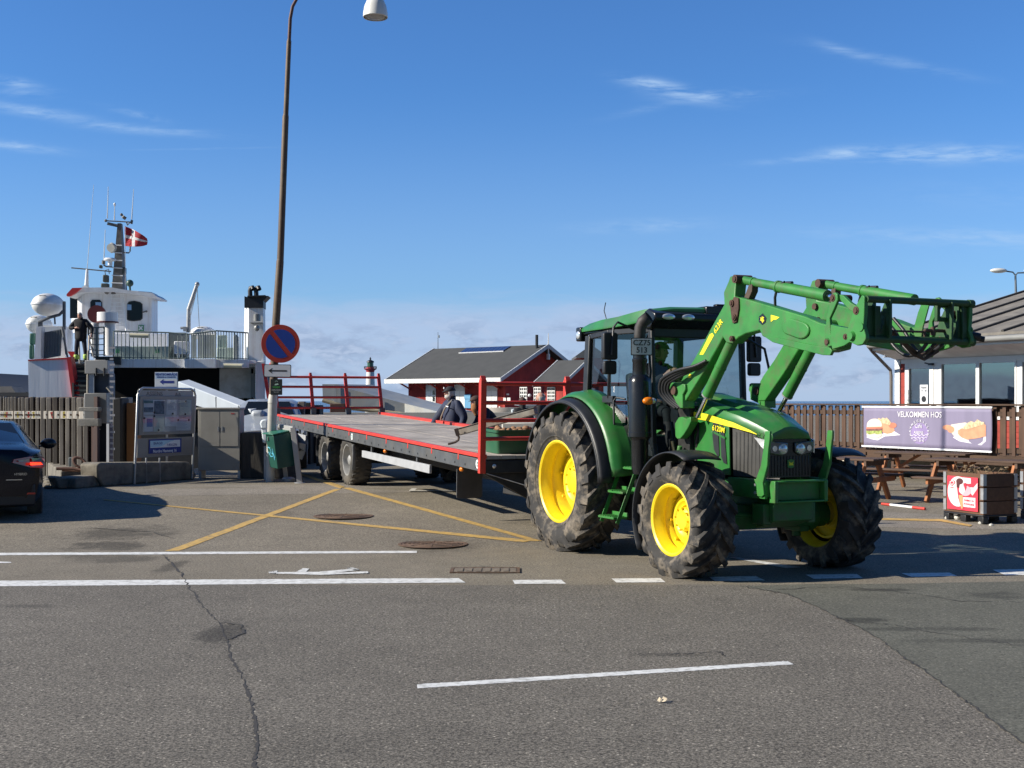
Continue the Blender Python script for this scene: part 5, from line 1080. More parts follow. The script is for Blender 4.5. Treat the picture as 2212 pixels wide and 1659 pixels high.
# wheelhouse
WY = FY + 6
mb = MB(); fpoly(mb, '1', [(645, 892), (870, 880), (1202, 905), (1202, 1230), (645, 1230)], WY, WY + 1.2)
q = [fat('1', 645, 892, WY), fat('1', 645, 1230, WY), fat('1', 565, 940, WY + 1.6), fat('1', 565, 1230, WY + 1.6)]
mb.hexa([p - Vector((0, FY, 0)) for p in (fat('1', 645, 1230, WY), fat('1', 660, 1230, WY + 4), fat('1', 566, 1230, WY + 4), fat('1', 566, 1230, WY + 1.4), fat('1', 645, 895, WY), fat('1', 660, 895, WY + 4), fat('1', 566, 935, WY + 4), fat('1', 566, 935, WY + 1.4))])
wh = mb.build('wheelhouse', FW, FE, fix=True, bevel=.02)
mb = MB(); fpoly(mb, '1', [(640, 870), (880, 868), (1000, 888), (1205, 912), (1242, 940), (1235, 948), (1185, 945), (1100, 925), (880, 900), (640, 905), (575, 935), (530, 940), (524, 928), (590, 900), (640, 885)], WY - .7, WY + 1.5); mb.build('wheelhouse_roof', mat('roof_white', (.62, .63, .64), .5), wh)
mb = MB(); fpoly(mb, '1', [(526, 922), (572, 872), (645, 870), (600, 910), (560, 936), (530, 938)], WY - .85, WY - .72); mb.build('roof_red_corner', FRED, wh)
for w_ in ([(715, 1042), (715, 985), (728, 966), (790, 966), (808, 985), (810, 1042)], [(1005, 1122), (1005, 1000), (1020, 980), (1065, 974), (1110, 985), (1128, 1000), (1128, 1115), (1110, 1130), (1060, 1136), (1020, 1132)]):
    mb = MB(); cx = sum(p[0] for p in w_) / len(w_); cy = sum(p[1] for p in w_) / len(w_); mb.m(0); fpoly(mb, '1', w_, WY - .03, WY - .005); mb.m(1); fpoly(mb, '1', [(cx + (x - cx) * .9, cy + (y - cy) * .9) for x, y in w_], WY - .04, WY - .031)
    mb.m(2); x0 = cx - 5 if cx < 900 else cx - 58; fpoly(mb, '1', [(x0, cy + 24 if cx < 900 else cy - 10), (x0 + 45 - (cx > 900) * 12, cy + 24 if cx < 900 else cy - 10), (x0 + 45 - (cx > 900) * 12, cy - 12 if cx < 900 else cy - 52), (x0, cy - 12 if cx < 900 else cy - 56)], WY - .045, WY - .041); mb.build('window', [BLK, GLD, mat('painted_sky_view', (.25, .42, .66), .2)], wh)  # sky glimpsed through the panes is a blue patch of painted colour
for x in (582, 600, 618): mb = MB(); p = fat('1', x, 1010, WY + .9) - Vector((0, FY, 0)); mb.box(p.x - .35, p.x - .02 + .0, 7.0 - .02, 7.2, p.z - .5, p.z + .6) if 0 else mb.box(p.x - .05, p.x + .05, p.y - .35, p.y - .30, p.z - .55, p.z + .55); mb.build('side_window', GLD, wh)
mb = MB(); 
for x0, x1 in ((878, 870), (970, 1000)): mb.bar(f1(x0, 900, WY - .3), f1(x1, 1215, WY - .5), .05, .05)
for k in range(10): y = 925 + k * 31; s0 = 877 - (y - 900) * .02; s1 = 970 + (y - 900) * .1; mb.cyl(f1(s0, y, WY - .4), f1(s1, y, WY - .4), .018, n=6)
mb.build('ladder', WHITE, wh)
mb = MB(); fbox(mb, 1095, 1167, 1138, 1213, WY - .03, WY - .01); es = mb.build('exit_sign', mat('sign_green', (.03, .25, .10), .5), wh)
mb = MB(); a = f1(1103, 1205, WY); b = f1(1130, 1175, WY); mb.bar((a.x, WY - FY - .034, a.z), (b.x, WY - FY - .034, b.z), .06, .004, (0, 1, 0)); mb.bar((a.x, WY - FY - .038, b.z), (b.x, WY - FY - .038, a.z), .06, .004, (0, 1, 0)); mb.build('sign_mark', WHITE, es)
mb = MB(); mb.bar(f1(1130, 1065, WY - .1), f1(1160, 1055, WY - .1), .05, .05); mb.ball(f1(1160, 1058, WY - .1), .04); mb.ball(f1(845, 905, WY - .3), (.09, .15, .09)); mb.ball(f1(898, 915, WY - .35), (.09, .1, .06)); mb.build('horn', FGREY, wh)
# mast
MY = WY + 1.0
ms = bpy.data.objects.new('mast', None); COL.objects.link(ms); ms.parent = FE
mb = MB(); a, b, c, d = f1(883, 895, MY), f1(970, 895, MY), f1(958, 360, MY), f1(930, 360, MY); mb.hexa([a, b, b + Vector((0, .9, 0)), a + Vector((0, .9, 0)), d, c, c + Vector((0, .3, 0)), d + Vector((0, .3, 0))]); mb.build('mast_column', FGREY, ms)
mb = MB()
for k in range(6): y = 532 + k * 60; w = (y - 360) / 535; mb.tube([f1(925 - 42 * w, y, MY), f1(920 - 44 * w, y, MY - .18), f1(960 + 14 * w, y + 4, MY - .18), f1(958 + 12 * w, y + 4, MY)], .022, n=6)
mb.build('rungs', WHITE, ms)
mb = MB(); mb.cyl(f1(835, 340, MY), f1(1050, 352, MY), .025); mb.bar(f1(850, 362, MY), f1(930, 380, MY), .04, .12); mb.ball(f1(838, 340, MY), .06); mb.cyl(f1(1040, 365, MY), f1(1045, 335, MY), .05); mb.tube([f1(1000, 350, MY), f1(1010, 375, MY), f1(1025, 355, MY)], .03)
mb.cyl(f1(975, 325, MY), f1(990, 305, MY), .09); mb.ball(f1(962, 292, MY), .06); mb.tube([f1(958, 590, MY), f1(1020, 595, MY), f1(1030, 580, MY), f1(1030, 545, MY)], .03); mb.cyl(f1(565, 713, MY), f1(880, 742, MY), .025)
mb.cyl(f1(820, 685, MY), f1(820, 655, MY), .07); mb.tube([f1(820, 690, MY), f1(840, 703, MY), f1(890, 706, MY)], .03); mb.tube([f1(835, 770, MY), f1(830, 735, MY), f1(860, 722, MY), f1(865, 760, MY)], .02); mb.build('crossbar', FGREY, ms)
for a, b, r in (((690, 725), (742, 55), .014), ((850, 322), (857, 70), .022), ((1043, 330), (1058, 90), .022), ((907, 335), (908, 205), .025), ((822, 660), (833, 410), .022)):
    mb = MB(); mb.cyl(f1(*a, MY), f1(*b, MY), r, r * .5, n=8); mb.build('antenna', mat('antenna_white', (.6, .62, .62), .4), ms)
mb = MB(); mb.cyl(f1(685, 860, MY), f1(690, 725, MY), .09, .05); mb.prism([(p.x, p.z) for p in (f1(640, 880, MY), f1(680, 850, MY), f1(710, 870, MY))], MY - FY - .1, MY - FY + .1, 1); mb.ball(f1(908, 212, MY), (.045, .045, .08)); mb.build('antenna_base', WHITE, ms)
mb = MB(); mb.ball(f1(885, 555, MY - .1), (.12, .10, .22)); mb.cyl(f1(876, 555, MY - .25), f1(888, 555, MY - .12), .17, .20, n=24); mb.build('dish', mat('dish_grey', (.42, .42, .38), .5), ms)
mb = MB(); p = f1(872, 652, MY - .2); mb.lathe([(.001, .10), (.20, .08), (.25, .02), (.23, -.03), (.09, -.04), (.09, -.22)], c=p, n=24); mb.build('radar', WHITE, ms)
for q in ((812, 768, 852, 825, MY - .6, MY - .3), (960, 708, 990, 760, MY, MY + .3), (798, 835, 855, 868, MY - .5, MY - .2), (782, 690, 806, 715, MY - .3, MY - .1)): mb = MB(); fbox(mb, *q); mb.build('deck_lamp', mat('lamp_dark', (.05, .06, .055), .5), ms, bevel=.03)
mb = MB(); mb.ball(f1(1028, 835, WY - .1), .145); mb.cyl(f1(1028, 860, WY - .1), f1(1030, 893, WY - .1), .04); mb.build('signal_ball', mat('ball_green', (.04, .09, .07), .4), wh)
# flag
fl = thing('flag', 'small red flag with a white cross flying from the ferry mast', 'flag', FEM @ Matrix.Translation(f1(988, 385, MY - .3)))
mb = MB(); F0 = f1(988, 385, MY - .3); nu, nv = 22, 12; 
def ff_(s, t):
    x = 988 + 182 * s - 12 * sst(s, .8, 1) * abs(t - .5); top = 385 + 95 * s ** 1.3; bot = 540 + 8 * math.sin(2.4 * s) - 15 * s ** 3
    p = f1(x, top + (bot - top) * t, MY - .3 + .12 * math.sin(7 * s + 1.5 * t)) - F0; return p
vs = [ff_(i / nu, j / nv) for j in range(nv + 1) for i in range(nu + 1)]
for j in range(nv):
    for i in range(nu):
        s, t = (i + .5) / nu, (j + .5) / nv; mb.m(1 if .32 < s < .44 or .40 < t < .60 else 0); o = j * (nu + 1) + i; mb.add([vs[o], vs[o + 1], vs[o + nu + 2], vs[o + nu + 1]], [(0, 1, 2, 3)])
mb.build('cloth', [mat('flag_red', (.42, .02, .035), .7), mat('flag_white', (.72, .7, .7), .7)], fl, solid=.012)
mb = MB(); mb.cyl(f1(992, 380, MY - .3) - F0, f1(992, 900, MY - .3) - F0, .012, n=5); mb.build('halyard', WHITE, fl)
# funnel
FN = bpy.data.objects.new('funnel', None); COL.objects.link(FN); FN.parent = FE
mb = MB(); fpoly(mb, '1', [(1970, 1030), (2083, 1030), (2088, 1500), (1968, 1500)], FY + 1.2, FY + 1.9)
q = [fat('1', 1970, 1500, FY + 1.2), fat('1', 1928, 1500, FY + 2.1), fat('1', 1934, 1030, FY + 2.1), fat('1', 1970, 1030, FY + 1.2)]; q = [p - Vector((0, FY, 0)) for p in q]; z = Vector((0, .8, 0)); mb.hexa([q[0] + Vector((-.002, .002, 0)), q[1], q[1] + z, q[0] + Vector((-.002, 1.3, 0)), q[3] + Vector((-.002, .002, 0)), q[2], q[2] + z, q[3] + Vector((-.002, 1.3, 0))])
mb.build('funnel_casing', FW, FN, fix=True)
mb = MB(); fpoly(mb, '1', [(1962, 945), (2085, 935), (2085, 1030), (1960, 1030)], FY + 1.15, FY + 2.0); fpoly(mb, '1', [(1935, 938), (1962, 945), (1960, 1028), (1935, 1028)], FY + 1.5, FY + 2.7); fpoly(mb, '1', [(2060, 932), (2125, 935), (2085, 975), (2070, 960)], FY + 1.1, FY + 2.0); fpoly(mb, '1', [(1958, 934), (2100, 928), (2100, 938), (1958, 944)], FY + 1.0, FY + 2.1); mb.build('funnel_top', BLK, FN, fix=True)
for x in (1985, 2033): mb = MB(); mb.tube([f1(x - 3, 935, FY + 1.6), f1(x - 5, 895, FY + 1.6), f1(x, 872, FY + 1.6), f1(x + 14, 868, FY + 1.55), f1(x + 20, 885, FY + 1.5)], .085, n=12); mb.build('exhaust_stack', BLK, FN)
mb = MB(); mb.cyl(f1(2035, 1080, FY + .9), f1(2035, 1135, FY + .9), .13); mb.ball(f1(2033, 1190, FY + .9), (.10, .10, .12)); mb.bar(f1(1985, 1150, FY + 1.1), f1(2080, 1150, FY + 1.1), .2, .03); mb.build('floodlight', mat('lamp_grey', (.25, .25, .24), .4, .4), FN)
mb = MB(); fbox(mb, 1985, 1550, 2085, 1740, FY + .9, FY + 1.1); fbox(mb, 2005, 1580, 2075, 1625, FY + .6, FY + .8); mb.build('ventilator_panel', mat('panel_grey', (.2, .2, .19), .6), FE)
mb = MB(); fbox(mb, 1738, 1510, 1985, 1745, FY + 1.3, FY + 1.5); mb.build('side_bulkhead', mat('bulkhead_white', (.5, .5, .46), .5, 0, .1, 3, dirt=(.3, .25, .18), dirt_amt=.6), FE)
mb = MB(); fpoly(mb, '1', [(2070, 1470), (2095, 1470), (2145, 1760), (2115, 1760)], FY - .3, FY - .15); mb.build('red_post', FRED, FE)
# deckhouse behind railing, raft pods, boxes
for q in ((898, 1235, 1325, 1335, FY + 5, FY + 5.6), (515, 1180, 565, 1400, FY + 3, FY + 3.2), (300, 1175, 520, 1440, FY + 1.2, FY + 1.4)): mb = MB(); fbox(mb, *q); mb.build('deckhouse', FW, FE, bevel=.01)
mb = MB(); fbox(mb, 902, 1335, 1340, 1440, FY + .9, FY + 1.5); mb.build('locker', FGR, FE, bevel=.02)
for x in (930, 1243): mb = MB(); fbox(mb, x - 12, 1358, x + 12, 1388, FY + .85, FY + .88); mb.build('green_placard', mat('sign_green', (0, 0, 0)), FE)
mb = MB(); fbox(mb, 1340, 1225, 1472, 1435, FY + 1.3, FY + 2); mb.build('grey_cabinet', mat('cab_grey', (.17, .19, .19), .6), FE, bevel=.02)
mb = MB(); fbox(mb, 1378, 1295, 1492, 1395, FY + .8, FY + 1.2); fbox(mb, 1400, 1395, 1420, 1425, FY + .9, FY + 1.0); mb.build('white_box', FW, FE, bevel=.02)
mb = MB(); fbox(mb, 1715, 1345, 1865, 1440, FY + .8, FY + 1.6); fbox(mb, 1720, 1245, 1790, 1345, FY + 1.2, FY + 1.6); mb.ball(f1(1780, 1275, FY + 1.4), (1.0, .8, .95)) if 0 else None; mb.build('deck_locker', FGR, FE, bevel=.03)
mb = MB(); fpoly(mb, '1', [(1845, 1440), (1845, 1250), (1865, 1235), (1885, 1260), (1885, 1440)], FY + .6, FY + .9); mb.build('mooring_winch_cover', mat('cover_grey', (.28, .31, .31), .6), FE, bevel=.05)
def pod(x, y, rx, rz, Y):
    c = f1(x, y, Y); t = bpy.data.objects.new('life_raft_pod', None); COL.objects.link(t); t.parent = FE
    mb = MB(); mb.ball(c, (rx, 1.0, rz), n=28, k=18); mb.build('shell', mat('raft_white', (.72, .72, .69), .4, 0, .05, 2, dirt=(.45, .42, .36), dirt_amt=.4), t)
    mb = MB(); mb.lathe([(1.0, -.03), (1.03, -.03), (1.03, .03), (1.0, .03)], n=36); mb.v = [(c.x + vx * rx, c.y + vy, c.z + vz) for vx, vy, vz in mb.v]; mb.build('rim_band', FW, t)
    mb = MB(); p = c + Vector((0, -.72, rz * .62)); mb.prism([(p.x - .12, p.z + .03), (p.x + .12, p.z + .03), (p.x + .03, p.z - .05), (p.x - .03, p.z - .05)], p.y - .04, p.y + .02, 1); mb.build('mark', BLK, t)
pod(383, 1008, .535, .42, FY + 1.6); pod(312, 1165, .41, .36, FY + 3); pod(1610, 1232, .46, .27, FY + 3)
mb = MB(); mb.tube([f1(305, 1145, FY + 1), f1(385, 1108, FY + 1), f1(470, 1085, FY + 1), f1(500, 1055, FY + 1)], .055); fbox(mb, 495, 978, 513, 1200, FY + 1, FY + 1.15); mb.bar(f1(488, 1180, FY + .5), f1(535, 1420, FY + .3), .05, .05); mb.bar(f1(500, 1180, FY + .6), f1(525, 1400, FY + .5), .05, .05); fbox(mb, 300, 1140, 330, 1185, FY + 1, FY + 1.15); mb.tube([f1(432, 1100, FY + 1), f1(436, 1160, FY + 1)], .03); mb.build('raft_davit', mat('davit_grey', (.10, .11, .12), .5), FE)
mb = MB(); fpoly(mb, '1', [(325, 1228), (490, 1198), (478, 1410), (312, 1440)], FY + .5, FY + .56)
for k in range(8): x = 322 + k * 21; fpoly(mb, '1', [(x, 1232 - k * 4), (x + 7, 1231 - k * 4), (x, 1438 - k * 4), (x - 7, 1438 - k * 4)], FY + .46, FY + .499)
mb.build('wind_screen', mat('screen_grey', (.20, .22, .22), .6), FE)
mb = MB(); fpoly(mb, '1', [(287, 1180), (328, 1175), (322, 1440), (272, 1442)], FY + .1, FY + .6); mb.build('screen_post', FW, FE)
mb = MB(); fbox(mb, 232, 1230, 275, 1320, FY + .4, FY + .6); fbox(mb, 228, 1320, 262, 1435, FY + .4, FY + .6); mb.build('bow_lantern', mat('lantern_green', (.02, .09, .07), .5), FE, bevel=.04)
# ventilator posts and the dark red disc
for x, w, y0, y1, cw, ch in ((870, 40, 1135, 1410, 80, 1067), (752, 32, 1150, 1415, 0, 0)):
    c = f1(x, y1, FY + .4); r = w * .27282 / FPX * (FY + .4); zt = f1(x, y0, FY + .4).z; mb = MB(); mb.cyl(c, (c.x, c.y, zt), r, n=28)
    if cw: mb.cyl((c.x - .08, c.y, zt - .02), (c.x - .08, c.y, f1(x, ch, FY + .4).z), r * 2.0, n=32)
    vp = mb.build('ventilator', FW, FE, smooth=40, bevel=.01)
    if cw: mb = MB(); mb.cyl((c.x - .08, c.y, zt - .06), (c.x - .08, c.y, zt - .021), r * 2.1, n=32); mb.build('vent_rim', mat('dark_red_paint', (.10, .012, .015), .5), vp)
c = f1(765, 1080, FY + .9); mb = MB(); mb.cyl(c, c + Vector((0, .12, 0)), 71 * .27282 / FPX * (FY + .9), n=40); mb.build('red_disc', mat('dark_red_paint', (.1, .01, .01)), FE)
# railings
def railing(x0, y0, x1, y1, yb0, yb1, n, Y0, Y1, r=.016, mid=0):
    mb = MB(); mb.cyl(f1(x0, y0, Y0), f1(x1, y1, Y1), .025, n=8); mb.cyl(f1(x0, yb0 - 12, Y0), f1(x1, yb1 - 12, Y1), .016, n=6)
    for k in range(n + 1):
        s = k / n; Y = Y0 + (Y1 - Y0) * s; mb.cyl(f1(x0 + (x1 - x0) * s, y0 + (y1 - y0) * s, Y), f1(x0 + (x1 - x0) * s, yb0 + (yb1 - yb0) * s, Y), r if k % 7 else r * 1.6, n=6)
    for k in range(mid): s = (k + 1) / (mid + 1); mb.cyl(f1(x0, y0 + (yb0 - y0) * s, Y0), f1(x1, y1 + (yb1 - y1) * s, Y1), .018, n=6)
    mb.build('railing', RAILM, FE)
railing(900, 1214, 1340, 1226, 1436, 1438, 14, FY + .1, FY + .1); railing(1340, 1226, 1478, 1240, 1438, 1440, 4, FY + .1, FY + .1); railing(1478, 1240, 1702, 1213, 1440, 1436, 12, FY - .25, FY - .25); railing(1706, 1211, 1965, 1228, 1436, 1445, 12, FY - .25, FY + .2)
railing(700, 1190, 768, 1185, 1400, 1415, 2, FY - .2, FY - .1, mid=4); railing(768, 1185, 825, 1182, 1415, 1412, 1, FY - .1, FY, r=.03, mid=4)
mb = MB(); fbox(mb, 1520, 1243, 1555, 1425, FY - .1, FY - .09)
mb.build('screen_panel', mat('iridescent_panel', (.55, .60, .62), .25, 0, .1, 2, dirt=(.62, .60, .35), dirt_amt=.8, dscale=1.2), FE)
mb = MB(); fbox(mb, 1565, 1243, 1698, 1425, FY - .1, FY - .09); mb.build('screen_panel', mat('iridescent_panel', (0, 0, 0)), FE)
# tube lamps
for x0, x1, y0, y1 in ((1022, 1185, 1232, 1262), (1765, 1925, 1472, 1502)):
    mb = MB(); a, b = f1(x0 + 8, y0 + 16, FY - .45), f1(x1 - 8, y1 - 10, FY - .45); mb.cyl(a, b, .075, n=14); lt = mb.build('tube_lamp', TUBEY, FE); mb = MB(); mb.bar(f1(x0, y0, FY - .35), f1(x1 + 5, y1 - 28, FY - .35), .06, .05); mb.build('lamp_bracket', FW, lt)
# crane davit
mb = MB(); mb.cyl(f1(1492, 1225, FY + 2), f1(1494, 1040, FY + 2), .085, .075); mb.cyl(f1(1494, 1045, FY + 2), f1(1560, 845, FY + 2), .085, .07); mb.ball(f1(1561, 843, FY + 2), .09); mb.cyl(f1(1560, 850, FY + 1.8), f1(1578, 1190, FY + 1.8), .012, n=5); mb.cyl(f1(1548, 930, FY + 1.8), f1(1510, 1090, FY + 1.8), .012, n=5); mb.cyl(f1(1430, 1190, FY + 2), f1(1480, 1188, FY + 2), .05); fbox(mb, 1450, 1180, 1475, 1215, FY + 1.8, FY + 2); mb.build('deck_crane', mat('crane_grey', (.36, .37, .38), .5, .2), FE)
# stairs
sg = bpy.data.objects.new('stairs', None); COL.objects.link(sg); sg.parent = FE
mb = MB()
for k in range(7): y = 1487 + k * 38; fbox(mb, 582, y, 700, y + 14, FY - .5 - .25 * k, FY - .2 - .25 * k)
mb.build('treads', mat('stair_grey', (.12, .13, .11), .7), sg)
mb = MB(); fbox(mb, 575, 1478, 700, 1490, FY - .55, FY + .6); mb.bar(f1(572, 1480, FY - .3), f1(580, 1760, FY - 2.1), .06, .3); mb.bar(f1(705, 1480, FY - .3), f1(706, 1760, FY - 2.1), .06, .3); fbox(mb, 575, 1500, 705, 1760, FY + .3, FY + .35); mb.build('stringers', FDK, sg)
mb = MB(); mb.cyl(f1(706, 1250, FY - .3), f1(690, 1760, FY - 2), .03); mb.cyl(f1(625, 1290, FY + .2), f1(632, 1470, FY + .2), .03); mb.cyl(f1(700, 1250, FY - .3), f1(745, 1430, FY - .3), .025); mb.build('handrail', mat('rail_cream', (.42, .38, .33), .5), sg)
# folded ramp of the ferry: long white sloping box
RPY = 33.0
t = thing('loading_ramp', 'long white ramp girder sloping down from the ferry bow towards the quay', 'ramp', at('2', 1410, 240, RPY))
O_ = at('2', 1410, 240, RPY); rp = lambda x, y, Y: at('2', x, y, Y) - O_
def slab(pts, Y0, Y1): mb = MB(); q0 = [rp(x, y, a) for x, y, a in pts]; return q0
RW = mat('ramp_white', (.42, .46, .50), .45, 0, .06, 2, dirt=(.4, .42, .42), dirt_amt=.4)
mb = MB(); A = [rp(1408, 245, RPY), rp(1985, 470, RPY - 3.4), rp(1985, 560, RPY - 3.4), rp(1412, 400, RPY)]; dv = Vector((.22, .30, .06)); B_ = [p + dv for p in A]
mb.add(A + B_, [(0, 1, 2, 3), (7, 6, 5, 4), (0, 4, 5, 1), (1, 5, 6, 2), (2, 6, 7, 3), (3, 7, 4, 0)]); mb.build('girder', RW, t, fix=True, bevel=.02)
mb = MB(); a = rp(1985, 472, RPY - 3.45); b = rp(2090, 560, RPY - 3.45); mb.box(a.x, b.x, a.y - .03, a.y + .5, b.z, a.z); mb.build('end_box', RW, t, bevel=.08)
for f in (.25, .55, .85): mb = MB(); p = A[0].lerp(A[1], f); q = A[3].lerp(A[2], f); mb.bar(p + Vector((0, -.01, -.01)), q + Vector((0, -.01, .02)), .02, .03, (0, 1, 0)); mb.build('seam', STEEL, t)
# ================================================================ quay furniture on the left
def gfoot(u, v): return gp('v', u, v)
# street lamp
LPo = gp('v', 584, 1041); LY = LPo.y
t = thing('street_lamp', 'tall leaning brown street lamp with a white dome lamp, carrying the no stopping sign', 'street lamp', LPo)
def lp(u, v, Y=None): Y = Y or LY; return at('v', u, v, Y) - LPo
PB = mat('brown_pole_paint', (.10, .065, .04), .6, .1, .25, 5, dirt=(.16, .13, .09), dirt_amt=.6, dscale=3, stretch=(1, 1, .3)); PG = mat('pole_grey', (.50, .49, .45), .5, .1, .12, 4, dirt=(.3, .27, .22), dirt_amt=.4, stretch=(1, 1, .3))
k_ = LY / FPX
mb = MB(); mb.tube([lp(583.5, 1043), lp(589, 870)], 9.8 * k_, n=24); mb.tube([lp(589, 871), lp(589.3, 862), lp(590, 852)], [10.6 * k_, 10 * k_, 8.8 * k_], n=24); mb.build('pole_base', PG, t)
mb = MB(); mb.tube([lp(590, 853), lp(596, 700), lp(605, 565), lp(605.6, 560)], [8.7 * k_, 8.4 * k_, 8.0 * k_, 7.0 * k_], n=20); mb.tube([lp(605.6, 562), lp(617, 252), lp(617.6, 247)], [7.2 * k_, 6.8 * k_, 5.6 * k_], n=18); mb.tube([lp(617.5, 249), lp(624.3, 90), lp(624.8, 85)], [5.6 * k_, 5.2 * k_, 3.8 * k_], n=16); mb.build('pole', PB, t)
apts = [lp(624.6, 88), lp(627, 40), lp(632, 14), lp(645, -10), lp(668, -30), lp(700, -42), lp(750, -46), lp(811, -40)]
mb = MB(); mb.tube(apts, [3.9 * k_, 3.8 * k_, 3.6 * k_, 3.4 * k_, 3.2 * k_, 3 * k_, 2.8 * k_, 2.8 * k_], n=12); mb.build('arm', mat('arm_brown', (.09, .04, .035), .6), t)
c = lp(811, 20); r = 26.5 * k_
ls = MB(); prof = [(r * .96, -.165), (r, -.15), (r * .985, -.08), (r * .88, .06), (r * .70, .16), (r * .42, .235), (.08, .26), (.06, .34), (.001, .34)]; ls.lathe(prof, c=c, n=36); shd = ls.build('lamp_shade', mat('lamp_white', (.72, .72, .68), .35), t, solid=.006)
mb = MB(); mb.ball(c + Vector((0, 0, -.12)), (r * .9, r * .9, .07), n=24, k=8); mb.build('lamp_glass', mat('lamp_glass_grey', (.42, .43, .42), .3), shd)
mb = MB(); mb.cyl(c + Vector((0, 0, .3)), apts[-1], .03); mb.build('hanger', WHITE, t)
def sgn(u, v, dY=-.14): return at('v', u, v, LY + dY)
NS = sgn(606, 742.5); rs = 41.3 * (LY - .14) / FPX
SR = mat('sign_red', (.42, .035, .018), .45, 0, .05, 5); SB = mat('sign_blue', (.012, .05, .30), .45, 0, .08, 5)
SM = face_frame(NS, Vector((1, .10, 0)), (.03, 0, 1))
t = thing('no_stopping_sign', 'round blue and red no stopping sign mounted on the lamp pole', 'traffic sign', SM)
mb = MB(); mb.cyl((0, 0, -.012), (0, 0, .0), rs, n=64); mb.build('sign_plate', SR, t, bevel=.003)
def seg(a0, a1, off):
    rr = rs * .745; out = []
    return out
for sg_ in (1, -1):
    rr = rs * .755; w = rs * .125; a = math.asin(w / rr); ang = R(-52)   # band direction: upper left to lower right
    pts = arc((0, 0), rr, ang + a, ang + math.pi - a, 28); pts = [(x * 1, y * 1) for x, y in pts] if sg_ > 0 else [(-x, -y) for x, y in pts]
    mb = MB(); mb.prism(pts, .0005, .0025, 2); mb.build('blue_field', SB, t, fix=True)
mb = MB(); mb.box(-.05, .05, .12, .16, -.06, -.013); mb.box(-.05, .05, -.16, -.12, -.06, -.013); mb.build('clamp', STEEL, t)
p = sgn(599.5, 801, -.16); w, h = 58 * LY / FPX, 27.5 * LY / FPX; AM = face_frame(p, Vector((1, .05, -.012)), (.012, 0, 1))
t = thing('arrow_plate', 'white plate with a black left arrow under the round no stopping sign', 'sign', AM)
mb = MB(); mb.prism(rrect(-w / 2, w / 2, -h / 2, h / 2, .03), -.012, 0, 2); mb.build('plate', BLK, t)
mb = MB(); mb.prism(rrect(-w / 2 + .012, w / 2 - .012, -h / 2 + .012, h / 2 - .012, .025), .0005, .002, 2); mb.build('face', mat('sign_white', (.58, .60, .62), .4, 0, .05, 5), t)
mb = MB(); mb.prism([(-.18, 0), (-.10, .055), (-.115, .014), (.18, .014), (.18, -.014), (-.115, -.014), (-.10, -.055)], .0022, .004, 2); mb.build('arrow', BLK, t)
p = sgn(597, 836, -.16); w, h = 25 * LY / FPX, 34 * LY / FPX; VM = face_frame(p, Vector((1, .05, 0)), (.01, 0, 1))
t = thing('video_notice', 'small black video surveillance notice on the lamp pole below the arrow plate', 'sign', VM)
mb = MB(); mb.prism(rrect(-w / 2, w / 2, -h / 2, h / 2, .008), -.010, 0, 2); mb.build('plate', mat('notice_black', (.015, .02, .018), .5), t)
mb = MB(); mb.prism([(-.04, .035), (-.02, .06), (.03, .07), (.045, .05), (.0, .035)], .0005, .002, 2); mb.prism(arc((0, .09), .03, R(20), R(160), 8) + arc((0, .087), .026, R(160), R(20), 8), .0005, .002, 2); mb.build('camera_symbol', mat('pale_green', (.45, .62, .5), .5), t)
mb = MB(); text(mb, 'VIDEO', .05, Matrix.Translation((0, -.005, .001)), bold=.001); mb.build('green_lettering', mat('sign_green_text', (.06, .35, .06), .5), t, smooth=0)
mb = MB(); text(mb, 'OVERVÅGNING', .026, Matrix.Translation((0, -.06, .001))); text(mb, '70 21 22 23', .022, Matrix.Translation((0, -.10, .001))); mb.build('white_lettering', WHITE, t, smooth=0)
# notice board
A0 = gp('v', 290, 1046); A1 = gp('v', 415, 1036); bx = (A1 - A0); bx.z = 0; bl = bx.length; BM = axes(A0, bx, Vector((-bx.y, bx.x, 0)))
t = thing('notice_board', 'grey glazed notice board in a rounded tube frame with papers pinned inside', 'notice board', BM)
def bh(x, y, yy=0): return hit(BM, '2', x, y, 1, yy)
ztop = bh(1320, 300).z; lean = .055
BG = mat('board_grey', (.27, .25, .22), .5, .2, .08, 4); TUBM_ = mat('tube_grey', (.42, .42, .41), .35, .6, .1, 6)
mb = MB(); r = .13; xr = lambda z: lean * z
pts = [(0, 0, 0), (xr(ztop - r), 0, ztop - r), (xr(ztop) + .05, 0, ztop - .035), (xr(ztop) + r, 0, ztop), (bl + xr(ztop) - r, 0, ztop - .01), (bl + xr(ztop) - .04, 0, ztop - .045), (bl + xr(ztop - r), 0, ztop - r - .01), (bl, 0, .02)]
mb.tube(pts, .024, n=12); mb.build('tube_frame', TUBM_, t)
def quadp(x0, y0, x1, y1, yy, th_, name, m, par=t, bev=0):
    a = bh(x0, y1, yy); b = bh(x1, y0, yy); mb = MB(); mb.hexa([Vector(q) for q in ((a.x, yy + th_, a.z), (a.x, yy, a.z), (b.x, yy, a.z), (b.x, yy + th_, a.z), (a.x + lean * (b.z - a.z) * .6, yy + th_, b.z), (a.x + lean * (b.z - a.z) * .6, yy, b.z), (b.x + lean * (b.z - a.z) * .6, yy, b.z), (b.x + lean * (b.z - a.z) * .6, yy + th_, b.z))]); return mb.build(name, m, par, bevel=bev, fix=True)
quadp(1092, 318, 1530, 360, -.005, .012, 'header_panel', mat('header_grey', (.30, .295, .28), .4, .2)); quadp(1085, 682, 1528, 850, -.005, .012, 'lower_panel', BG)
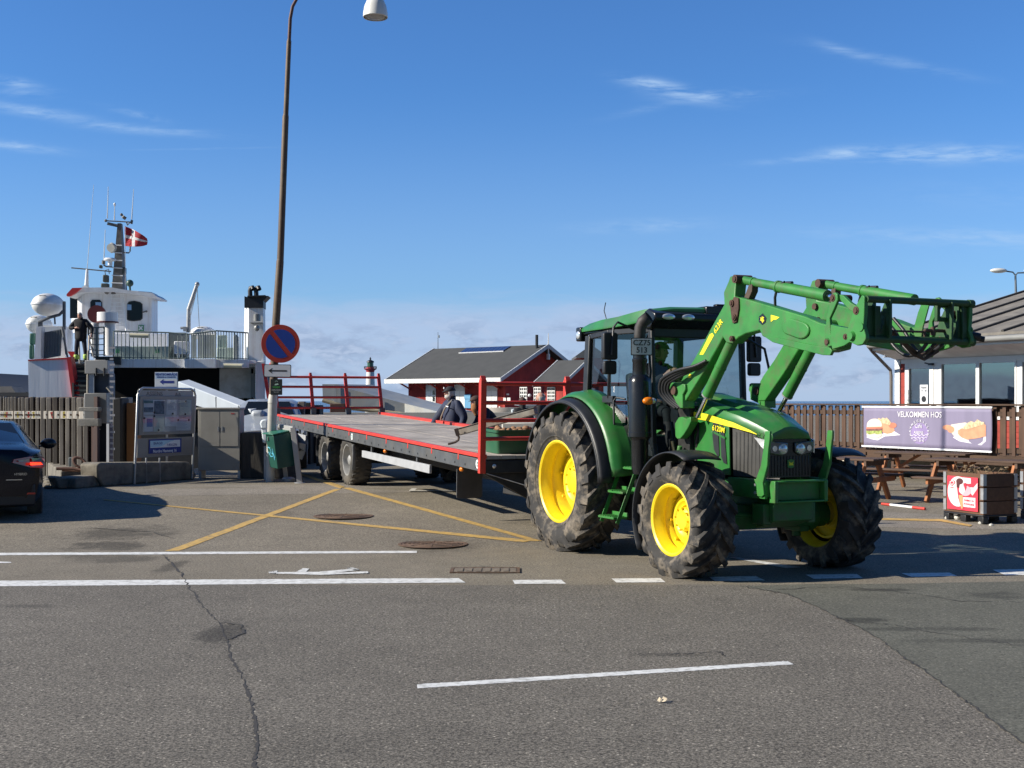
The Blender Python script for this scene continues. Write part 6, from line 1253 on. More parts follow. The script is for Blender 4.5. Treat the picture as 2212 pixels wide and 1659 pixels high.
cs = quadp(1102, 362, 1538, 672, -.05, .055, 'display_case', BG, bev=.008); quadp(1130, 390, 1512, 648, -.056, .004, 'backing', mat('backing_grey', (.42, .42, .44), .6), cs)
PAP = [mat('paper_white', (.60, .62, .66), .7), mat('paper_photo', (.10, .14, .19), .5, 0, .5, 20), mat('paper_cream', (.55, .58, .52), .7), mat('paper_green', (.12, .2, .2), .6), mat('paper_blue', (.10, .2, .42), .6)]
def par_(x, y, x2, y2, m, d=-.060): quadp(x, y, x2, y2, d, .002, 'pinned_paper', m, cs)
par_(1137, 392, 1305, 508, PAP[0]); par_(1140, 395, 1212, 418, PAP[3], -.064); par_(1220, 400, 1302, 505, PAP[1], -.064); par_(1140, 450, 1212, 490, PAP[1], -.064); par_(1316, 390, 1402, 510, PAP[0]); par_(1422, 395, 1508, 512, PAP[2])
par_(1142, 518, 1210, 642, PAP[0]); par_(1162, 540, 1208, 605, PAP[4], -.064); par_(1216, 520, 1298, 642, PAP[2]); par_(1304, 514, 1412, 602, PAP[0], -.063); par_(1395, 540, 1508, 632, PAP[0])
mb = MB()
for x0, x1, y0, n_, in ((1330, 1385, 410, 6), (1322, 1380, 530, 5), (1402, 1490, 555, 7), (1430, 1500, 410, 4)):
    for k in range(n_): a = bh(x0, y0 + k * 11, -.066); b = bh(x1 - (k * 13) % 30, y0 + k * 11, -.066); mb.box(a.x, b.x, -.0675, -.066, a.z - .003, a.z + .003)
mb.build('print_lines', mat('print_grey', (.25, .3, .42), .7), cs)
mb = MB()
for x, y in ((1142, 536), (1222, 520), (1255, 630), (1366, 500), (1410, 550), (1494, 550), (1470, 402), (1466, 504), (1222, 490)): a = bh(x, y, -.066); mb.cyl((a.x, -.066, a.z), (a.x, -.078, a.z), .018, n=12)
mb.build('magnets', BLK, cs)
quadp(1128, 388, 1514, 650, -.084, .003, 'case_glass', glass('board_glass', (.95, .97, .98), .05, refl=.015), cs)
a = bh(1225, 343, -.008); b = bh(1410, 352, -.008)
mb = MB(); text(mb, 'ASSENS', .115, face_frame((a.x, -.006, a.z), (1, 0, -.01), (0, 0, 1), .001), squeeze=1.15); text(mb, 'AA', .115, face_frame((b.x, -.006, b.z), (1, 0, -.01), (0, 0, 1), .001), squeeze=1.15); mb.build('header_lettering', mat('letter_grey', (.14, .13, .12), .6), t, smooth=0)
NB = mat('navy_blue_print', (.012, .03, .22), .5)
sp_ = quadp(1178, 696, 1435, 818, -.018, .006, 'ferry_plate', NB); a = bh(1190, 772, -.022); b = bh(1426, 706, -.022)
mb = MB(); mb.m(0).box(a.x, b.x, -.022, -.0182, a.z, b.z); w = b.x - a.x; h = b.z - a.z
cv = [(a.x, a.z + h * .1)] + [(a.x + w * s, a.z + h * (.1 + .8 * sst(s, .25, .8))) for s in [k / 14 for k in range(0, 12)]] + [(a.x + w * .78, b.z), (a.x, b.z)]
mb.m(1).prism(cv, -.0245, -.0222, 1); mb.build('wave_logo', [WHITE, mat('pale_aqua', (.42, .62, .72), .5)], sp_, fix=True)
mb = MB(); text(mb, 'BAAGØ', .070, face_frame((a.x + w * .25, -.0246, a.z + h * .60), (1, 0, 0), (0, 0, 1), .001)); text(mb, 'FÆRGEN', .070, face_frame((a.x + w * .72, -.0226, a.z + h * .30), (1, 0, 0), (0, 0, 1), .001)); mb.build('ferry_lettering', NB, sp_, smooth=0)
c = bh(1306, 795, -.019); mb = MB(); text(mb, 'Nordre Havnevej 16', .083, face_frame((c.x, -.0182, c.z), (1, 0, 0), (0, 0, 1), .001), bold=.001, squeeze=.92); mb.build('address_lettering', WHITE, sp_, smooth=0)
mb = MB()
for x in (1166, 1272): a = bh(x, 850); b = bh(x + 2, 1012); mb.cyl((a.x, .03, a.z), (b.x, .03, 0.0), .016, n=8)
mb.build('support_post', STEEL, t)
# waiting area sign
t = thing('waiting_area_sign', 'white and blue waiting area sign with a blue left arrow above the notice board', 'sign', at('2', 1316, 235, A0.y + 2.2))
WM = at('2', 1316, 235, A0.y + 2.2); ks = (A0.y + 2.2) / FPX * .27282
mb = MB(); mb.m(0).box(-91 * ks, 91 * ks, 0, .012, -64 * ks, 64 * ks); mb.m(1).box(-85 * ks, 85 * ks, -.003, -.0005, 10 * ks, 58 * ks); mb.m(0).box(-85 * ks, 85 * ks, -.003, -.0005, -46 * ks, 9 * ks); mb.m(2).box(-85 * ks, 85 * ks, -.003, -.0005, -62 * ks, -54 * ks)
mb.m(2).prism([(-52 * ks, -14 * ks), (-22 * ks, 8 * ks), (-22 * ks, -5 * ks), (62 * ks, -5 * ks), (62 * ks, -24 * ks), (-22 * ks, -24 * ks), (-22 * ks, -36 * ks)], -.006, -.0032, 1); mb.build('plate', [mat('sign_white2', (.55, .60, .66), .4), mat('sign_pale_blue', (.38, .52, .70), .4), NB], t)
mb = MB(); text(mb, 'VENTEOMRÅDE', 26 * ks, face_frame((0, -.004, 45 * ks), (1, 0, 0), (0, 0, 1)), bold=.0015, squeeze=.95); text(mb, 'GÅENDE & CYKLISTER', 15 * ks, face_frame((0, -.004, 24 * ks), (1, 0, 0), (0, 0, 1)), bold=.001); mb.build('lettering', NB, t, smooth=0)
mb = MB(); mb.cyl((0, .04, 64 * ks), (0, .04, -1.9), .025, n=10); mb.build('post', STEEL, t)
# electrical cabinet
c = gp('2', 1560, 1016); D = c.y
CO = at('2', 1575, 950, D); CO.z = c.z; t = thing('electrical_cabinet', 'pale grey two door electrical cabinet on short legs beside the notice board', 'cabinet', CO)
def cq(x, y, Y=D): return at('2', x, y, Y) - CO
CG = mat('cabinet_beige_grey', (.30, .285, .25), .5, 0, .06, 3, dirt=(.2, .18, .15), dirt_amt=.3)
a = cq(1568, 950); b = cq(1898, 468); mb = MB(); mb.box(a.x, b.x, 0, .42, a.z, b.z); cb = mb.build('body', CG, t, bevel=.006)
a2 = cq(1555, 470); b2 = cq(1905, 462); mb = MB(); mb.box(a2.x, b2.x, -.03, .45, b.z, b.z + .04); mb.build('cabinet_roof', CG, t, bevel=.01)
for x0, x1 in ((1585, 1740), (1748, 1888)):
    a = cq(x0, 758); b = cq(x1, 485); mb = MB(); mb.box(a.x, b.x, -.014, -.002, a.z, b.z); d_ = mb.build('door', CG, t, bevel=.004); mb = MB(); e = a.x + .02 if x0 > 1700 else b.x - .04; mb.box(e, e + .02, -.022, -.0145, (a.z + b.z) / 2 - .05, (a.z + b.z) / 2 + .05); mb.build('handle', STEEL, d_)
mb = MB(); [mb.box(x, x + .05, .02, .4, 0, cq(1570, 950).z) for x in (cq(1572, 950).x, cq(1880, 950).x)]; mb.build('leg', STEEL, t)
mb = MB(); a = cq(1830, 500); mb.box(a.x, a.x + .07, -.018, -.0145, a.z - .012, a.z + .012); mb.build('label_plate', mat('label_red', (.35, .05, .05), .5), t)
# dark concrete block behind the lamp
a = at('2', 1905, 1000, 25.2); b = at('2', 2110, 650, 25.2); t = tag(MB().box(a.x, b.x + .35, 25.2, 27, gz(a.x, 25.2), b.z).build('concrete_block', mat('dark_concrete', (.055, .05, .042), .9, 0, .3, 6, .5, 20, stretch=(3, 3, .6)), bevel=.02), 'tall dark concrete block standing behind the waste bin and lamp pole', 'concrete block')
# brown steel plate, dark tall box, stone block
a = at('2', 1003, 885, 24.9); b = at('2', 1072, 415, 24.9); tag(MB().box(a.x, b.x, 24.9, 25.3, -.5, b.z).build('brown_steel_pile', mat('corten', (.20, .095, .035), .8, 0, .12, 4, .3, 20)), 'orange brown rusted steel pile behind the notice board', 'steel pile')
a = at('2', 888, 885, 24.7); b = at('2', 962, 375, 24.7); tag(MB().box(a.x, b.x, 24.7, 25.2, -.5, b.z).build('fender_pile', mat('black_timber', (.018, .018, .018), .7, 0, .3, 5), bevel=.03), 'black fender pile standing right of the steel column', 'pile')
a = at('2', 955, 900, 25.5); b = at('2', 1005, 365, 25.5); mb = MB()
for k in range(9): mb.box(a.x, b.x, 25.5, 25.9, a.z + (b.z - a.z) * k / 9, a.z + (b.z - a.z) * (k + .9) / 9)
tag(mb.build('stacked_block_pillar', CONC, bevel=.01), 'pale stacked block pillar behind the rusted steel pile', 'pillar')
# steel column with control boxes
CP = gp('2', 735, 985); CY = CP.y; cc = lambda x, y, Y=CY: at('2', x, y, Y) - CP
t = thing('steel_column', 'blue grey steel H column of the linkspan with two metal boxes fixed to it', 'steel column', CP)
SC_ = mat('blue_grey_steel', (.30, .35, .42), .45, .3, .15, 4, dirt=(.2, .2, .19), dirt_amt=.4); SC2 = mat('dark_blue_steel', (.055, .07, .10), .5, .2, .15, 4)
a = cc(695, 985); b = cc(848, 180); x0 = a.x; x1 = cc(745, 985).x; mb = MB(); mb.m(0).box(x0, x0 + .05, 0, .36, 0, b.z); mb.m(0).box(x0 + .05, x1, 0, .02, 0, b.z); mb.m(1).box(x0 + .05, x1 + .30, .16, .19, 0, b.z); mb.box(x1 + .30, x1 + .33, -.0, .36, 0, b.z); mb.build('column', [SC_, SC2], t)
a = cc(686, 185); b = cc(868, 80); mb = MB(); mb.box(a.x, b.x, -.12, .30, a.z, b.z); ub = mb.build('upper_box', GREYP, t, bevel=.01)
mb = MB(); [mb.tube([cc(x, 138, CY - .14), cc(x - 2, 150, CY - .14), cc(x, 200, CY - .14)], .02) for x in (762, 825)]; mb.build('cable', BLK, ub)
a = cc(708, 575); b = cc(884, 338); mb = MB(); mb.box(a.x, b.x, -.32, -.02, a.z, b.z); lb = mb.build('control_box', mat('box_grey', (.26, .255, .235), .45, .2, .05, 3), t, bevel=.012)
mb = MB(); mb.box(a.x - .012, a.x - .002, -.30, -.05, a.z + .02, b.z - .02); mb.build('box_door', STEEL, lb)
mb = MB(); mb.tube([cc(845, 290), cc(898, 350), cc(900, 450)], .022); mb.tube([cc(692, 190), cc(690, 440)], .018); mb.tube([cc(695, 620, CY - .03), cc(735, 645, CY - .05), cc(770, 635, CY - .05), cc(795, 622, CY - .03)], .012); mb.tube([cc(697, 0), cc(690, 960)], .02); mb.build('conduit', mat('rope_beige', (.35, .32, .26), .6), t)
# tide scale
a = at('2', 845, 880, 24.3); b = at('2', 892, 580, 24.3); t = thing('tide_gauge', 'white edged tide gauge board on the quay wall', 'tide gauge', a)
mb = MB(); mb.m(0).box(0, .05, -.02, .05, -.3, b.z - a.z); mb.m(1).box(.05, b.x - a.x, 0, .03, -.3, b.z - a.z); mb.build('board', [WHITE, mat('gauge_purple', (.12, .11, .15), .6)], t)
mb = MB()
for k in range(22): mb.box(.06, .06 + (.07 if k % 3 else .10), -.004, -.0005, -.1 + k * .11, -.06 + k * .11)
mb.build('graduations', mat('gauge_grey', (.35, .35, .38), .6), t)
# mooring bollard, blocks, quay wall
a = gp('2', 608, 962); tag(MB().box(a.x - .19, a.x + .19, a.y, a.y + .3, a.z - .1, at('2', 608, 845, a.y).z).build('quay_post', mat('post_blue_black', (.05, .065, .075), .6), bevel=.02), 'short dark square post on the quay left of the steel column', 'post')
OLDC = mat('old_brown_concrete', (.19, .17, .135), .92, 0, .25, 5, .6, 30, dirt=(.07, .06, .045), dirt_amt=.75, dscale=4)
def block(name, label, k, pts, dep, m=OLDC, top=0.0):
    """concrete block: measured front outline on its ground line, dep metres deep"""
    b0 = gp(k, *pts[0]); b1 = gp(k, *pts[-1]); ax = b1 - b0; ax.z = 0; M = axes(b0, ax, Vector((-ax.y, ax.x, 0)))
    q = [hit(M, k, x, y, 1, 0) for x, y in pts]; mb = MB(); mb.prism([(p.x, p.z) for p in q], 0, dep, 1); o = mb.build(name, m, None, bevel=.035, seg=3); o.matrix_world = M; return tag(o, label, 'concrete block')
block('concrete_wall', 'long low concrete wall with a chamfered end under the notice board', '2', [(820, 1078), (775, 1000), (770, 905), (800, 888), (1500, 882), (1560, 990), (1540, 1020)], .45)
block('concrete_block', 'small pale edged concrete block at the foot of the low wall', '2', [(600, 1097), (597, 1010), (625, 1000), (770, 988), (815, 1075)], .4)
block('concrete_block', 'rough concrete block holding the rusty shackle', '2', [(470, 1098), (430, 1005), (480, 1000), (590, 1010), (590, 1090)], .45)
q0 = [gp('2', *p) for p in ((345, 905), (480, 1000), (760, 990), (640, 935), (520, 878), (360, 855))]; mb = MB(); h = .2
mb.add([p + Vector((0, 0, .12)) for p in q0] + [p + Vector((0, 0, -.3)) for p in q0], [tuple(range(6)), tuple(range(11, 5, -1))] + [(i, i + 6, (i + 1) % 6 + 6, (i + 1) % 6) for i in range(6)]); tag(mb.build('quay_coping', OLDC, fix=True, bevel=.03), 'slanting weathered concrete coping at the quay corner beside the black car', 'coping')
random.seed(21); mb = MB()
for k in range(24):
    p = gp('2', random.uniform(365, 480), random.uniform(1010, 1095)); mb.ball(p + Vector((0, 0, .02)), (random.uniform(.04, .14), random.uniform(.04, .1), random.uniform(.02, .05)), n=7, k=5, rot=Matrix.Rotation(random.uniform(0, 3), 3, 'Z'))
tag(mb.build('rubble', OLDC, smooth=20), 'loose stone rubble beside the quay corner', 'rubble', kind='stuff')
p = gp('2', 560, 1040); c = p + Vector((0, .15, .25)); mb = MB(); mb.lathe([(.10 + .03 * math.cos(a), .03 * math.sin(a)) for a in [k * math.pi / 4 for k in range(9)]], n=20); Mx = Matrix.Translation(c + Vector((.12, 0, .12))) @ Matrix.Rotation(R(35), 4, 'Y') @ Matrix.Rotation(R(70), 4, 'X') @ Matrix.Diagonal((1.3, .8, 1, 1)); mb.v = [tuple(Mx @ Vector(v)) for v in mb.v]
mb.tube([c + Vector(q) for q in ((-.32, -.05, .0), (-.15, 0, .0), (.0, 0, .0), (.15, 0, -.03), (.2, .02, .04))], .03); mb.tube([c + Vector(q) for q in ((-.25, .08, -.03), (-.08, .1, -.04), (.12, .06, -.04))], .03)
t = tag(mb.build('mooring_shackle', mat('rusty_shackle', (.14, .075, .055), .8, .2, .3, 10)), 'rusty iron mooring shackle lying on the concrete block', 'shackle')
# timber pile wall of the ferry berth with numbered fender beams
t = thing('pile_wall', 'weathered timber pile wall of the ferry berth behind the black car', 'pile wall', (-7.9, 25, 0))
PWO = Vector((-7.9, 25, 0)); WOODS = [plankmat('pile_wood_%s' % n, c, 2, var=.35) for n, c in (('pale', (.26, .235, .20)), ('grey', (.19, .17, .145)), ('dark', (.10, .085, .07)))]
def wl(u): s = (235 - u) / 235; return 25.0 + 9.0 * max(0, s) ** 1.15
random.seed(31); u = 190.0; k = 0
while u > -60:
    wd = (13.2 if u > 95 else 5.2 + 8 * max(0, (u + 10) / 105) ** 1.6); Y = wl(u); X0 = (u - wd * .74 - CU) / FPX * Y; X1 = (u - CU) / FPX * Y; zt = CAM_H + (CV - 858 + random.uniform(-1.5, 1.5)) / FPX * Y
    if k < 100:
        mb = MB(); d = .22; mb.hexa([Vector((X0, Y, -1.6)) - PWO, Vector((X1, Y, -1.6)) - PWO, Vector((X1, Y + d, -1.6)) - PWO, Vector((X0, Y + d, -1.6)) - PWO, Vector((X0 + random.uniform(-.02, .02), Y, zt)) - PWO, Vector((X1, Y, zt)) - PWO, Vector((X1, Y + d, zt)) - PWO, Vector((X0, Y + d, zt)) - PWO]); mb.build('pile', random.choice(WOODS[:2] * 2 + WOODS[2:]), t, bevel=.012)
    u -= wd; k += 1
mb = MB(); pts = [wl(x) for x in range(210, -80, -10)]
for i, x in enumerate(range(210, -70, -10)):
    Ya, Yb = wl(x) + .26, wl(x - 10) + .26; a = Vector(((x - CU) / FPX * Ya, Ya, 0)) - PWO; b = Vector(((x - 10 - CU) / FPX * Yb, Yb, 0)) - PWO; mb.hexa([a + Vector((0, 0, -1.6)), b + Vector((0, 0, -1.6)), b + Vector((0, .15, -1.6)), a + Vector((0, .15, -1.6)), a + Vector((0, 0, 1.95)), b + Vector((0, 0, 1.95)), b + Vector((0, .15, 1.95)), a + Vector((0, .15, 1.95))])
mb.build('backing_timber', mat('dark_brown_timber', (.035, .016, .012), .9, 0, .3, 4), t, fix=True)
mb = MB()
for u0, u1 in ((188, 94), (89, 55), (52, 30), (28, 0), (-2, -50)):
    Ya, Yb = wl(u0) - .22, wl(u1) - .22; v0, v1 = 888, 905
    P_ = [Vector(((u_ - CU) / FPX * Y_, Y_ + dy, CAM_H + (CV - v_) / FPX * Y_)) - PWO for v_ in (v1 + (u0 > 150) * 0, v0) for (u_, Y_, dy) in ((u0, Ya, 0), (u1, Yb, 0), (u1, Yb, .2), (u0, Ya, .2))]
    mb.hexa(P_)
mb.build('waling_beam', WOODS[0], t, fix=True, bevel=.01)
mb = MB(); a = at('2', 615, 600, 24.75) - PWO; b = at('2', 700, 540, 24.75) - PWO; mb.box(a.x, b.x + .2, a.y, a.y + .2, a.z, b.z); a = at('2', 622, 482, 24.75) - PWO; b = at('2', 700, 450, 24.75) - PWO; mb.box(a.x, b.x + .2, a.y, a.y + .2, a.z, b.z); mb.build('stone_corbel', CONC, t, bevel=.01)
TAGC = [mat('tag_white', (.6, .6, .54), .6), mat('tag_red', (.5, .05, .04), .6), mat('tag_yellow', (.55, .45, .10), .6), mat('tag_white', (0, 0, 0))]
seqq = [(185, 0), (169, 0), (155, 0), (141, 2), (128, 0), (115, 1), (103, 0), (85, 0), (80, 0), (74, 2), (68, 0), (63, 1), (58, 0), (48, 0), (44, 0), (40, 2), (36, 0), (24, 0), (20, 0), (16, 1), (12, 2), (8, 0), (4, 0)]
for x, ci in seqq:
    Y = wl(x) - .245; c = Vector(((x - CU) / FPX * Y, Y, CAM_H + (CV - 896) / FPX * Y)) - PWO; w = .05 if x > 95 else .035; mb = MB(); ang = random.uniform(-.3, .3)
    mb.box(-w, w, -.012, 0, -.075, .075, Matrix.Translation(c) @ Matrix.Rotation(ang, 4, 'Y')); tg = mb.build('mooring_tag', TAGC[ci], t); mb = MB(); mb.cyl(c + Vector((0, -.07, 0)), c + Vector((0, -.012, 0)), .022, n=8); mb.build('hook', RUST, tg)
# far left roof
O_ = Vector((-26, 62, 0)); t = thing('harbour_shed', 'low dark roofed shed far behind the pile wall at the left edge', 'shed', O_); hq = lambda x, y, Y=62: at('J', x, y, Y) - O_
mb = MB(); mb.prism([(p.x, p.z) for p in (hq(-600, -250), hq(0, 0), hq(500, 110), hq(500, 180), hq(-600, 180))], 0, 8, 1); mb.build('roof', mat('shed_roof_dark', (.03, .035, .045), .7), t)
mb = MB(); mb.prism([(p.x, p.z) for p in (hq(-400, 10, 60.5), hq(200, 5, 60.5), hq(270, 112, 60.5), (hq(-400, 112, 60.5)))], -1.5, -.2, 1); mb.build('canopy', mat('canopy_grey', (.16, .15, .14), .7), t)
mb = MB(); a = hq(-600, 115); b = hq(490, 112); mb.box(a.x, b.x, .5, 7, -1.4, a.z - .1); mb.build('wall', mat('shed_wall', (.10, .08, .09), .8), t)
# waste bin, frame, post box
c = gp('H', 640, 1500); c.y = LY - .45; t = thing('waste_bin', 'dark green sheet metal waste bin tilted beside the lamp pole', 'waste bin', c)
hb = lambda x, y, Y=c.y: at('H', x, y, Y) - c
GB = mat('bin_green', (.012, .075, .055), .4, 0, .1, 5, dirt=(.03, .06, .05), dirt_amt=.4)
F_ = [hb(335, 735), hb(650, 660, c.y + .2), hb(735, 1248, c.y + .2), hb(415, 1312)]; Lf = [hb(200, 712, c.y + .28), hb(280, 1282, c.y + .28)]; dpt = Lf[0] - F_[0]
Bk = [F_[0] + dpt, F_[1] + dpt, F_[2] + dpt, F_[3] + dpt]
mb = MB(); mb.hexa([F_[3], F_[2], Bk[2], Bk[3], F_[0], F_[1], Bk[1], Bk[0]]); mb.build('bin_body', GB, t, fix=True, bevel=.008)
cT = [F_[0] + (F_[0] - F_[1]) * .02 + Vector((0, -.02, .01)), F_[1] + Vector((0, -.02, .01)), Bk[1] + Vector((0, .02, .01)), Bk[0] + Vector((-.06, .0, .01))]; mb = MB(); up = (F_[0] - F_[3]).normalized() * .02; mb.hexa([p for p in cT] + [p + up for p in cT]); mb.build('lid', mat('bin_lid_green', (.03, .16, .10), .4), t, fix=True, bevel=.004)
nl = (Bk[3] - F_[3]).cross(F_[0] - F_[3]).normalized(); nl = nl if nl.x < 0 else -nl
mb = MB(); S_ = lambda a, b: F_[3] + (F_[0] - F_[3]) * b + (Bk[3] - F_[3]) * a + nl * .006
for pts in ([(.85, .62), (.6, .60), (.5, .5), (.7, .42), (.85, .48), (.6, .34), (.35, .36), (.3, .52)], [(.3, .60), (.25, .42), (.2, .30)], [(.45, .46), (.22, .44), (.12, .34), (.2, .26)]): mb.tube([S_(*q) for q in pts], .010, n=5)
mb.build('graffiti', mat('paint_cyan', (.12, .48, .62), .5), t)
mb = MB(); mb.box(-.004, .004, -.03, .03, -.04, .04, Matrix.Translation(S_(.7, .88))); mb.build('sticker', WHITE, t)
t = thing('bin_frame', 'galvanised steel frame standing over the green waste bin', 'frame', c); Yf = c.y + .12
mb = MB(); mb.bar(hb(440, 562, Yf + .5), hb(690, 605, Yf), .05, .07); mb.bar(hb(680, 590, Yf), hb(805, 1590, Yf), .10, .07, (0, 1, 0)); mb.bar(hb(440, 560, Yf + .5), hb(560, 1480, Yf + .5), .08, .05, (0, 1, 0)); mb.bar(hb(500, 620, Yf + .3), hb(640, 650, Yf + .02), .02, .05); mb.build('channel_frame', GREYP, t, bevel=.005)
for x, y, Y in ((800, 1590, Yf), (600, 1500, Yf + .5)): mb = MB(); p = gp('H', x, y) - c; p = hb(x, y, Y); mb.lathe([(.001, .05), (.10, .05), (.13, .02), (.13, -.03), (.001, -.03)], c=p, n=16); mb.build('foot', STEEL, t)
pb = at('H', 190, 650, LY + .5); t = thing('life_buoy_box', 'rounded white plastic box fixed behind the lamp pole above the green bin', 'box', pb); mb = MB(); kk = (LY + .5) / FPX * .124
mb.prism([(x * kk, z * kk) for x, z in ((-72, 130), (-50, 190), (0, 205), (60, 205), (75, 180), (60, 60), (60, -150), (30, -225), (-20, -200), (-50, 60))], -.12, .12, 1); mb.build('case', mat('box_white', (.62, .68, .72), .4), t, bevel=.03)
mb = MB(); mb.box(-70 * kk, 62 * kk, -.13, .13, 50 * kk, 60 * kk); mb.box(-.02, .02, .0, .06, -1.2, -.3); mb.build('box_band', STEEL, t)
# SUV waiting on the ramp behind the trailer
def loft_car(t, secs, body, glassm, gl, bevel=0):
    """secs: (x, [(y, z)...half profile bottom to roof centre])"""
    n = len(secs[0][1]); rows = []
    for x, hp in secs: rows.append([(x, y, z) for y, z in hp] + [(x, -y, z) for y, z in hp[::-1][1:]])
    m = 2 * n - 1; vs = [p for r in rows for p in r]; fs = [(i * m + k, i * m + k + 1, (i + 1) * m + k + 1, (i + 1) * m + k) for i in range(len(rows) - 1) for k in range(m - 1)]
    fs += [list(range(m)), list(range((len(rows) - 1) * m, len(rows) * m))[::-1]]; mb = MB(); mb.add(vs, fs); o = mb.build('body', body, t, smooth=32, fix=True)
    for name, i0, i1, k0, k1 in gl:
        for mir in (False, True):
            pts = []
            for i, kk_ in ((i0, k0), (i1, k0), (i1, k1), (i0, k1)): p = rows[i][kk_]; pts.append(Vector((p[0], -p[1] if mir else p[1], p[2])))
            if name in ('windscreen', 'rear_window') and mir: continue
            if name in ('windscreen', 'rear_window'): pts = [Vector(rows[i0][k0]), Vector(rows[i0][m - 1 - k0]), Vector(rows[i1][m - 1 - k1]), Vector(rows[i1][k1])]
            cen = sum(pts, Vector()) / 4; nn = (pts[1] - pts[0]).cross(pts[2] - pts[0]).normalized(); ref = cen - Vector((cen.x * .98, 0, .6)); nn = nn if nn.dot(ref) > 0 else -nn
            q = [cen + (p - cen) * .93 + nn * (.03 if name in ('windscreen', 'rear_window') else .006) for p in pts]; mb = MB(); mb.add(q, [(0, 1, 2, 3)]); mb.build(name, glassm, t, smooth=0, solid=.004)
    return o
SVM = Matrix.Translation((-5.95, 30.5, .22)) @ Matrix.Rotation(R(-82), 4, 'Z')
t = thing('suv', 'silver white car facing the camera behind the lamp pole and trailer', 'car', SVM)
def hp(w, zb, zs, zr, wr): return [(w * .92, zb), (w, zb + .2), (w, zs - .25), (w * .97, zs), (wr, zr - .06), (wr * .8, zr), (0, zr + .02)]
SIL = mat('silver_car_paint', (.30, .33, .36), .35, .1, .03, 2, coat=.4)
secs = [(2.2, hp(.80, .35, .75, .78, .70)), (2.1, hp(.90, .28, .92, .95, .78)), (1.3, hp(.92, .25, 1.02, 1.08, .78)), (1.15, hp(.92, .25, 1.04, 1.12, .76)), (.45, hp(.92, .25, 1.06, 1.62, .66)), (-.6, hp(.92, .25, 1.06, 1.68, .66)), (-1.7, hp(.92, .25, 1.06, 1.62, .66)), (-2.2, hp(.90, .28, 1.04, 1.15, .75)), (-2.3, hp(.85, .35, .9, .95, .7))]
loft_car(t, secs, SIL, GLD, [('windscreen', 3, 4, 4, 5), ('side_window', 4, 5, 3, 4), ('side_window', 5, 6, 3, 4)])
mb = MB(); mb.box(2.15, 2.24, -.55, .55, .42, .74); mb.build('grille', BLK, t)
for s in (-1, 1):
    mb = MB(); mb.ball((2.12, s * .68, .72), (.10, .17, .08)); mb.build('headlight', LENS, t)
    for x in (-1.4, 1.4): mb = MB(); mb.cyl((x, s * .72, .33), (x, s * .93, .33), .33, n=24); w_ = mb.build('wheel', TYREC, t); mb = MB(); mb.cyl((x, s * .93, .33), (x, s * .94, .33), .2, n=20); mb.build('rim', STEEL, w_)
mb = MB(); mb.box(2.245, 2.26, -.26, .26, .46, .57); mb.build('plate', WHITE, t)
# black saloon car at the left edge
CH = R(90 + 22); ft = Vector((math.cos(CH), math.sin(CH), 0)); rt = Vector((ft.y, -ft.x, 0)); RB = gp('v', 92, 1112); RB = Vector(((92 - CU) / FPX * 18.3, 18.3, 0)); CC = RB - rt * .90
CMx = Matrix.Translation((CC.x, CC.y, gz(CC.x, CC.y) - .01)) @ Matrix.Rotation(CH, 4, 'Z')
t = thing('saloon_car', 'black saloon car with its right tail lamp lit at the left edge of the yard', 'car', CMx)
def sp2(w, zb, zs, zr, wr, zm=None): return [(w * .86, zb), (w * .95, zb + .10), (w, zb + .32), (w * .995, zs - .10), (w * .96, zs), (wr * 1.01, zr - .07), (wr * .86, zr - .01), (0, zr + .02)]
BLC = mat('black_car_paint', (.004, .006, .014), .16, 0, .05, 2); BLC.node_tree.nodes['Principled BSDF'].inputs['Specular IOR Level'].default_value = .38
secs = [(0.0, sp2(.74, .38, .95, 1.0, .60)), (.05, sp2(.86, .30, 1.0, 1.06, .72)), (.22, sp2(.905, .24, 1.02, 1.10, .76)), (.62, sp2(.92, .22, 1.03, 1.13, .74)), (.80, sp2(.92, .22, 1.03, 1.17, .70)), (1.55, sp2(.92, .22, 1.0, 1.42, .58)), (2.1, sp2(.92, .22, .99, 1.46, .58)), (2.75, sp2(.92, .22, .98, 1.45, .59)), (3.7, sp2(.92, .22, .96, 1.03, .72)), (4.5, sp2(.90, .22, .86, .90, .70)), (4.88, sp2(.78, .28, .68, .72, .6))]
loft_car(t, secs, BLC, GLD, [('rear_window', 4, 5, 5, 6), ('side_window', 5, 6, 4, 5), ('side_window', 6, 7, 4, 5), ('windscreen', 7, 8, 5, 6)])
RL_ = mat('tail_red', (.22, .008, .012), .15, 0, .2, 20, coat=1); LIT = mat('tail_lit', (.9, .02, .01), .3, emit=(1, .035, .012, 2.5)); BULB = mat('tail_clear', (.35, .33, .34), .1, .5, .2, 30, coat=1)
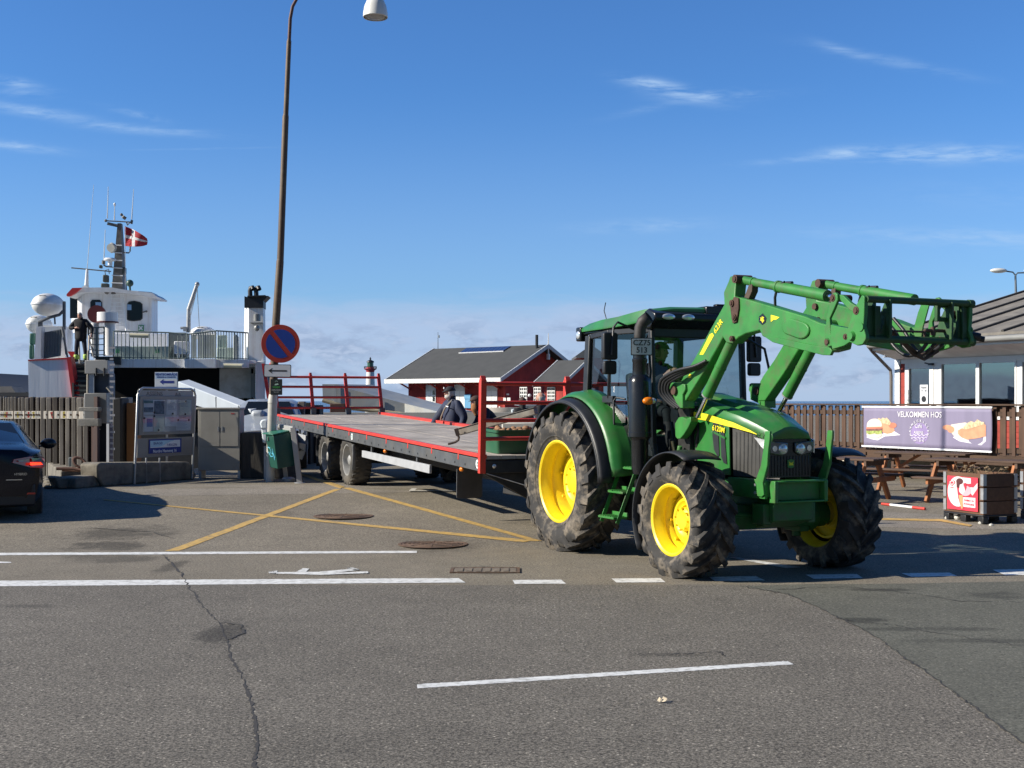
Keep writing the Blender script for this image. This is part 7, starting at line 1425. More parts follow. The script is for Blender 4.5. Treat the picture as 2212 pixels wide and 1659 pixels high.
for s in (-1, 1):
    mb = MB(); L1 = [(-.012, .50, .92), (-.005, .72, .955), (.05, .868, .955), (.26, .918, .93), (.20, .922, .80), (.05, .882, .78), (-.008, .72, .80), (-.014, .48, .87)]
    L1 = [Vector((x, s * y, z)) for x, y, z in L1]; ou = Vector((-.02, s * .01, 0)); mb.add([p + ou for p in L1] + [p - ou for p in L1], [tuple(range(8)), tuple(range(15, 7, -1))] + [(i, (i + 1) % 8, (i + 1) % 8 + 8, i + 8) for i in range(8)]); tl = mb.build('tail_lamp', RL_, t, fix=True, smooth=20)
    mb = MB(); mb.add([Vector(q) for q in ((-.042, s * .56, .905), (-.035, s * .72, .925), (-.035, s * .72, .885), (-.042, s * .58, .885))], [(0, 1, 2, 3)]); mb.add([Vector(q) for q in ((-.03, s * .745, .93), (.02, s * .888, .93), (.12, s * .93, .91), (.10, s * .93, .86), (-.01, s * .88, .872), (-.03, s * .76, .885))], [tuple(range(6))]); mb.build('clear_lens', BULB, tl, smooth=0, solid=.006)
    if s < 0: mb = MB(); mb.add([Vector(q) for q in ((-.032, s * .73, .868), (.0, s * .875, .866), (.02, s * .90, .835), (-.03, s * .73, .832))], [(0, 1, 2, 3)]); mb.build('lit_lamp', LIT, tl, smooth=0, solid=.008)
    mb = MB(); mb.box(.01, .05, min(s * .62, s * .80), max(s * .62, s * .80), .40, .425); mb.build('reflector', mat('reflector_red', (.5, .04, .02), .3), t)
    mb = MB(); mb.bar((2.95, s * .90, 1.0), (2.95, s * 1.02, 1.02), .05, .03); mb.ball((2.95, s * 1.06, 1.05), (.07, .13, .09)); mb.build('mirror', BLKG, t)
    for x in (.95, 3.85):
        mb = MB(); mb.lathe([(.22, .90), (.30, .915), (.33, .90), (.338, .84), (.338, .72), (.3, .70)], ax=1, n=40); 
        if s < 0: mb.v = [(a, -b, c_) for a, b, c_ in mb.v]
        mb.v = [(a + x, b, c_ + .335) for a, b, c_ in mb.v]; wo = mb.build('wheel', TYREC, t, fix=True); mb = MB(); mb.cyl((x, s * .80, .335), (x, s * .89, .335), .22, n=24); mb.build('rim', STEEL, wo)
mb = MB(); mb.prism([(.02, .24), (.02, .55), (.10, .58), (.3, .4), (.3, .2)], -.80, .80, 1); mb.build('lower_bumper', BLK, t, bevel=.02)
mb = MB(); text(mb, 'HYBRID', .05, face_frame((-.006, -.60, .70), (0, -1, 0), (0, 0, 1), .02)); mb.box(-.02, -.008, -.62, -.40, .615, .625); mb.build('badge', CHROME, t, smooth=0)
# ================================================================ cafe, deck, tables, crates
DC = Vector((.447, -.894, 0)).normalized(); NC = Vector((-DC.y, DC.x, 0))       # along the cafe front (towards the camera); away from the camera
NC = Vector((.894, .447, 0))
W0 = Vector((9.62, 31.0, 0)); CM = axes(W0, DC, NC)       # x along wall to the right, y into the building
t = thing('cafe_building', 'single storey harbour cafe with white framed windows and a grey roof', 'building', CM); CAFE = t
CW = mat('cafe_white', (.74, .74, .72), .5, 0, .04, 3); CSOF = mat('soffit_grey', (.70, .70, .70), .6)
REDB = plankmat('red_boards', (.33, .05, .035), 0, var=.15)
def ch(k, x, y, yy=0): return hit(CM, k, x, y, 1, yy)
LEN = 9.5; ZT = 2.88; ZF = .72
mb = MB(); mb.box(.0, .12, 0, 6, .2, ZT); mb.box(.12, LEN, .0, .10, .2, ch('D', 1860, 275).z - .02); mb.box(0, LEN, 5.9, 6, .2, ZT); mb.box(LEN - .1, LEN, .1, 5.9, .2, ZT)
for k in range(12): mb.box(.12, LEN, -.012, -.002, .25 + k * .13, .25 + k * .13 + .118) if .25 + k * .13 < ch('D', 1860, 275).z - .15 else None
mb.build('wall', REDB, t)
zsill = ch('D', 1860, 275).z
mb = MB(); mb.box(.12, LEN, -.04, .10, zsill - .018, zsill + .05); mb.box(-.03, .14, -.05, .0, .2, ZT); mb.box(.16, LEN, -.03, .10, ZT - .10, ZT); mb.build('white_trim', CW, t, bevel=.004)
X = lambda x, k='C': ch(k, x, 1400).x
mb = MB(); a, b = X(880), X(918); mb.box(a, b, -.02, -.001, .8, ZT - .1); mb.build('red_panel', REDB, t)
# door and windows
def win(x0, x1, z0, z1, name='window', fw=.06):
    mb = MB(); [mb.box(*q) for q in ((x0, x0 + fw, -.035, .06, z0, z1), (x1 - fw, x1, -.035, .06, z0, z1), (x0 + fw, x1 - fw, -.03, .06, z0, z0 + fw), (x0 + fw, x1 - fw, -.03, .06, z1 - fw, z1))]; w = mb.build(name, CW, t, bevel=.004)
    mb = MB(); mb.box(x0 + fw, x1 - fw, .01, .02, z0 + fw, z1 - fw); mb.build('pane', glass('cafe_glass', (.60, .74, .78), .15, refl=.24), w); return w
zt2 = ZT - .10
d = win(X(925), X(1235), ZF, zt2, 'door', .13); win(X(1305), X(1715), zsill + .05, zt2, fw=.05); win(X(1715), X(2140), zsill + .05, zt2, fw=.05); win(X(2180), X(2180) + 1.2, zsill + .05, zt2); win(X(2180) + 1.25, X(2180) + 2.6, zsill + .05, zt2)
for xa, xb, zq in ((1235, 1305, ZF), (2140, 2180, zsill)): mb = MB(); mb.box(X(xa), X(xb), -.02, .08, zq, zt2); mb.build('white_post', CW, t, bevel=.004)
a = ch('C', 1115, 1535, -.02); mb = MB(); mb.box(a.x - .13, a.x + .13, .0, .004, a.z - .25, a.z + .25); nt_ = mb.build('door_notice', mat('paper_white', (0, 0, 0)), d)
mb = MB(); text(mb, 'Åbent', .07, face_frame((a.x, -.001, a.z + .18), (1, 0, 0), (0, 0, 1), .002)); text(mb, '11 - 20', .06, face_frame((a.x, -.001, a.z + .10), (1, 0, 0), (0, 0, 1), .002)); mb.cyl((a.x, -.003, a.z - .10), (a.x, -.0005, a.z - .10), .075, n=20); mb.build('notice_print', BLK, nt_, smooth=0)
mb = MB(); a = ch('C', 952, 1550, -.035); text(mb, 'HAVNEGRILLEN', .085, face_frame((a.x, -.036, a.z - .15), (0, 0, -1), (1, 0, 0), .002)); mb.build('door_lettering', BLK, d, smooth=0)
mb = MB(); mb.bar((X(1160), -.08, zt2 + .0), (X(1240), -.08, zt2 - .05), .03, .03); mb.box(X(1200), X(1245), -.10, -.04, zt2 - .06, zt2 - .01); mb.build('door_closer', BLK, d)
# interior: counter, chairs, post seen through panes
mb = MB(); mb.box(.3, LEN - .3, 4.6, 4.7, .7, ZT); mb.box(.2, LEN - .2, .2, 5.8, .66, .70); mb.build('interior', mat('interior_dark', (.07, .10, .12), .7, 0, .3, 1), t)
mb = MB(); mb.box(X(1930), X(1930) + .14, 1.2, 1.34, .7, ZT); mb.box(X(1370), X(1600), 1.5, 2.0, 1.0, 1.35); mb.box(X(1660), X(1720), 1.8, 2.2, .7, 1.5); mb.tube([(X(1800), .8, 1.9), (X(1800), .8, 1.4), (X(1840), .9, 1.2), (X(1900), 1, 1.15)], .03); mb.build('interior_furniture', mat('interior_pale', (.28, .26, .2), .6), t)
# roof
EV = Vector((.0, -.80, 3.26)); SL = .264; e0, e1, q1 = 0.0, LEN + .5, 7.0
FB = mat('fibre_cement', (.17, .155, .135), .9, 0, .18, 4, .5, 25, dirt=(.26, .24, .2), dirt_amt=.5, dscale=2)
mb = MB()
for z0, z1 in ((.02, .08),):
    mb.hexa([Vector(p) for p in ((e0, -.85, 3.28 + z0), (e1, -.85, 3.28 + z0), (e1, -.85 + q1, 3.28 + z0 + q1 * SL), (e0, -.85 + q1, 3.28 + z0 + q1 * SL), (e0, -.85, 3.28 + z1), (e1, -.85, 3.28 + z1), (e1, -.85 + q1, 3.28 + z1 + q1 * SL), (e0, -.85 + q1, 3.28 + z1 + q1 * SL))])
rf = mb.build('roof', FB, t, fix=True)
mb = MB()
for k in range(11): x = e0 + .04 + k * 1.0; mb.bar((x, -.84, 3.385), (x, -.84 + q1, 3.385 + q1 * SL), .07, .05)
mb.build('roof_batten', mat('batten_dark', (.07, .065, .06), .8), rf)
mb = MB(); mb.box(e0, e1, -.86, -.82, 3.10, 3.26); mb.box(e0, e1, -.84, .0, 3.02, 3.06) if 0 else None; mb.build('fascia', CW, rf)
mb = MB(); mb.cyl((e0, -.93, 3.22), (e1, -.93, 3.22), .07, n=14); gt = mb.build('gutter', mat('gutter_grey', (.22, .22, .21), .5), rf)
mb = MB(); a = Vector((e0 + .02, -.93, 3.18)); mb.tube([a, a + Vector((0, .1, -.10)), Vector((-.10, -.12, ZT - .25)), Vector((-.10, -.10, ZT - .4)), Vector((-.10, -.10, .7))], .04, n=10); mb.build('downpipe', mat('pipe_grey_brown', (.16, .14, .13), .5), gt)
mb = MB(); mb.add([Vector(p) for p in ((e0, -.84, 3.10), (e1, -.84, 3.10), (e1, .0, ZT + .0), (e0, .0, ZT + .0))], [(0, 1, 2, 3)]); mb.build('soffit', CSOF, rf, solid=.01, smooth=0)
mb = MB(); mb.box(.0, LEN, .0, 6, ZT + .02, ZT + .06); mb.prism([(-.5, ZT + .06), (6, ZT + .06), (6, 3.28 + 6.8 * SL)], 0.005, .05, 0); mb.build('ceiling', CSOF, t)
# deck with fence in front of the cafe
F0 = Vector((10.2, 24.8, 0)) - DC * 7.6; FM_ = axes(F0, DC, NC); FL = 11.5
t = thing('wooden_deck', 'brown raised wooden deck along the cafe front with a board fence', 'deck', FM_)
BW = plankmat('brown_stained_wood', (.085, .043, .024), 2, var=.3, rough=.7); BW2 = plankmat('brown_deck_wood', (.07, .040, .024), 0, var=.3)
def fh(k, x, y, yy=0): return hit(FM_, k, x, y, 1, yy)
zd = .74; ztp = 1.76
mb = MB(); [mb.box(0, FL, .02 + k * .15, .16 + k * .15, zd - .03, zd) for k in range(14)]; mb.build('deck_boards', BW2, t)
mb = MB(); mb.box(0, FL, -.02, .02, zd - .20, zd + .02); mb.build('rim_board', BW2, t, bevel=.004)
mb = MB(); mb.box(-.02, FL, -.09, .05, ztp, ztp + .035); mb.build('top_rail', BW2, t, bevel=.006)
mb = MB(); mb.box(0, FL, .0, .03, ztp - .22, ztp - .12); mb.box(0, FL, .0, .03, zd + .06, zd + .15); mb.build('cross_rail', BW2, t)
random.seed(9); n = 0
x = .05
while x < FL and n < 96:
    w = .085; side = -1 if n % 2 else 1; mb = MB(); yy = -.028 if side > 0 else .034
    mb.box(x, x + w, yy, yy + .024, zd - (.0 if side > 0 else -.02), ztp - .01); mb.build('fence_board', BW, t); x += .118; n += 1
for k in range(10): mb = MB(); mb.box(.3 + k * 1.2, .38 + k * 1.2, .06, .14, gz(*(FM_ @ Vector((.3 + k * 1.2, 0, 0))).xy) - .1, ztp - .002); mb.build('post', BW, t)
for k in range(22): mb = MB(); mb.box(.15 + k * .5, .20 + k * .5, -.055, -.021, zd - .12, zd - .06); mb.build('joist_end', BW2, t)
# pale board under the deck, its colour standing in for the bright light there
c0 = FM_ @ Vector((0, 1.9, 0)); mb = MB(); mb.box(0, FL, 2.0, 2.05, -.1, .70); mb.build('gap_light_board', mat('pale_gap_light', (.66, .60, .50), .8, 0, .12, 3), t)
# banner
B0 = fh('D', 468, 150, -.12); B1 = fh('D', 1858, 150, -.12); zb0 = fh('D', 460, 560, -.12).z; zt0 = B0.z
BO = FM_ @ Vector((B0.x, -.12, zb0)); BMx = axes(BO, DC, NC)
t = thing('banner', 'purple food banner reading VELKOMMEN HOS hung on the deck fence', 'banner', BMx); w = B1.x - B0.x; h = zt0 - zb0
def wv(x, z): return .004 * math.sin(x * 3.1 + 1) * math.sin(z / h * math.pi) + .002 * math.sin(x * 9)
PUR = mat('banner_purple', (.22, .195, .29), .6, 0, .08, 1.5, stretch=(3, 1, .4)); 
mb = MB(); mb.grid(lambda s, q: Vector((w * s + .02 * math.sin(3 * q) * (1 if s > .5 else -.5), wv(w * s, h * q), h * q)), 60, 10); mb.build('sheet', PUR, t, solid=.003)
mb = MB(); mb.box(-.05, w + .03, -.018, .008, h - .005, h + .035); mb.box(-.06, w + .02, -.018, .008, -.04, .0); mb.build('hem_rail', WHITE, t, bevel=.004)
kx = w / (1858 - 468); kz = h / (560 - 145)
def bp(x, y, l=0): X_ = (x - 468) * kx; Z_ = h - (y - 145 - (x - 468) * .035) * kz * .985; return (X_, Z_)
def pic(name, pts, m, l, par):
    q = [bp(x, y) for x, y in pts]; mb = MB(); n = len(q); o = -.0035 - .0022 * l
    mb.add([(x, wv(x, z) + o, z) for x, z in q] + [(x, wv(x, z) + o + .0018, z) for x, z in q], [tuple(range(n)), tuple(range(2 * n - 1, n - 1, -1))]); mb.build(name, m, par, smooth=0, fix=True)
def ell(cx, cy, rx, ry, n=20, a0=0, a1=360): return [(cx + rx * math.cos(R(a0 + (a1 - a0) * k / n)), cy + ry * math.sin(R(a0 + (a1 - a0) * k / n))) for k in range(n + (a1 - a0 < 360))]
BUN = mat('bun', (.72, .55, .38), .7, 0, .08, 5); BUNP = mat('bun_pale', (.74, .64, .52), .7, 0, .08, 5); SAUS = mat('sausage', (.62, .20, .12), .6); SAL = mat('salad', (.30, .36, .10), .8, 0, .4, 18); MEAT = mat('meat', (.20, .09, .08), .8, 0, .3, 15); ONI = mat('fried_onion', (.62, .47, .28), .8, 0, .35, 22); ORB = mat('toasted_bun', (.66, .30, .17), .7, 0, .15, 6); NAP = mat('napkin', (.72, .70, .76), .7)
pic('napkin', [(500, 480), (560, 500), (640, 512), (720, 470), (905, 455), (835, 415), (700, 440), (520, 455)], NAP, 0, t)
pic('hotdog_bun', ell(760, 380, 85, 62, 18, 20, 200) + [(640, 330), (720, 300)] + [(800, 340)], ORB, 1, t); pic('hotdog_sausage', ell(815, 350, 48, 30), SAUS, 2, t); pic('fried_onions', [(635, 290), (650, 265), (680, 280), (700, 262), (730, 275), (745, 262), (800, 320), (780, 345), (720, 330), (660, 320)], ONI, 3, t)
pic('burger_bun', ell(600, 345, 92, 72, 20, 180, 360) + [(690, 365), (508, 365)], BUNP, 4, t); pic('burger_bun', [(505, 430), (695, 430), (688, 465), (640, 488), (540, 484), (508, 465)], BUNP, 4, t); pic('burger_filling', [(505, 365), (690, 362), (698, 388), (500, 392)], SAUS, 5, t); pic('burger_filling', [(502, 385), (696, 382), (694, 404), (506, 408)], MEAT, 6, t); pic('burger_salad', [(502, 405), (560, 402), (640, 408), (694, 402), (690, 436), (640, 446), (600, 436), (540, 448), (506, 434)], SAL, 6, t)
pic('napkin', [(1475, 480), (1540, 520), (1760, 560), (1805, 520), (1805, 430), (1560, 440)], NAP, 0, t); pic('wrapped_hotdog', [(1455, 350), (1600, 330), (1640, 345), (1600, 440), (1540, 470), (1490, 470), (1450, 420)], BUNP, 1, t); pic('sausage_tip', ell(1415, 378, 48, 26) + [], ORB, 2, t); pic('sausage_tip', ell(1455, 400, 36, 34), ORB, 2, t)
pic('hotdog_bun', [(1530, 410), (1570, 388), (1620, 400), (1700, 370), (1790, 350), (1806, 360), (1806, 470), (1720, 490), (1620, 504), (1560, 480), (1530, 445)], ORB, 3, t); pic('fried_onions', [(1585, 380), (1620, 340), (1660, 318), (1700, 330), (1725, 300), (1760, 325), (1790, 330), (1795, 352), (1720, 375), (1650, 395), (1600, 400)], ONI, 4, t)
pic('logo_oval', ell(1117, 440, 98, 112), mat('logo_purple', (.29, .22, .42), .6), 0, t)
mb = MB(); wm = mat('banner_white', (.72, .70, .74), .6)
def btext(s, x, y, sz, rot=0, sq=1, bold=.0005):
    X_, Z_ = bp(x, y); n0 = len(mb.v); text(mb, s, sz * kz, face_frame((X_, wv(X_, Z_) - .007, Z_), (math.cos(rot), 0, math.sin(rot)), (-math.sin(rot), 0, math.cos(rot))), bold=bold, squeeze=sq)
    for i in range(n0, len(mb.v)): a, b_, c_ = mb.v[i]; mb.v[i] = (a, b_ - wv(X_, Z_) + wv(a, c_) - .006, c_)
btext('VELKOMMEN HOS', 1118, 242, 84, sq=.90, bold=.002); btext('Café', 1110, 362, 62, sq=.9); btext('ASSENS', 1112, 430, 40, bold=.001); btext('64 71 30 40', 1115, 515, 36, sq=.85)
wd = 'HAVNEGRILLEN'
for i, ch_ in enumerate(wd): a = R(200 - i * 220 / 11); btext(ch_, 1117 + 98 * math.cos(a), 415 - 108 * math.sin(a), 36, rot=a - R(90), bold=.001)
mb.build('lettering', wm, t, smooth=0)
for yy in (458, 486):
    pts = [(1028 + k * 9, yy + 7 * math.sin(k * 1.3)) for k in range(20)]; mb = MB(); mb.tube([(bp(x, y)[0], wv(*bp(x, y)) - .007, bp(x, y)[1]) for x, y in pts], .008, n=5); mb.build('wave_line', wm, t)
# picnic tables
ORW = plankmat('orange_stained_wood', (.40, .16, .065), 2, var=.25, rough=.7); DKW = plankmat('dark_table_wood', (.10, .06, .04), 0, var=.3, rough=.75)
def picnic(origin, rot, label, L_=1.8):
    M = frame(origin, rot); t = thing('picnic_table', label, 'picnic table', M, 'wooden picnic tables below the cafe deck')
    for k in range(5): mb = MB(); y = -.37 + k * .15; mb.box(-L_ / 2, L_ / 2, y, y + .14, .72, .755); mb.build('top_plank', DKW, t, bevel=.006)
    for s in (-1, 1):
        for q in (0, 1): mb = MB(); y = s * (.62 + .13 * q); mb.box(-L_ / 2, L_ / 2, min(y, y + s * .12), max(y, y + s * .12), .42, .455); mb.build('bench_plank', DKW, t, bevel=.006)
    for x in (-L_ / 2 + .22, L_ / 2 - .22):
        for s in (-1, 1): mb = MB(); mb.bar((x, s * .72, 0), (x, s * .22, .715), .12, .045, (1, 0, 0)); mb.build('leg', ORW, t)
        mb = MB(); mb.box(x + .03, x + .075, -.82, .82, .325, .42); mb.build('bench_bearer', ORW, t, bevel=.004); mb = MB(); mb.box(x + .03, x + .075, -.36, .36, .63, .718); mb.build('top_bearer', DKW, t)
    mb = MB(); mb.bar((-L_ / 2 + .3, 0, .40), (-.1, 0, .71), .045, .09, (0, 1, 0)); mb.build('brace', ORW, t); return t
ex = Vector((.75, -.66, 0)); rz_ = math.atan2(-.66, .75)
def tabpos(u, v, back, along): p = gp('v', u, v); q = p + Vector((.66, .75, 0)) * back + ex * along; q.z = gz(q.x, q.y); return q
picnic(tabpos(2001, 1086, .72, .68), rz_, 'picnic table nearest the front crate, its near leg bright orange')
picnic(tabpos(1920, 1078, -.72, -.68), rz_, 'picnic table partly hidden behind the front tractor wheel')
picnic(tabpos(1965, 1062, .5, .1), rz_ + R(4), 'picnic table in the middle right under the deck edge')
picnic(tabpos(2170, 1052, 1.2, .6), rz_ - R(3), 'picnic table farthest right, behind the planter crates')
# pallet collar crates with posters
def crate(p, rot, label, poster=True):
    M = frame(p, rot); t = thing('planter_crate', label, 'crate', M, 'pallet collar planter crates by the road'); Lc, Wc, z0, zt_ = .84, .62, .13, .745
    CWd = plankmat('crate_wood', (.13, .065, .035), 0, var=.3, rough=.8)
    for k in range(3):
        mb = MB(); a, b = z0 + k * .205, z0 + k * .205 + .195; mb.box(0, Lc, 0, .022, a, b); mb.box(0, Lc, Wc - .022, Wc, a, b); mb.box(0, .022, .022, Wc - .022, a, b); mb.box(Lc - .022, Lc, .022, Wc - .022, a, b); mb.build('collar', CWd, t, bevel=.003)
        for x, y in ((0, 0), (Lc, 0), (0, Wc), (Lc, Wc)): mb = MB(); mb.box(x - .012 if x == 0 else x - .05, x + .05 if x == 0 else x + .012, y - .010 if y == 0 else y + .0005, y - .0005 if y == 0 else y + .010, a + .02, b - .005); mb.box(x - .012 if x == 0 else x + .0005, x - .0005 if x == 0 else x + .012, y if y == 0 else y - .05, y + .05 if y == 0 else y, a + .02, b - .005); mb.build('corner_hinge', STEEL, t)
    mb = MB(); mb.box(-.01, Lc + .01, -.01, Wc + .01, .10, .128); [mb.box(x, x + .12, y, y + .10, 0, .10) for x in (-.01, Lc / 2 - .06, Lc - .11) for y in (-.01, Wc - .09)]; mb.build('pallet_base', BLK, t, bevel=.01)
    mb = MB(); mb.box(.03, Lc - .03, .03, Wc - .03, .60, .63); mb.build('soil', mat('soil', (.04, .03, .022), .95, 0, .3, 20, .6, 30), t)
    random.seed(13); mb = MB()
    for k in range(55):
        x, y = random.uniform(.06, Lc - .06), random.uniform(.06, Wc - .06); a = random.uniform(0, 6.3); hh = random.uniform(.08, .24); mb.tube([(x, y, .62), (x + .03 * math.cos(a), y + .03 * math.sin(a), .62 + hh * .6), (x + .10 * math.cos(a), y + .10 * math.sin(a), .62 + hh)], [.004, .003, .002], n=4)
        if k % 3 == 0: mb.ball((x + .08 * math.cos(a), y + .08 * math.sin(a), .60 + hh), (.03, .03, .012), n=6, k=4)
    mb.build('dry_plants', mat('dry_plants', (.24, .17, .10), .9, 0, .4, 15), t)
    if poster:
        PR = mat('poster_red', (.62, .04, .07), .5); P0 = mat('poster_pink_white', (.75, .66, .66), .5); mb = MB(); x0, x1, a, b = .09, .75, .17, .675; mb.box(x0, x1, -.022, -.012, a, b); ps = mb.build('poster', PR, t)
        Q = lambda x, y: (x0 + (x - 1383) / (1738 - 1383) * (x1 - x0), b - (y - 912 - (x - 1383) * .06) / 375 * (b - a))
        def pp(name, pts, m, l): mb = MB(); mb.prism([Q(*p) for p in pts], -.0235 - .0015 * l, -.0224 - .0015 * l, 1); mb.build(name, m, ps, fix=True)
        sw = ell(1510, 1090, 120, 170, 18, 60, 290); pp('white_swoosh', sw + [(1660, 940), (1660, 1000), (1600, 1000), (1520, 1080), (1560, 1200)], P0, 0); pp('white_swoosh', [(1640, 1040), (1690, 1040), (1735, 990), (1735, 1050), (1680, 1130), (1640, 1090)], P0, 0)
        CHO = mat('chocolate', (.10, .03, .03), .5); PNK = mat('pink_ice', (.72, .42, .48), .5); WAF = mat('wafer', (.62, .33, .15), .6)
        pp('ice_cone', [(1500, 1040), (1540, 1040), (1560, 1130), (1575, 1285), (1555, 1285), (1515, 1160)], PR, 2); pp('ice_cone', [(1520, 1130), (1570, 1130), (1568, 1280), (1552, 1280)], WAF, 3); pp('ice_scoop', ell(1600, 1080, 66, 58), PNK, 2); pp('ice_scoop', ell(1560, 1070, 34, 44), P0, 3); pp('ice_chocolate', ell(1532, 975, 40, 34) + [], CHO, 3); pp('ice_chocolate', [(1495, 990), (1535, 990), (1525, 1050), (1500, 1045)], CHO, 4); pp('red_sauce', [(1575, 1000), (1605, 990), (1615, 1040), (1600, 1080), (1590, 1040)], PR, 4)
        def heart(cx, cy, r): return [(cx + r * .062 * (16 * math.sin(q) ** 3), cy - r * .062 * (13 * math.cos(q) - 5 * math.cos(2 * q) - 2 * math.cos(3 * q) - math.cos(4 * q))) for q in [2 * math.pi * k / 28 for k in range(28)]]
        pp('heart_emblem', heart(1443, 995, 38), PR, 2); pp('heart_emblem', heart(1443, 994, 28), P0, 3); pp('heart_emblem', heart(1443, 993, 18), PR, 4); pp('text_box', [(1568, 1150), (1712, 1155), (1712, 1265), (1566, 1258)], mat('paper_white', (0, 0, 0)), 1)
        mb = MB()
        for s, y in (('DOBBELT OP', 1190), ('PÅ KUGLERNE', 1230)): mb = MB(); x_, z_ = Q(1640, y); text(mb, s, .038, face_frame((x_, -.0265, z_), (1, 0, -.03), (0, 0, 1)), squeeze=.9, bold=.0008); mb.build('poster_lettering', PR, ps, smooth=0)
        mb = MB(); x_, z_ = Q(1445, 1050); text(mb, 'FRISKO', .026, face_frame((x_, -.0245, z_), (1, 0, 0), (0, 0, 1))); mb.build('poster_lettering', PR, ps, smooth=0)
    return t
c1 = gp('v', 2128, 1134); c0 = gp('v', 2040, 1121); fx = (c1 - c0); crate(Vector((c0.x, c0.y, gz(c0.x, c0.y))), math.atan2(fx.y, fx.x), 'brown planter crate with a pink ice cream poster on its front')
p = gp('v', 2206, 1120); crate(p, math.atan2(fx.y, fx.x), 'brown planter crate cut by the right edge, without a poster', False)
random.seed(17)
for i, (u, v, lab) in enumerate(((2046, 1121, 'white stone under the left foot of the poster crate'), (2069, 1122, 'largest white stone, under the middle foot of the poster crate'), (2117, 1132, 'small white stone by the right front foot of the poster crate'), (2140, 1136, 'grey white stone right of the poster crate corner'))):
    p = gp('v', u, v); r = (.05, .075, .04, .035)[i]; mb = MB(); mb.ball((0, 0, 0), (r, r * .8, r * .7), n=9, k=6); mb.v = [tuple(Vector(q) * random.uniform(.85, 1.1)) for q in mb.v]; o = mb.build('stone', mat('white_stone', (.6, .58, .52), .8)); o.location = p + Vector((0, -.03, r * .4)); tag(o, lab, 'stone')
a = gp('D', 665, 1215); b = gp('D', 1135, 1270); t = thing('marker_stick', 'red and white striped marker stick lying on the ground before the tables', 'marker stick', a)
for i, (s0, s1) in enumerate(((0, .2), (.2, .72), (.72, 1))): mb = MB(); q0 = (b - a) * s0 + Vector((0, 0, .025)); q1_ = (b - a) * s1 + Vector((0, 0, .025)); mb.cyl(q0, q1_, .022, n=10); mb.build('band', REDP if i != 1 else WHITE, t)
# twin street lamp beyond the cafe
LB = at('v', 2191, 640, 60); LB.z = .1; t = thing('twin_street_lamp', 'distant thin grey street lamp with two arms above the cafe roof', 'street lamp', LB); L2 = lambda u, v: at('v', u, v, 60) - LB
mb = MB(); mb.tube([Vector((L2(2195.5, 640).x, 0, 0)), L2(2194.5, 640), L2(2193.5, 594)], [.09, .06, .045], n=10); mb.tube([L2(2193.5, 595), L2(2188, 588), L2(2172, 585.5), L2(2152, 584)], .035, n=8); mb.tube([L2(2193.5, 595), L2(2198, 589.5), L2(2215, 589), L2(2232, 590)], .035, n=8); mb.build('pole', mat('pole_slate', (.13, .16, .19), .5, .3), t)
for u, s in ((2157, 1), (2230, -1)): mb = MB(); c = L2(u, 584.5); mb.ball(c, (.42, .16, .12), n=14, k=8); mb.build('lamp_head', mat('lamp_white', (0, 0, 0)), t)
# ================================================================ far side of the harbour
REDH = plankmat('red_house_boards', (.36, .034, .026), 2, var=.22, rough=.8); ROOF = mat('roofing_felt', (.060, .062, .062), .9, 0, .12, 1.2, .3, 8); HW = mat('house_white', (.70, .69, .66), .5, 0, .04, 3)
e = Vector((.77, -.64, 0)).normalized(); n_ = Vector((-.64, -.77, 0)).normalized()
RR = at('v', 1183.5, 744.5, 108)                     # right end of the ridge
HM_ = axes(Vector((RR.x, RR.y, 0)), e, -n_)          # x along the ridge to the right, -y towards the camera
def hh(k, x, y, yy): return hit(HM_, k, x, y, 1, yy)
def wtf(k, x, y, zz): return hit(HM_, k, x, y, 2, zz)
t = thing('harbour_house', 'long red board harbour house with a dark roof, white doors and solar panels', 'building', HM_)
ZR_, ZE = RR.z, 3.78; b = 6.35; Lh = 13.6
mb = MB(); th_ = .22
def roofslab(mb, x0, x1, y0, z0, y1, z1, th): mb.hexa([Vector(p) for p in ((x0, y0, z0 - th), (x1, y0, z0 - th), (x1, y1, z1 - th), (x0, y1, z1 - th), (x0, y0, z0), (x1, y0, z0), (x1, y1, z1), (x0, y1, z1))])
roofslab(mb, -Lh, 0, -b, ZE, 0, ZR_, th_); roofslab(mb, -Lh, 0, b, ZE, 0, ZR_, th_); rf = mb.build('roof', ROOF, t, fix=True)
mb = MB(); mb.box(-Lh - .02, .04, -b - .12, -b - .0, ZE - .36, ZE + .02); mb.build('fascia', HW, t)
BGW = mat('barge_white', (.48, .50, .52), .5)
for s in (-1, 1):
    for xa in (0, -Lh - .1): mb = MB(); roofslab(mb, xa, xa + .10, s * (b + .1), ZE, 0, ZR_ + .06, .34); mb.build('barge_board', BGW, t, fix=True)
ov = 1.6; zw = ZE + (ZR_ - ZE) * (ov / b) - .22
mb = MB(); yw = -(b - ov); mb.box(-Lh + 1.3, -.9, yw, b - ov, .1, zw); mb.prism([(yw, zw), (b - ov, zw), (0, ZR_ - .3)], -1.05, -.9, 0); mb.prism([(yw, zw), (b - ov, zw), (0, ZR_ - .3)], -Lh + 1.3, -Lh + 1.45, 0); mb.build('wall', REDH, t)
mb = MB()
for k in range(80): x = -Lh + 1.35 + k * .139; mb.box(x, x + .05, yw - .035, yw - .001, .2, zw - .05)
tag(mb.build('battens', REDH, t), None, None, kind='stuff')
for k in range(7): mb = MB(); x = -Lh + 1.6 + k * 1.75; mb.bar((x, yw - .04, 2.9), (x, -b + .15, ZE - .3), .10, .12); mb.build('eave_brace', REDH, t)
def hx(x, k='G'): return hh(k, x, 800, yw - .05).x
ztop = hh('G', 540, 610, yw - .05).z
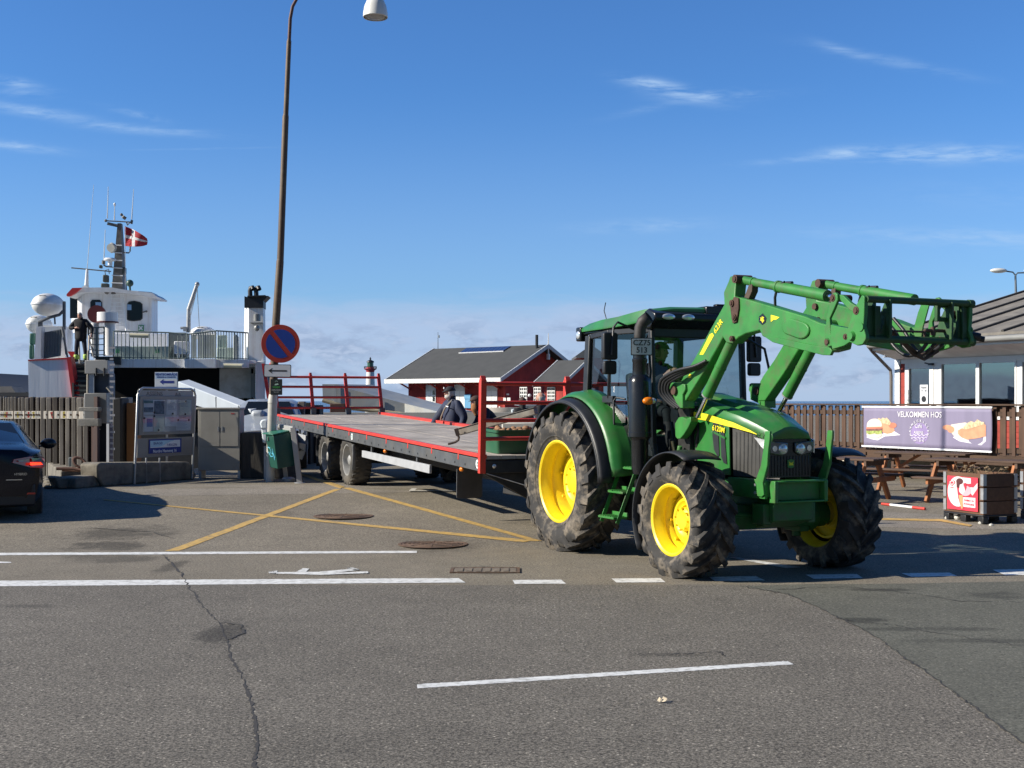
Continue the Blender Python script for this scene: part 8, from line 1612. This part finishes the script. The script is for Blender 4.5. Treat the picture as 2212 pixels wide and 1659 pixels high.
for x0, x1, kind in ((470, 612, 1), (885, 1035, 0), (1335, 1505, 0)):
    a, c = hx(x0), hx(x1); mb = MB(); mb.box(a, c, yw - .08, yw - .04, .3, ztop); d = mb.build('door', HW, t, bevel=.01); mb = MB(); mb.box(a + .03, c - .03, yw - .085, yw - .081, ztop - .58, ztop - .02); mb.build('eave_shade_band', mat('door_head_shade', (.52, .51, .49), .6), d)  # eave shade painted as a darker band across each door top
    mb = MB(); mb.box((a + c) / 2 - .01, (a + c) / 2 + .01, yw - .09, yw - .086, .3, ztop - .55); mb.build('door_joint', GREYP, d)
    if kind:
        for y0, y1 in ((690, 755), (775, 850)): mb = MB(); p = hh('G', 575, y1, yw); q = hh('G', 608, y0, yw); mb.box(p.x, q.x, yw - .095, yw - .086, p.z, q.z); mb.build('door_pane', GLD, d)
for x, y, w, h in ((1660, 748, 38, 22), (1615, 820, 50, 45), (1675, 820, 60, 50), (1540, 935, 24, 24)): p = hh('G', x, y, yw - .05); k2 = .14881 * 105 / FPX; mb = MB(); mb.box(p.x - w * k2 / 2, p.x + w * k2 / 2, yw - .09, yw - .04, p.z - h * k2 / 2, p.z + h * k2 / 2); mb.build('wall_plate', HW, t)
p = hh('G', 1085, 830, yw - .1); mb = MB(); mb.box(p.x - .35, p.x + .35, yw - .2, yw - .1, p.z - .7, p.z + .1); mb.box(p.x - .35, p.x + .35, yw - .25, yw - .06, p.z + .1, p.z + .5); mb.build('blue_post_box', mat('box_blue', (.10, .30, .5), .5), t)
# solar panels, chimney, poles
sv = bpy.data.objects.new('solar_array', None); COL.objects.link(sv); sv.parent = rf
def onroof(k, x, y): 
    u, v = px(k, x, y); Mi = HM_.inverted(); o = Mi @ Vector((0, 0, CAM_H)); d = Mi.to_3x3() @ Vector(((u - CU) / FPX, 1, (CV - v) / FPX)); m = (ZR_ - ZE) / b; s = (ZR_ - o.z + m * o.y) / (d.z - m * d.y); return o + d * s
c4 = [onroof('G', 960, 155), onroof('G', 1590, 130), onroof('G', 1700, 62), onroof('G', 1050, 92)]
mb = MB()
for i in range(10):
    s0, s1 = i / 10 + .004, (i + 1) / 10 - .004; q = [c4[0].lerp(c4[1], s0), c4[0].lerp(c4[1], s1), c4[3].lerp(c4[2], s1), c4[3].lerp(c4[2], s0)]; mb.add([p + Vector((0, 0, .10)) for p in q] + [p + Vector((0, 0, .04)) for p in q], [(0, 1, 2, 3), (7, 6, 5, 4), (0, 4, 5, 1), (1, 5, 6, 2), (2, 6, 7, 3), (3, 7, 4, 0)])
mb.build('solar_panels', mat('solar_blue', (.035, .05, .13), .2, .2, .1, 3, coat=1), sv, fix=True, smooth=0)
mb = MB(); mb.bar(c4[0] + Vector((-.1, 0, .05)), c4[1] + Vector((.05, 0, .05)), .10, .10); mb.build('rail', ALU, sv)
p = onroof('3', 2065, 290); mb = MB(); mb.cyl(p + Vector((0, 0, -.2)), p + Vector((0, 0, 1.15)), .13, n=14); mb.build('chimney', BLK, rf)
mb = MB(); mb.cyl((.06, 0, ZR_ - .8), (.06, 0, ZR_ + 1.0), .06, .03); mb.box(-.05, .16, -.10, .10, ZR_ - 1.3, ZR_ - .8); mb.build('gable_spire', HW, t); mb = MB(); p = hit(HM_, '3', 1403, 308, 1, 0); mb.cyl((p.x, 0, p.z - .1), (p.x, 0, p.z + 1.75), .04, .02); mb.box(p.x + .0, p.x + .16, -.05, .05, p.z + 1.2, p.z + 1.45); mb.build('ridge_pole', mat('pole_slate', (0, 0, 0)), t)
# low wing on the right
Q0 = at('4', 315, 745, 99.5); WMx = axes(Vector((Q0.x, Q0.y, 0)), e, -n_); t = thing('house_wing', 'lower red wing of the harbour house with white french windows', 'building', WMx)
ZR2 = Q0.z; EA = at('4', 55, 915, 95); b2_ = 4.6; ZE2 = CAM_H + (CV - 826) / FPX * 95.5
e1x = hit(WMx, '4', 440, 915, 2, ZE2).x; e0x = hit(WMx, '4', 50, 915, 2, ZE2).x; b2_ = -hit(WMx, '4', 440, 915, 2, ZE2).y
mb = MB(); roofslab(mb, e0x, e1x, -b2_, ZE2, 0, ZR2, .16); roofslab(mb, e0x, e1x, b2_, ZE2, 0, ZR2, .16); mb.build('roof', ROOF, t, fix=True)
mb = MB(); [roofslab(mb, e1x, e1x + .08, s * (b2_ + .1), ZE2 - .02, 0, ZR2 + .05, .26) for s in (-1, 1)]; roofslab(mb, e0x - .08, e0x, -b2_ - .1, ZE2 - .02, 0, ZR2 + .05, .26); mb.build('barge_board', mat('barge_white', (0, 0, 0)), t, fix=True)
y2 = -(b2_ - .7); z2 = ZE2 + (ZR2 - ZE2) * .7 / b2_ - .17
mb = MB(); mb.box(e0x + .5, e1x - .6, y2, -y2, .1, z2); mb.prism([(y2, z2), (-y2, z2), (0, ZR2 - .25)], e1x - .75, e1x - .6, 0); mb.build('wall', REDH, t)
for x0, x1 in ((95, 152), (205, 262), (312, 373)):
    p = hit(WMx, '4', x0, 1070, 1, y2 - .05); q = hit(WMx, '4', x1, 953, 1, y2 - .05); mb = MB(); mb.box(p.x, q.x, y2 - .08, y2 - .02, p.z, q.z); w = mb.build('french_window', HW, t); mb = MB(); 
    for i in range(4):
        for j in range(4): wx = (q.x - p.x); hz = (q.z - p.z); xx = p.x + wx * (.08 + .23 * i + (.03 if i > 1 else -.01)); zz = p.z + hz * (.06 + .24 * j); mb.box(xx, xx + wx * .15, y2 - .09, y2 - .082, zz, zz + hz * .16)
    mb.build('panes', GLD, w)
for x in (172, 283): p = hit(WMx, '4', x, 1020, 1, y2 - .05); mb = MB(); mb.ball(p, .13, n=12, k=8); mb.build('wall_lamp', WHITE, t)
# dark gabled roof beyond the cab
O_ = Vector((6, 125, 0)); t = thing('far_gabled_roof', 'dark gabled roof showing just left of the tractor cab', 'building', O_); r_ = lambda x, y, Y=125: at('4', x, y, Y) - O_
mb = MB(); mb.prism([(p.x, p.z) for p in (r_(535, 708), (r_(660, 618)), r_(790, 708), r_(790, 722), r_(545, 722))], 0, 9, 1); mb.build('roof', mat('far_roof', (.13, .14, .15), .8), t); mb = MB(); a, c = r_(580, 722), r_(760, 900); mb.box(a.x, c.x, .5, 8, 0, a.z); mb.build('wall', REDH, t)
# lighthouse
LH = at('v', 800, 866, 190); LH.z = -1.2; t = thing('lighthouse', 'small white lighthouse with a red gallery and green lantern', 'lighthouse', LH); kk = 190 / FPX; zz = lambda v: CAM_H + (CV - v) * kk + 1.2
mb = MB(); mb.lathe([(11.5 * kk, 0), (11.0 * kk, zz(855)), (8.6 * kk, zz(806)), (8.2 * kk, zz(803))], n=28); mb.build('tower', HW, t)
mb = MB(); mb.lathe([(8.4 * kk, zz(804)), (9.5 * kk, zz(800)), (13.5 * kk, zz(797.5)), (13.5 * kk, zz(796.5)), (8.5 * kk, zz(796.4)), (8.5 * kk, zz(793)), (.01, zz(793))], n=28); mb.build('gallery', mat('lighthouse_red', (.40, .03, .04), .5), t)
mb = MB()
for k in range(14): a = k * 2 * math.pi / 14; mb.cyl((13 * kk * math.cos(a), 13 * kk * math.sin(a), zz(796.5)), (13.4 * kk * math.cos(a), 13.4 * kk * math.sin(a), zz(792)), .04, n=4)
mb.lathe([(13.6 * kk, zz(792)), (13.6 * kk, zz(791.4)), (13.2 * kk, zz(791.4))], n=28); mb.build('gallery_rail', BLK, t)
mb = MB(); mb.cyl((0, 0, zz(793)), (0, 0, zz(783)), 6.8 * kk, n=10); mb.build('lantern', mat('lantern_glass_green', (.06, .14, .09), .2, 0, .2, 1), t, smooth=0)
mb = MB(); mb.lathe([(8.4 * kk, zz(783)), (7.6 * kk, zz(780)), (3 * kk, zz(778)), (1.2 * kk, zz(776)), (2.2 * kk, zz(774.5)), (1.2 * kk, zz(772.8)), (.02, zz(771))], n=20); mb.build('lantern_roof', BLK, t)
mb = MB(); mb.box(-.35, .35, -11.3 * kk, -10.5 * kk, zz(858), zz(848)); mb.build('tower_window', GLD, t)
mb = MB(); random.seed(6)
for k in range(160): mb.ball((LH.x + random.uniform(-60, 45), LH.y + random.uniform(-4, 4), -1.3 + random.uniform(0, .5)), (random.uniform(.6, 1.4), random.uniform(.6, 1.2), random.uniform(.4, .8)), n=6, k=4, rot=Matrix.Rotation(random.uniform(0, 3), 3, 'Z'))
tag(mb.build('breakwater', CONC, smooth=10), None, None, kind='structure')
# folded aluminium gangway
GY = 36.0; GO = at('3', 628, 640, GY); t = thing('gangway', 'long pale aluminium gangway lying raised behind the trailer, tapering to the right', 'gangway', GO)
g = lambda x, y, Y=GY: at('3', x, y, Y) - GO
AL2 = mat('dull_aluminium', (.36, .38, .38), .55, .3, .12, 3, dirt=(.40, .34, .24), dirt_amt=.5, dscale=1.5)
top_ = [g(628, 532), g(722, 532), g(800, 562), g(1180, 662), g(1400, 715, GY - 2)]; bot_ = [g(632, 640), g(730, 668), g(800, 690), g(1180, 735), g(1400, 772, GY - 2)]
dv = Vector((.9, 1.3, 0)); nn = len(top_); vs = top_ + bot_ + [p + dv for p in top_] + [p + dv for p in bot_]
fs = [(i, i + 1, nn + i + 1, nn + i) for i in range(nn - 1)] + [(2 * nn + i, 3 * nn + i, 3 * nn + i + 1, 2 * nn + i + 1) for i in range(nn - 1)] + [(i, 2 * nn + i, 2 * nn + i + 1, i + 1) for i in range(nn - 1)] + [(nn + i, nn + i + 1, 3 * nn + i + 1, 3 * nn + i) for i in range(nn - 1)] + [(0, nn, 3 * nn, 2 * nn), (nn - 1, 3 * nn - 1, 4 * nn - 1, 2 * nn - 1)]
mb = MB(); mb.add(vs, fs); mb.build('shell', AL2, t, fix=True, smooth=20)
mb = MB(); mb.tube([p + Vector((0, -.05, 0)) for p in bot_], .06, n=8); mb.build('lower_chord', mat('chord_ochre', (.34, .29, .19), .6), t); mb = MB(); [mb.bar(g(x, y0, GY - .05 - (2 if x > 1300 else 0)), g(x, y1, GY - .05 - (2 if x > 1300 else 0)), .06, .04, (0, 1, 0)) for x, y0, y1 in ((715, 535, 660), (1010, 630, 715))]; mb.build('stiffener', AL2, t)
# timber stacks and piles behind the trailer
def tim(name, label, k, x0, y0, x1, y1, Y, m, lean=0, d=.6):
    a = at(k, x0, y1, Y); c = at(k, x1, y0, Y); o = Vector((a.x, Y, 0)); M = MB(); M.hexa([Vector(p) for p in ((0, 0, .2), (c.x - a.x, 0, .2), (c.x - a.x, d, .2), (0, d, .2), (lean, 0, c.z), (c.x - a.x + lean, 0, c.z), (c.x - a.x + lean, d, c.z), (lean, d, c.z))]); ob = M.build(name, m, None, bevel=.02); ob.location = o; return tag(ob, label, 'pile')
tim('mooring_pile', 'broad grey brown mooring pile leaning, first behind the trailer rear rack', '3', 408, 652, 470, 800, 31, WOODS[2], .10); tim('mooring_pile', 'pale grey plank pile beside the leaning mooring pile', '3', 432, 648, 480, 800, 30.6, WOODS[1], .12, .15); tim('mooring_pile', 'dark square mooring pile next to the pale plank pile', '3', 495, 655, 550, 800, 31, mat('black_timber', (0, 0, 0)))
tim('mooring_pile', 'low wide dark timber block between the rear rack posts', '3', 560, 672, 612, 800, 31.5, mat('black_timber', (0, 0, 0))); tim('mooring_pile', 'red brown timber pile under the raised gangway end', '3', 678, 662, 782, 800, 34, mat('corten_dark', (.07, .03, .02), .8, 0, .2, 4))
a = at('3', 610, 742, 33); tag(MB().box(a.x, a.x + 5.2, 33, 33.35, .1, at('3', 610, 722, 33).z).build('quay_kerb', mat('pale_kerb', (.42, .41, .37), .8, 0, .1, 4)), 'pale concrete kerb along the quay behind the trailer', 'kerb')
# low stuff behind the trailer front: fish tubs, barrel, wall
def bx(name, label, cat, k, x0, y0, x1, y1, Y, m, d=.6, zb=None):
    a = at(k, x0, y1, Y); c = at(k, x1, y0, Y); o = MB(); o.box(0, c.x - a.x, 0, d, 0, c.z - (gz(a.x, Y) if zb is None else zb)); ob = o.build(name, m, None, bevel=.03); ob.location = (a.x, Y, gz(a.x, Y) if zb is None else zb); return tag(ob, label, cat)
bx('pallet_tank', 'white plastic tank on pallets seen through the front rack', 'tank', '3', 1830, 790, 2060, 822, 29, mat('ibc_white', (.55, .52, .44), .6, 0, .1, 3, stretch=(8, 1, 1)), 1.1)
p = at('G', 1620, 1000, 34); p.z = gz(p.x, 34); mb = MB(); mb.cyl((0, 0, 0), (0, 0, at('G', 1620, 940, 34).z - p.z), .58, .55, n=20); o = mb.build('round_pedestal', mat('pedestal_grey', (.38, .34, .30), .7, 0, .15, 3)); o.location = p; tag(o, 'round pale pedestal standing behind the man with the ginger beard', 'pedestal')
mb = MB(); a = at('G', 1745, 900, 33); c = at('G', 2090, 960, 33); O2 = Vector((a.x, 33, c.z)); mb.hexa([Vector(q) for q in ((.35, 0, 0), (c.x - a.x - .2, 0, 0), (c.x - a.x - .2, 1.2, 0), (.35, 1.2, 0), (0, -.1, a.z - c.z), (c.x - a.x, -.1, a.z - c.z), (c.x - a.x, 1.3, a.z - c.z), (0, 1.3, a.z - c.z))]); mb.box(.5, .7, .2, 1, -1.2, 0); mb.box(c.x - a.x - .7, c.x - a.x - .5, .2, 1, -1.2, 0); o = mb.build('work_boat', mat('pale_blue_hull', (.48, .56, .60), .5), bevel=.03); o.location = O2; tag(o, 'pale blue grey dinghy on stands behind the trailer front rack', 'boat')
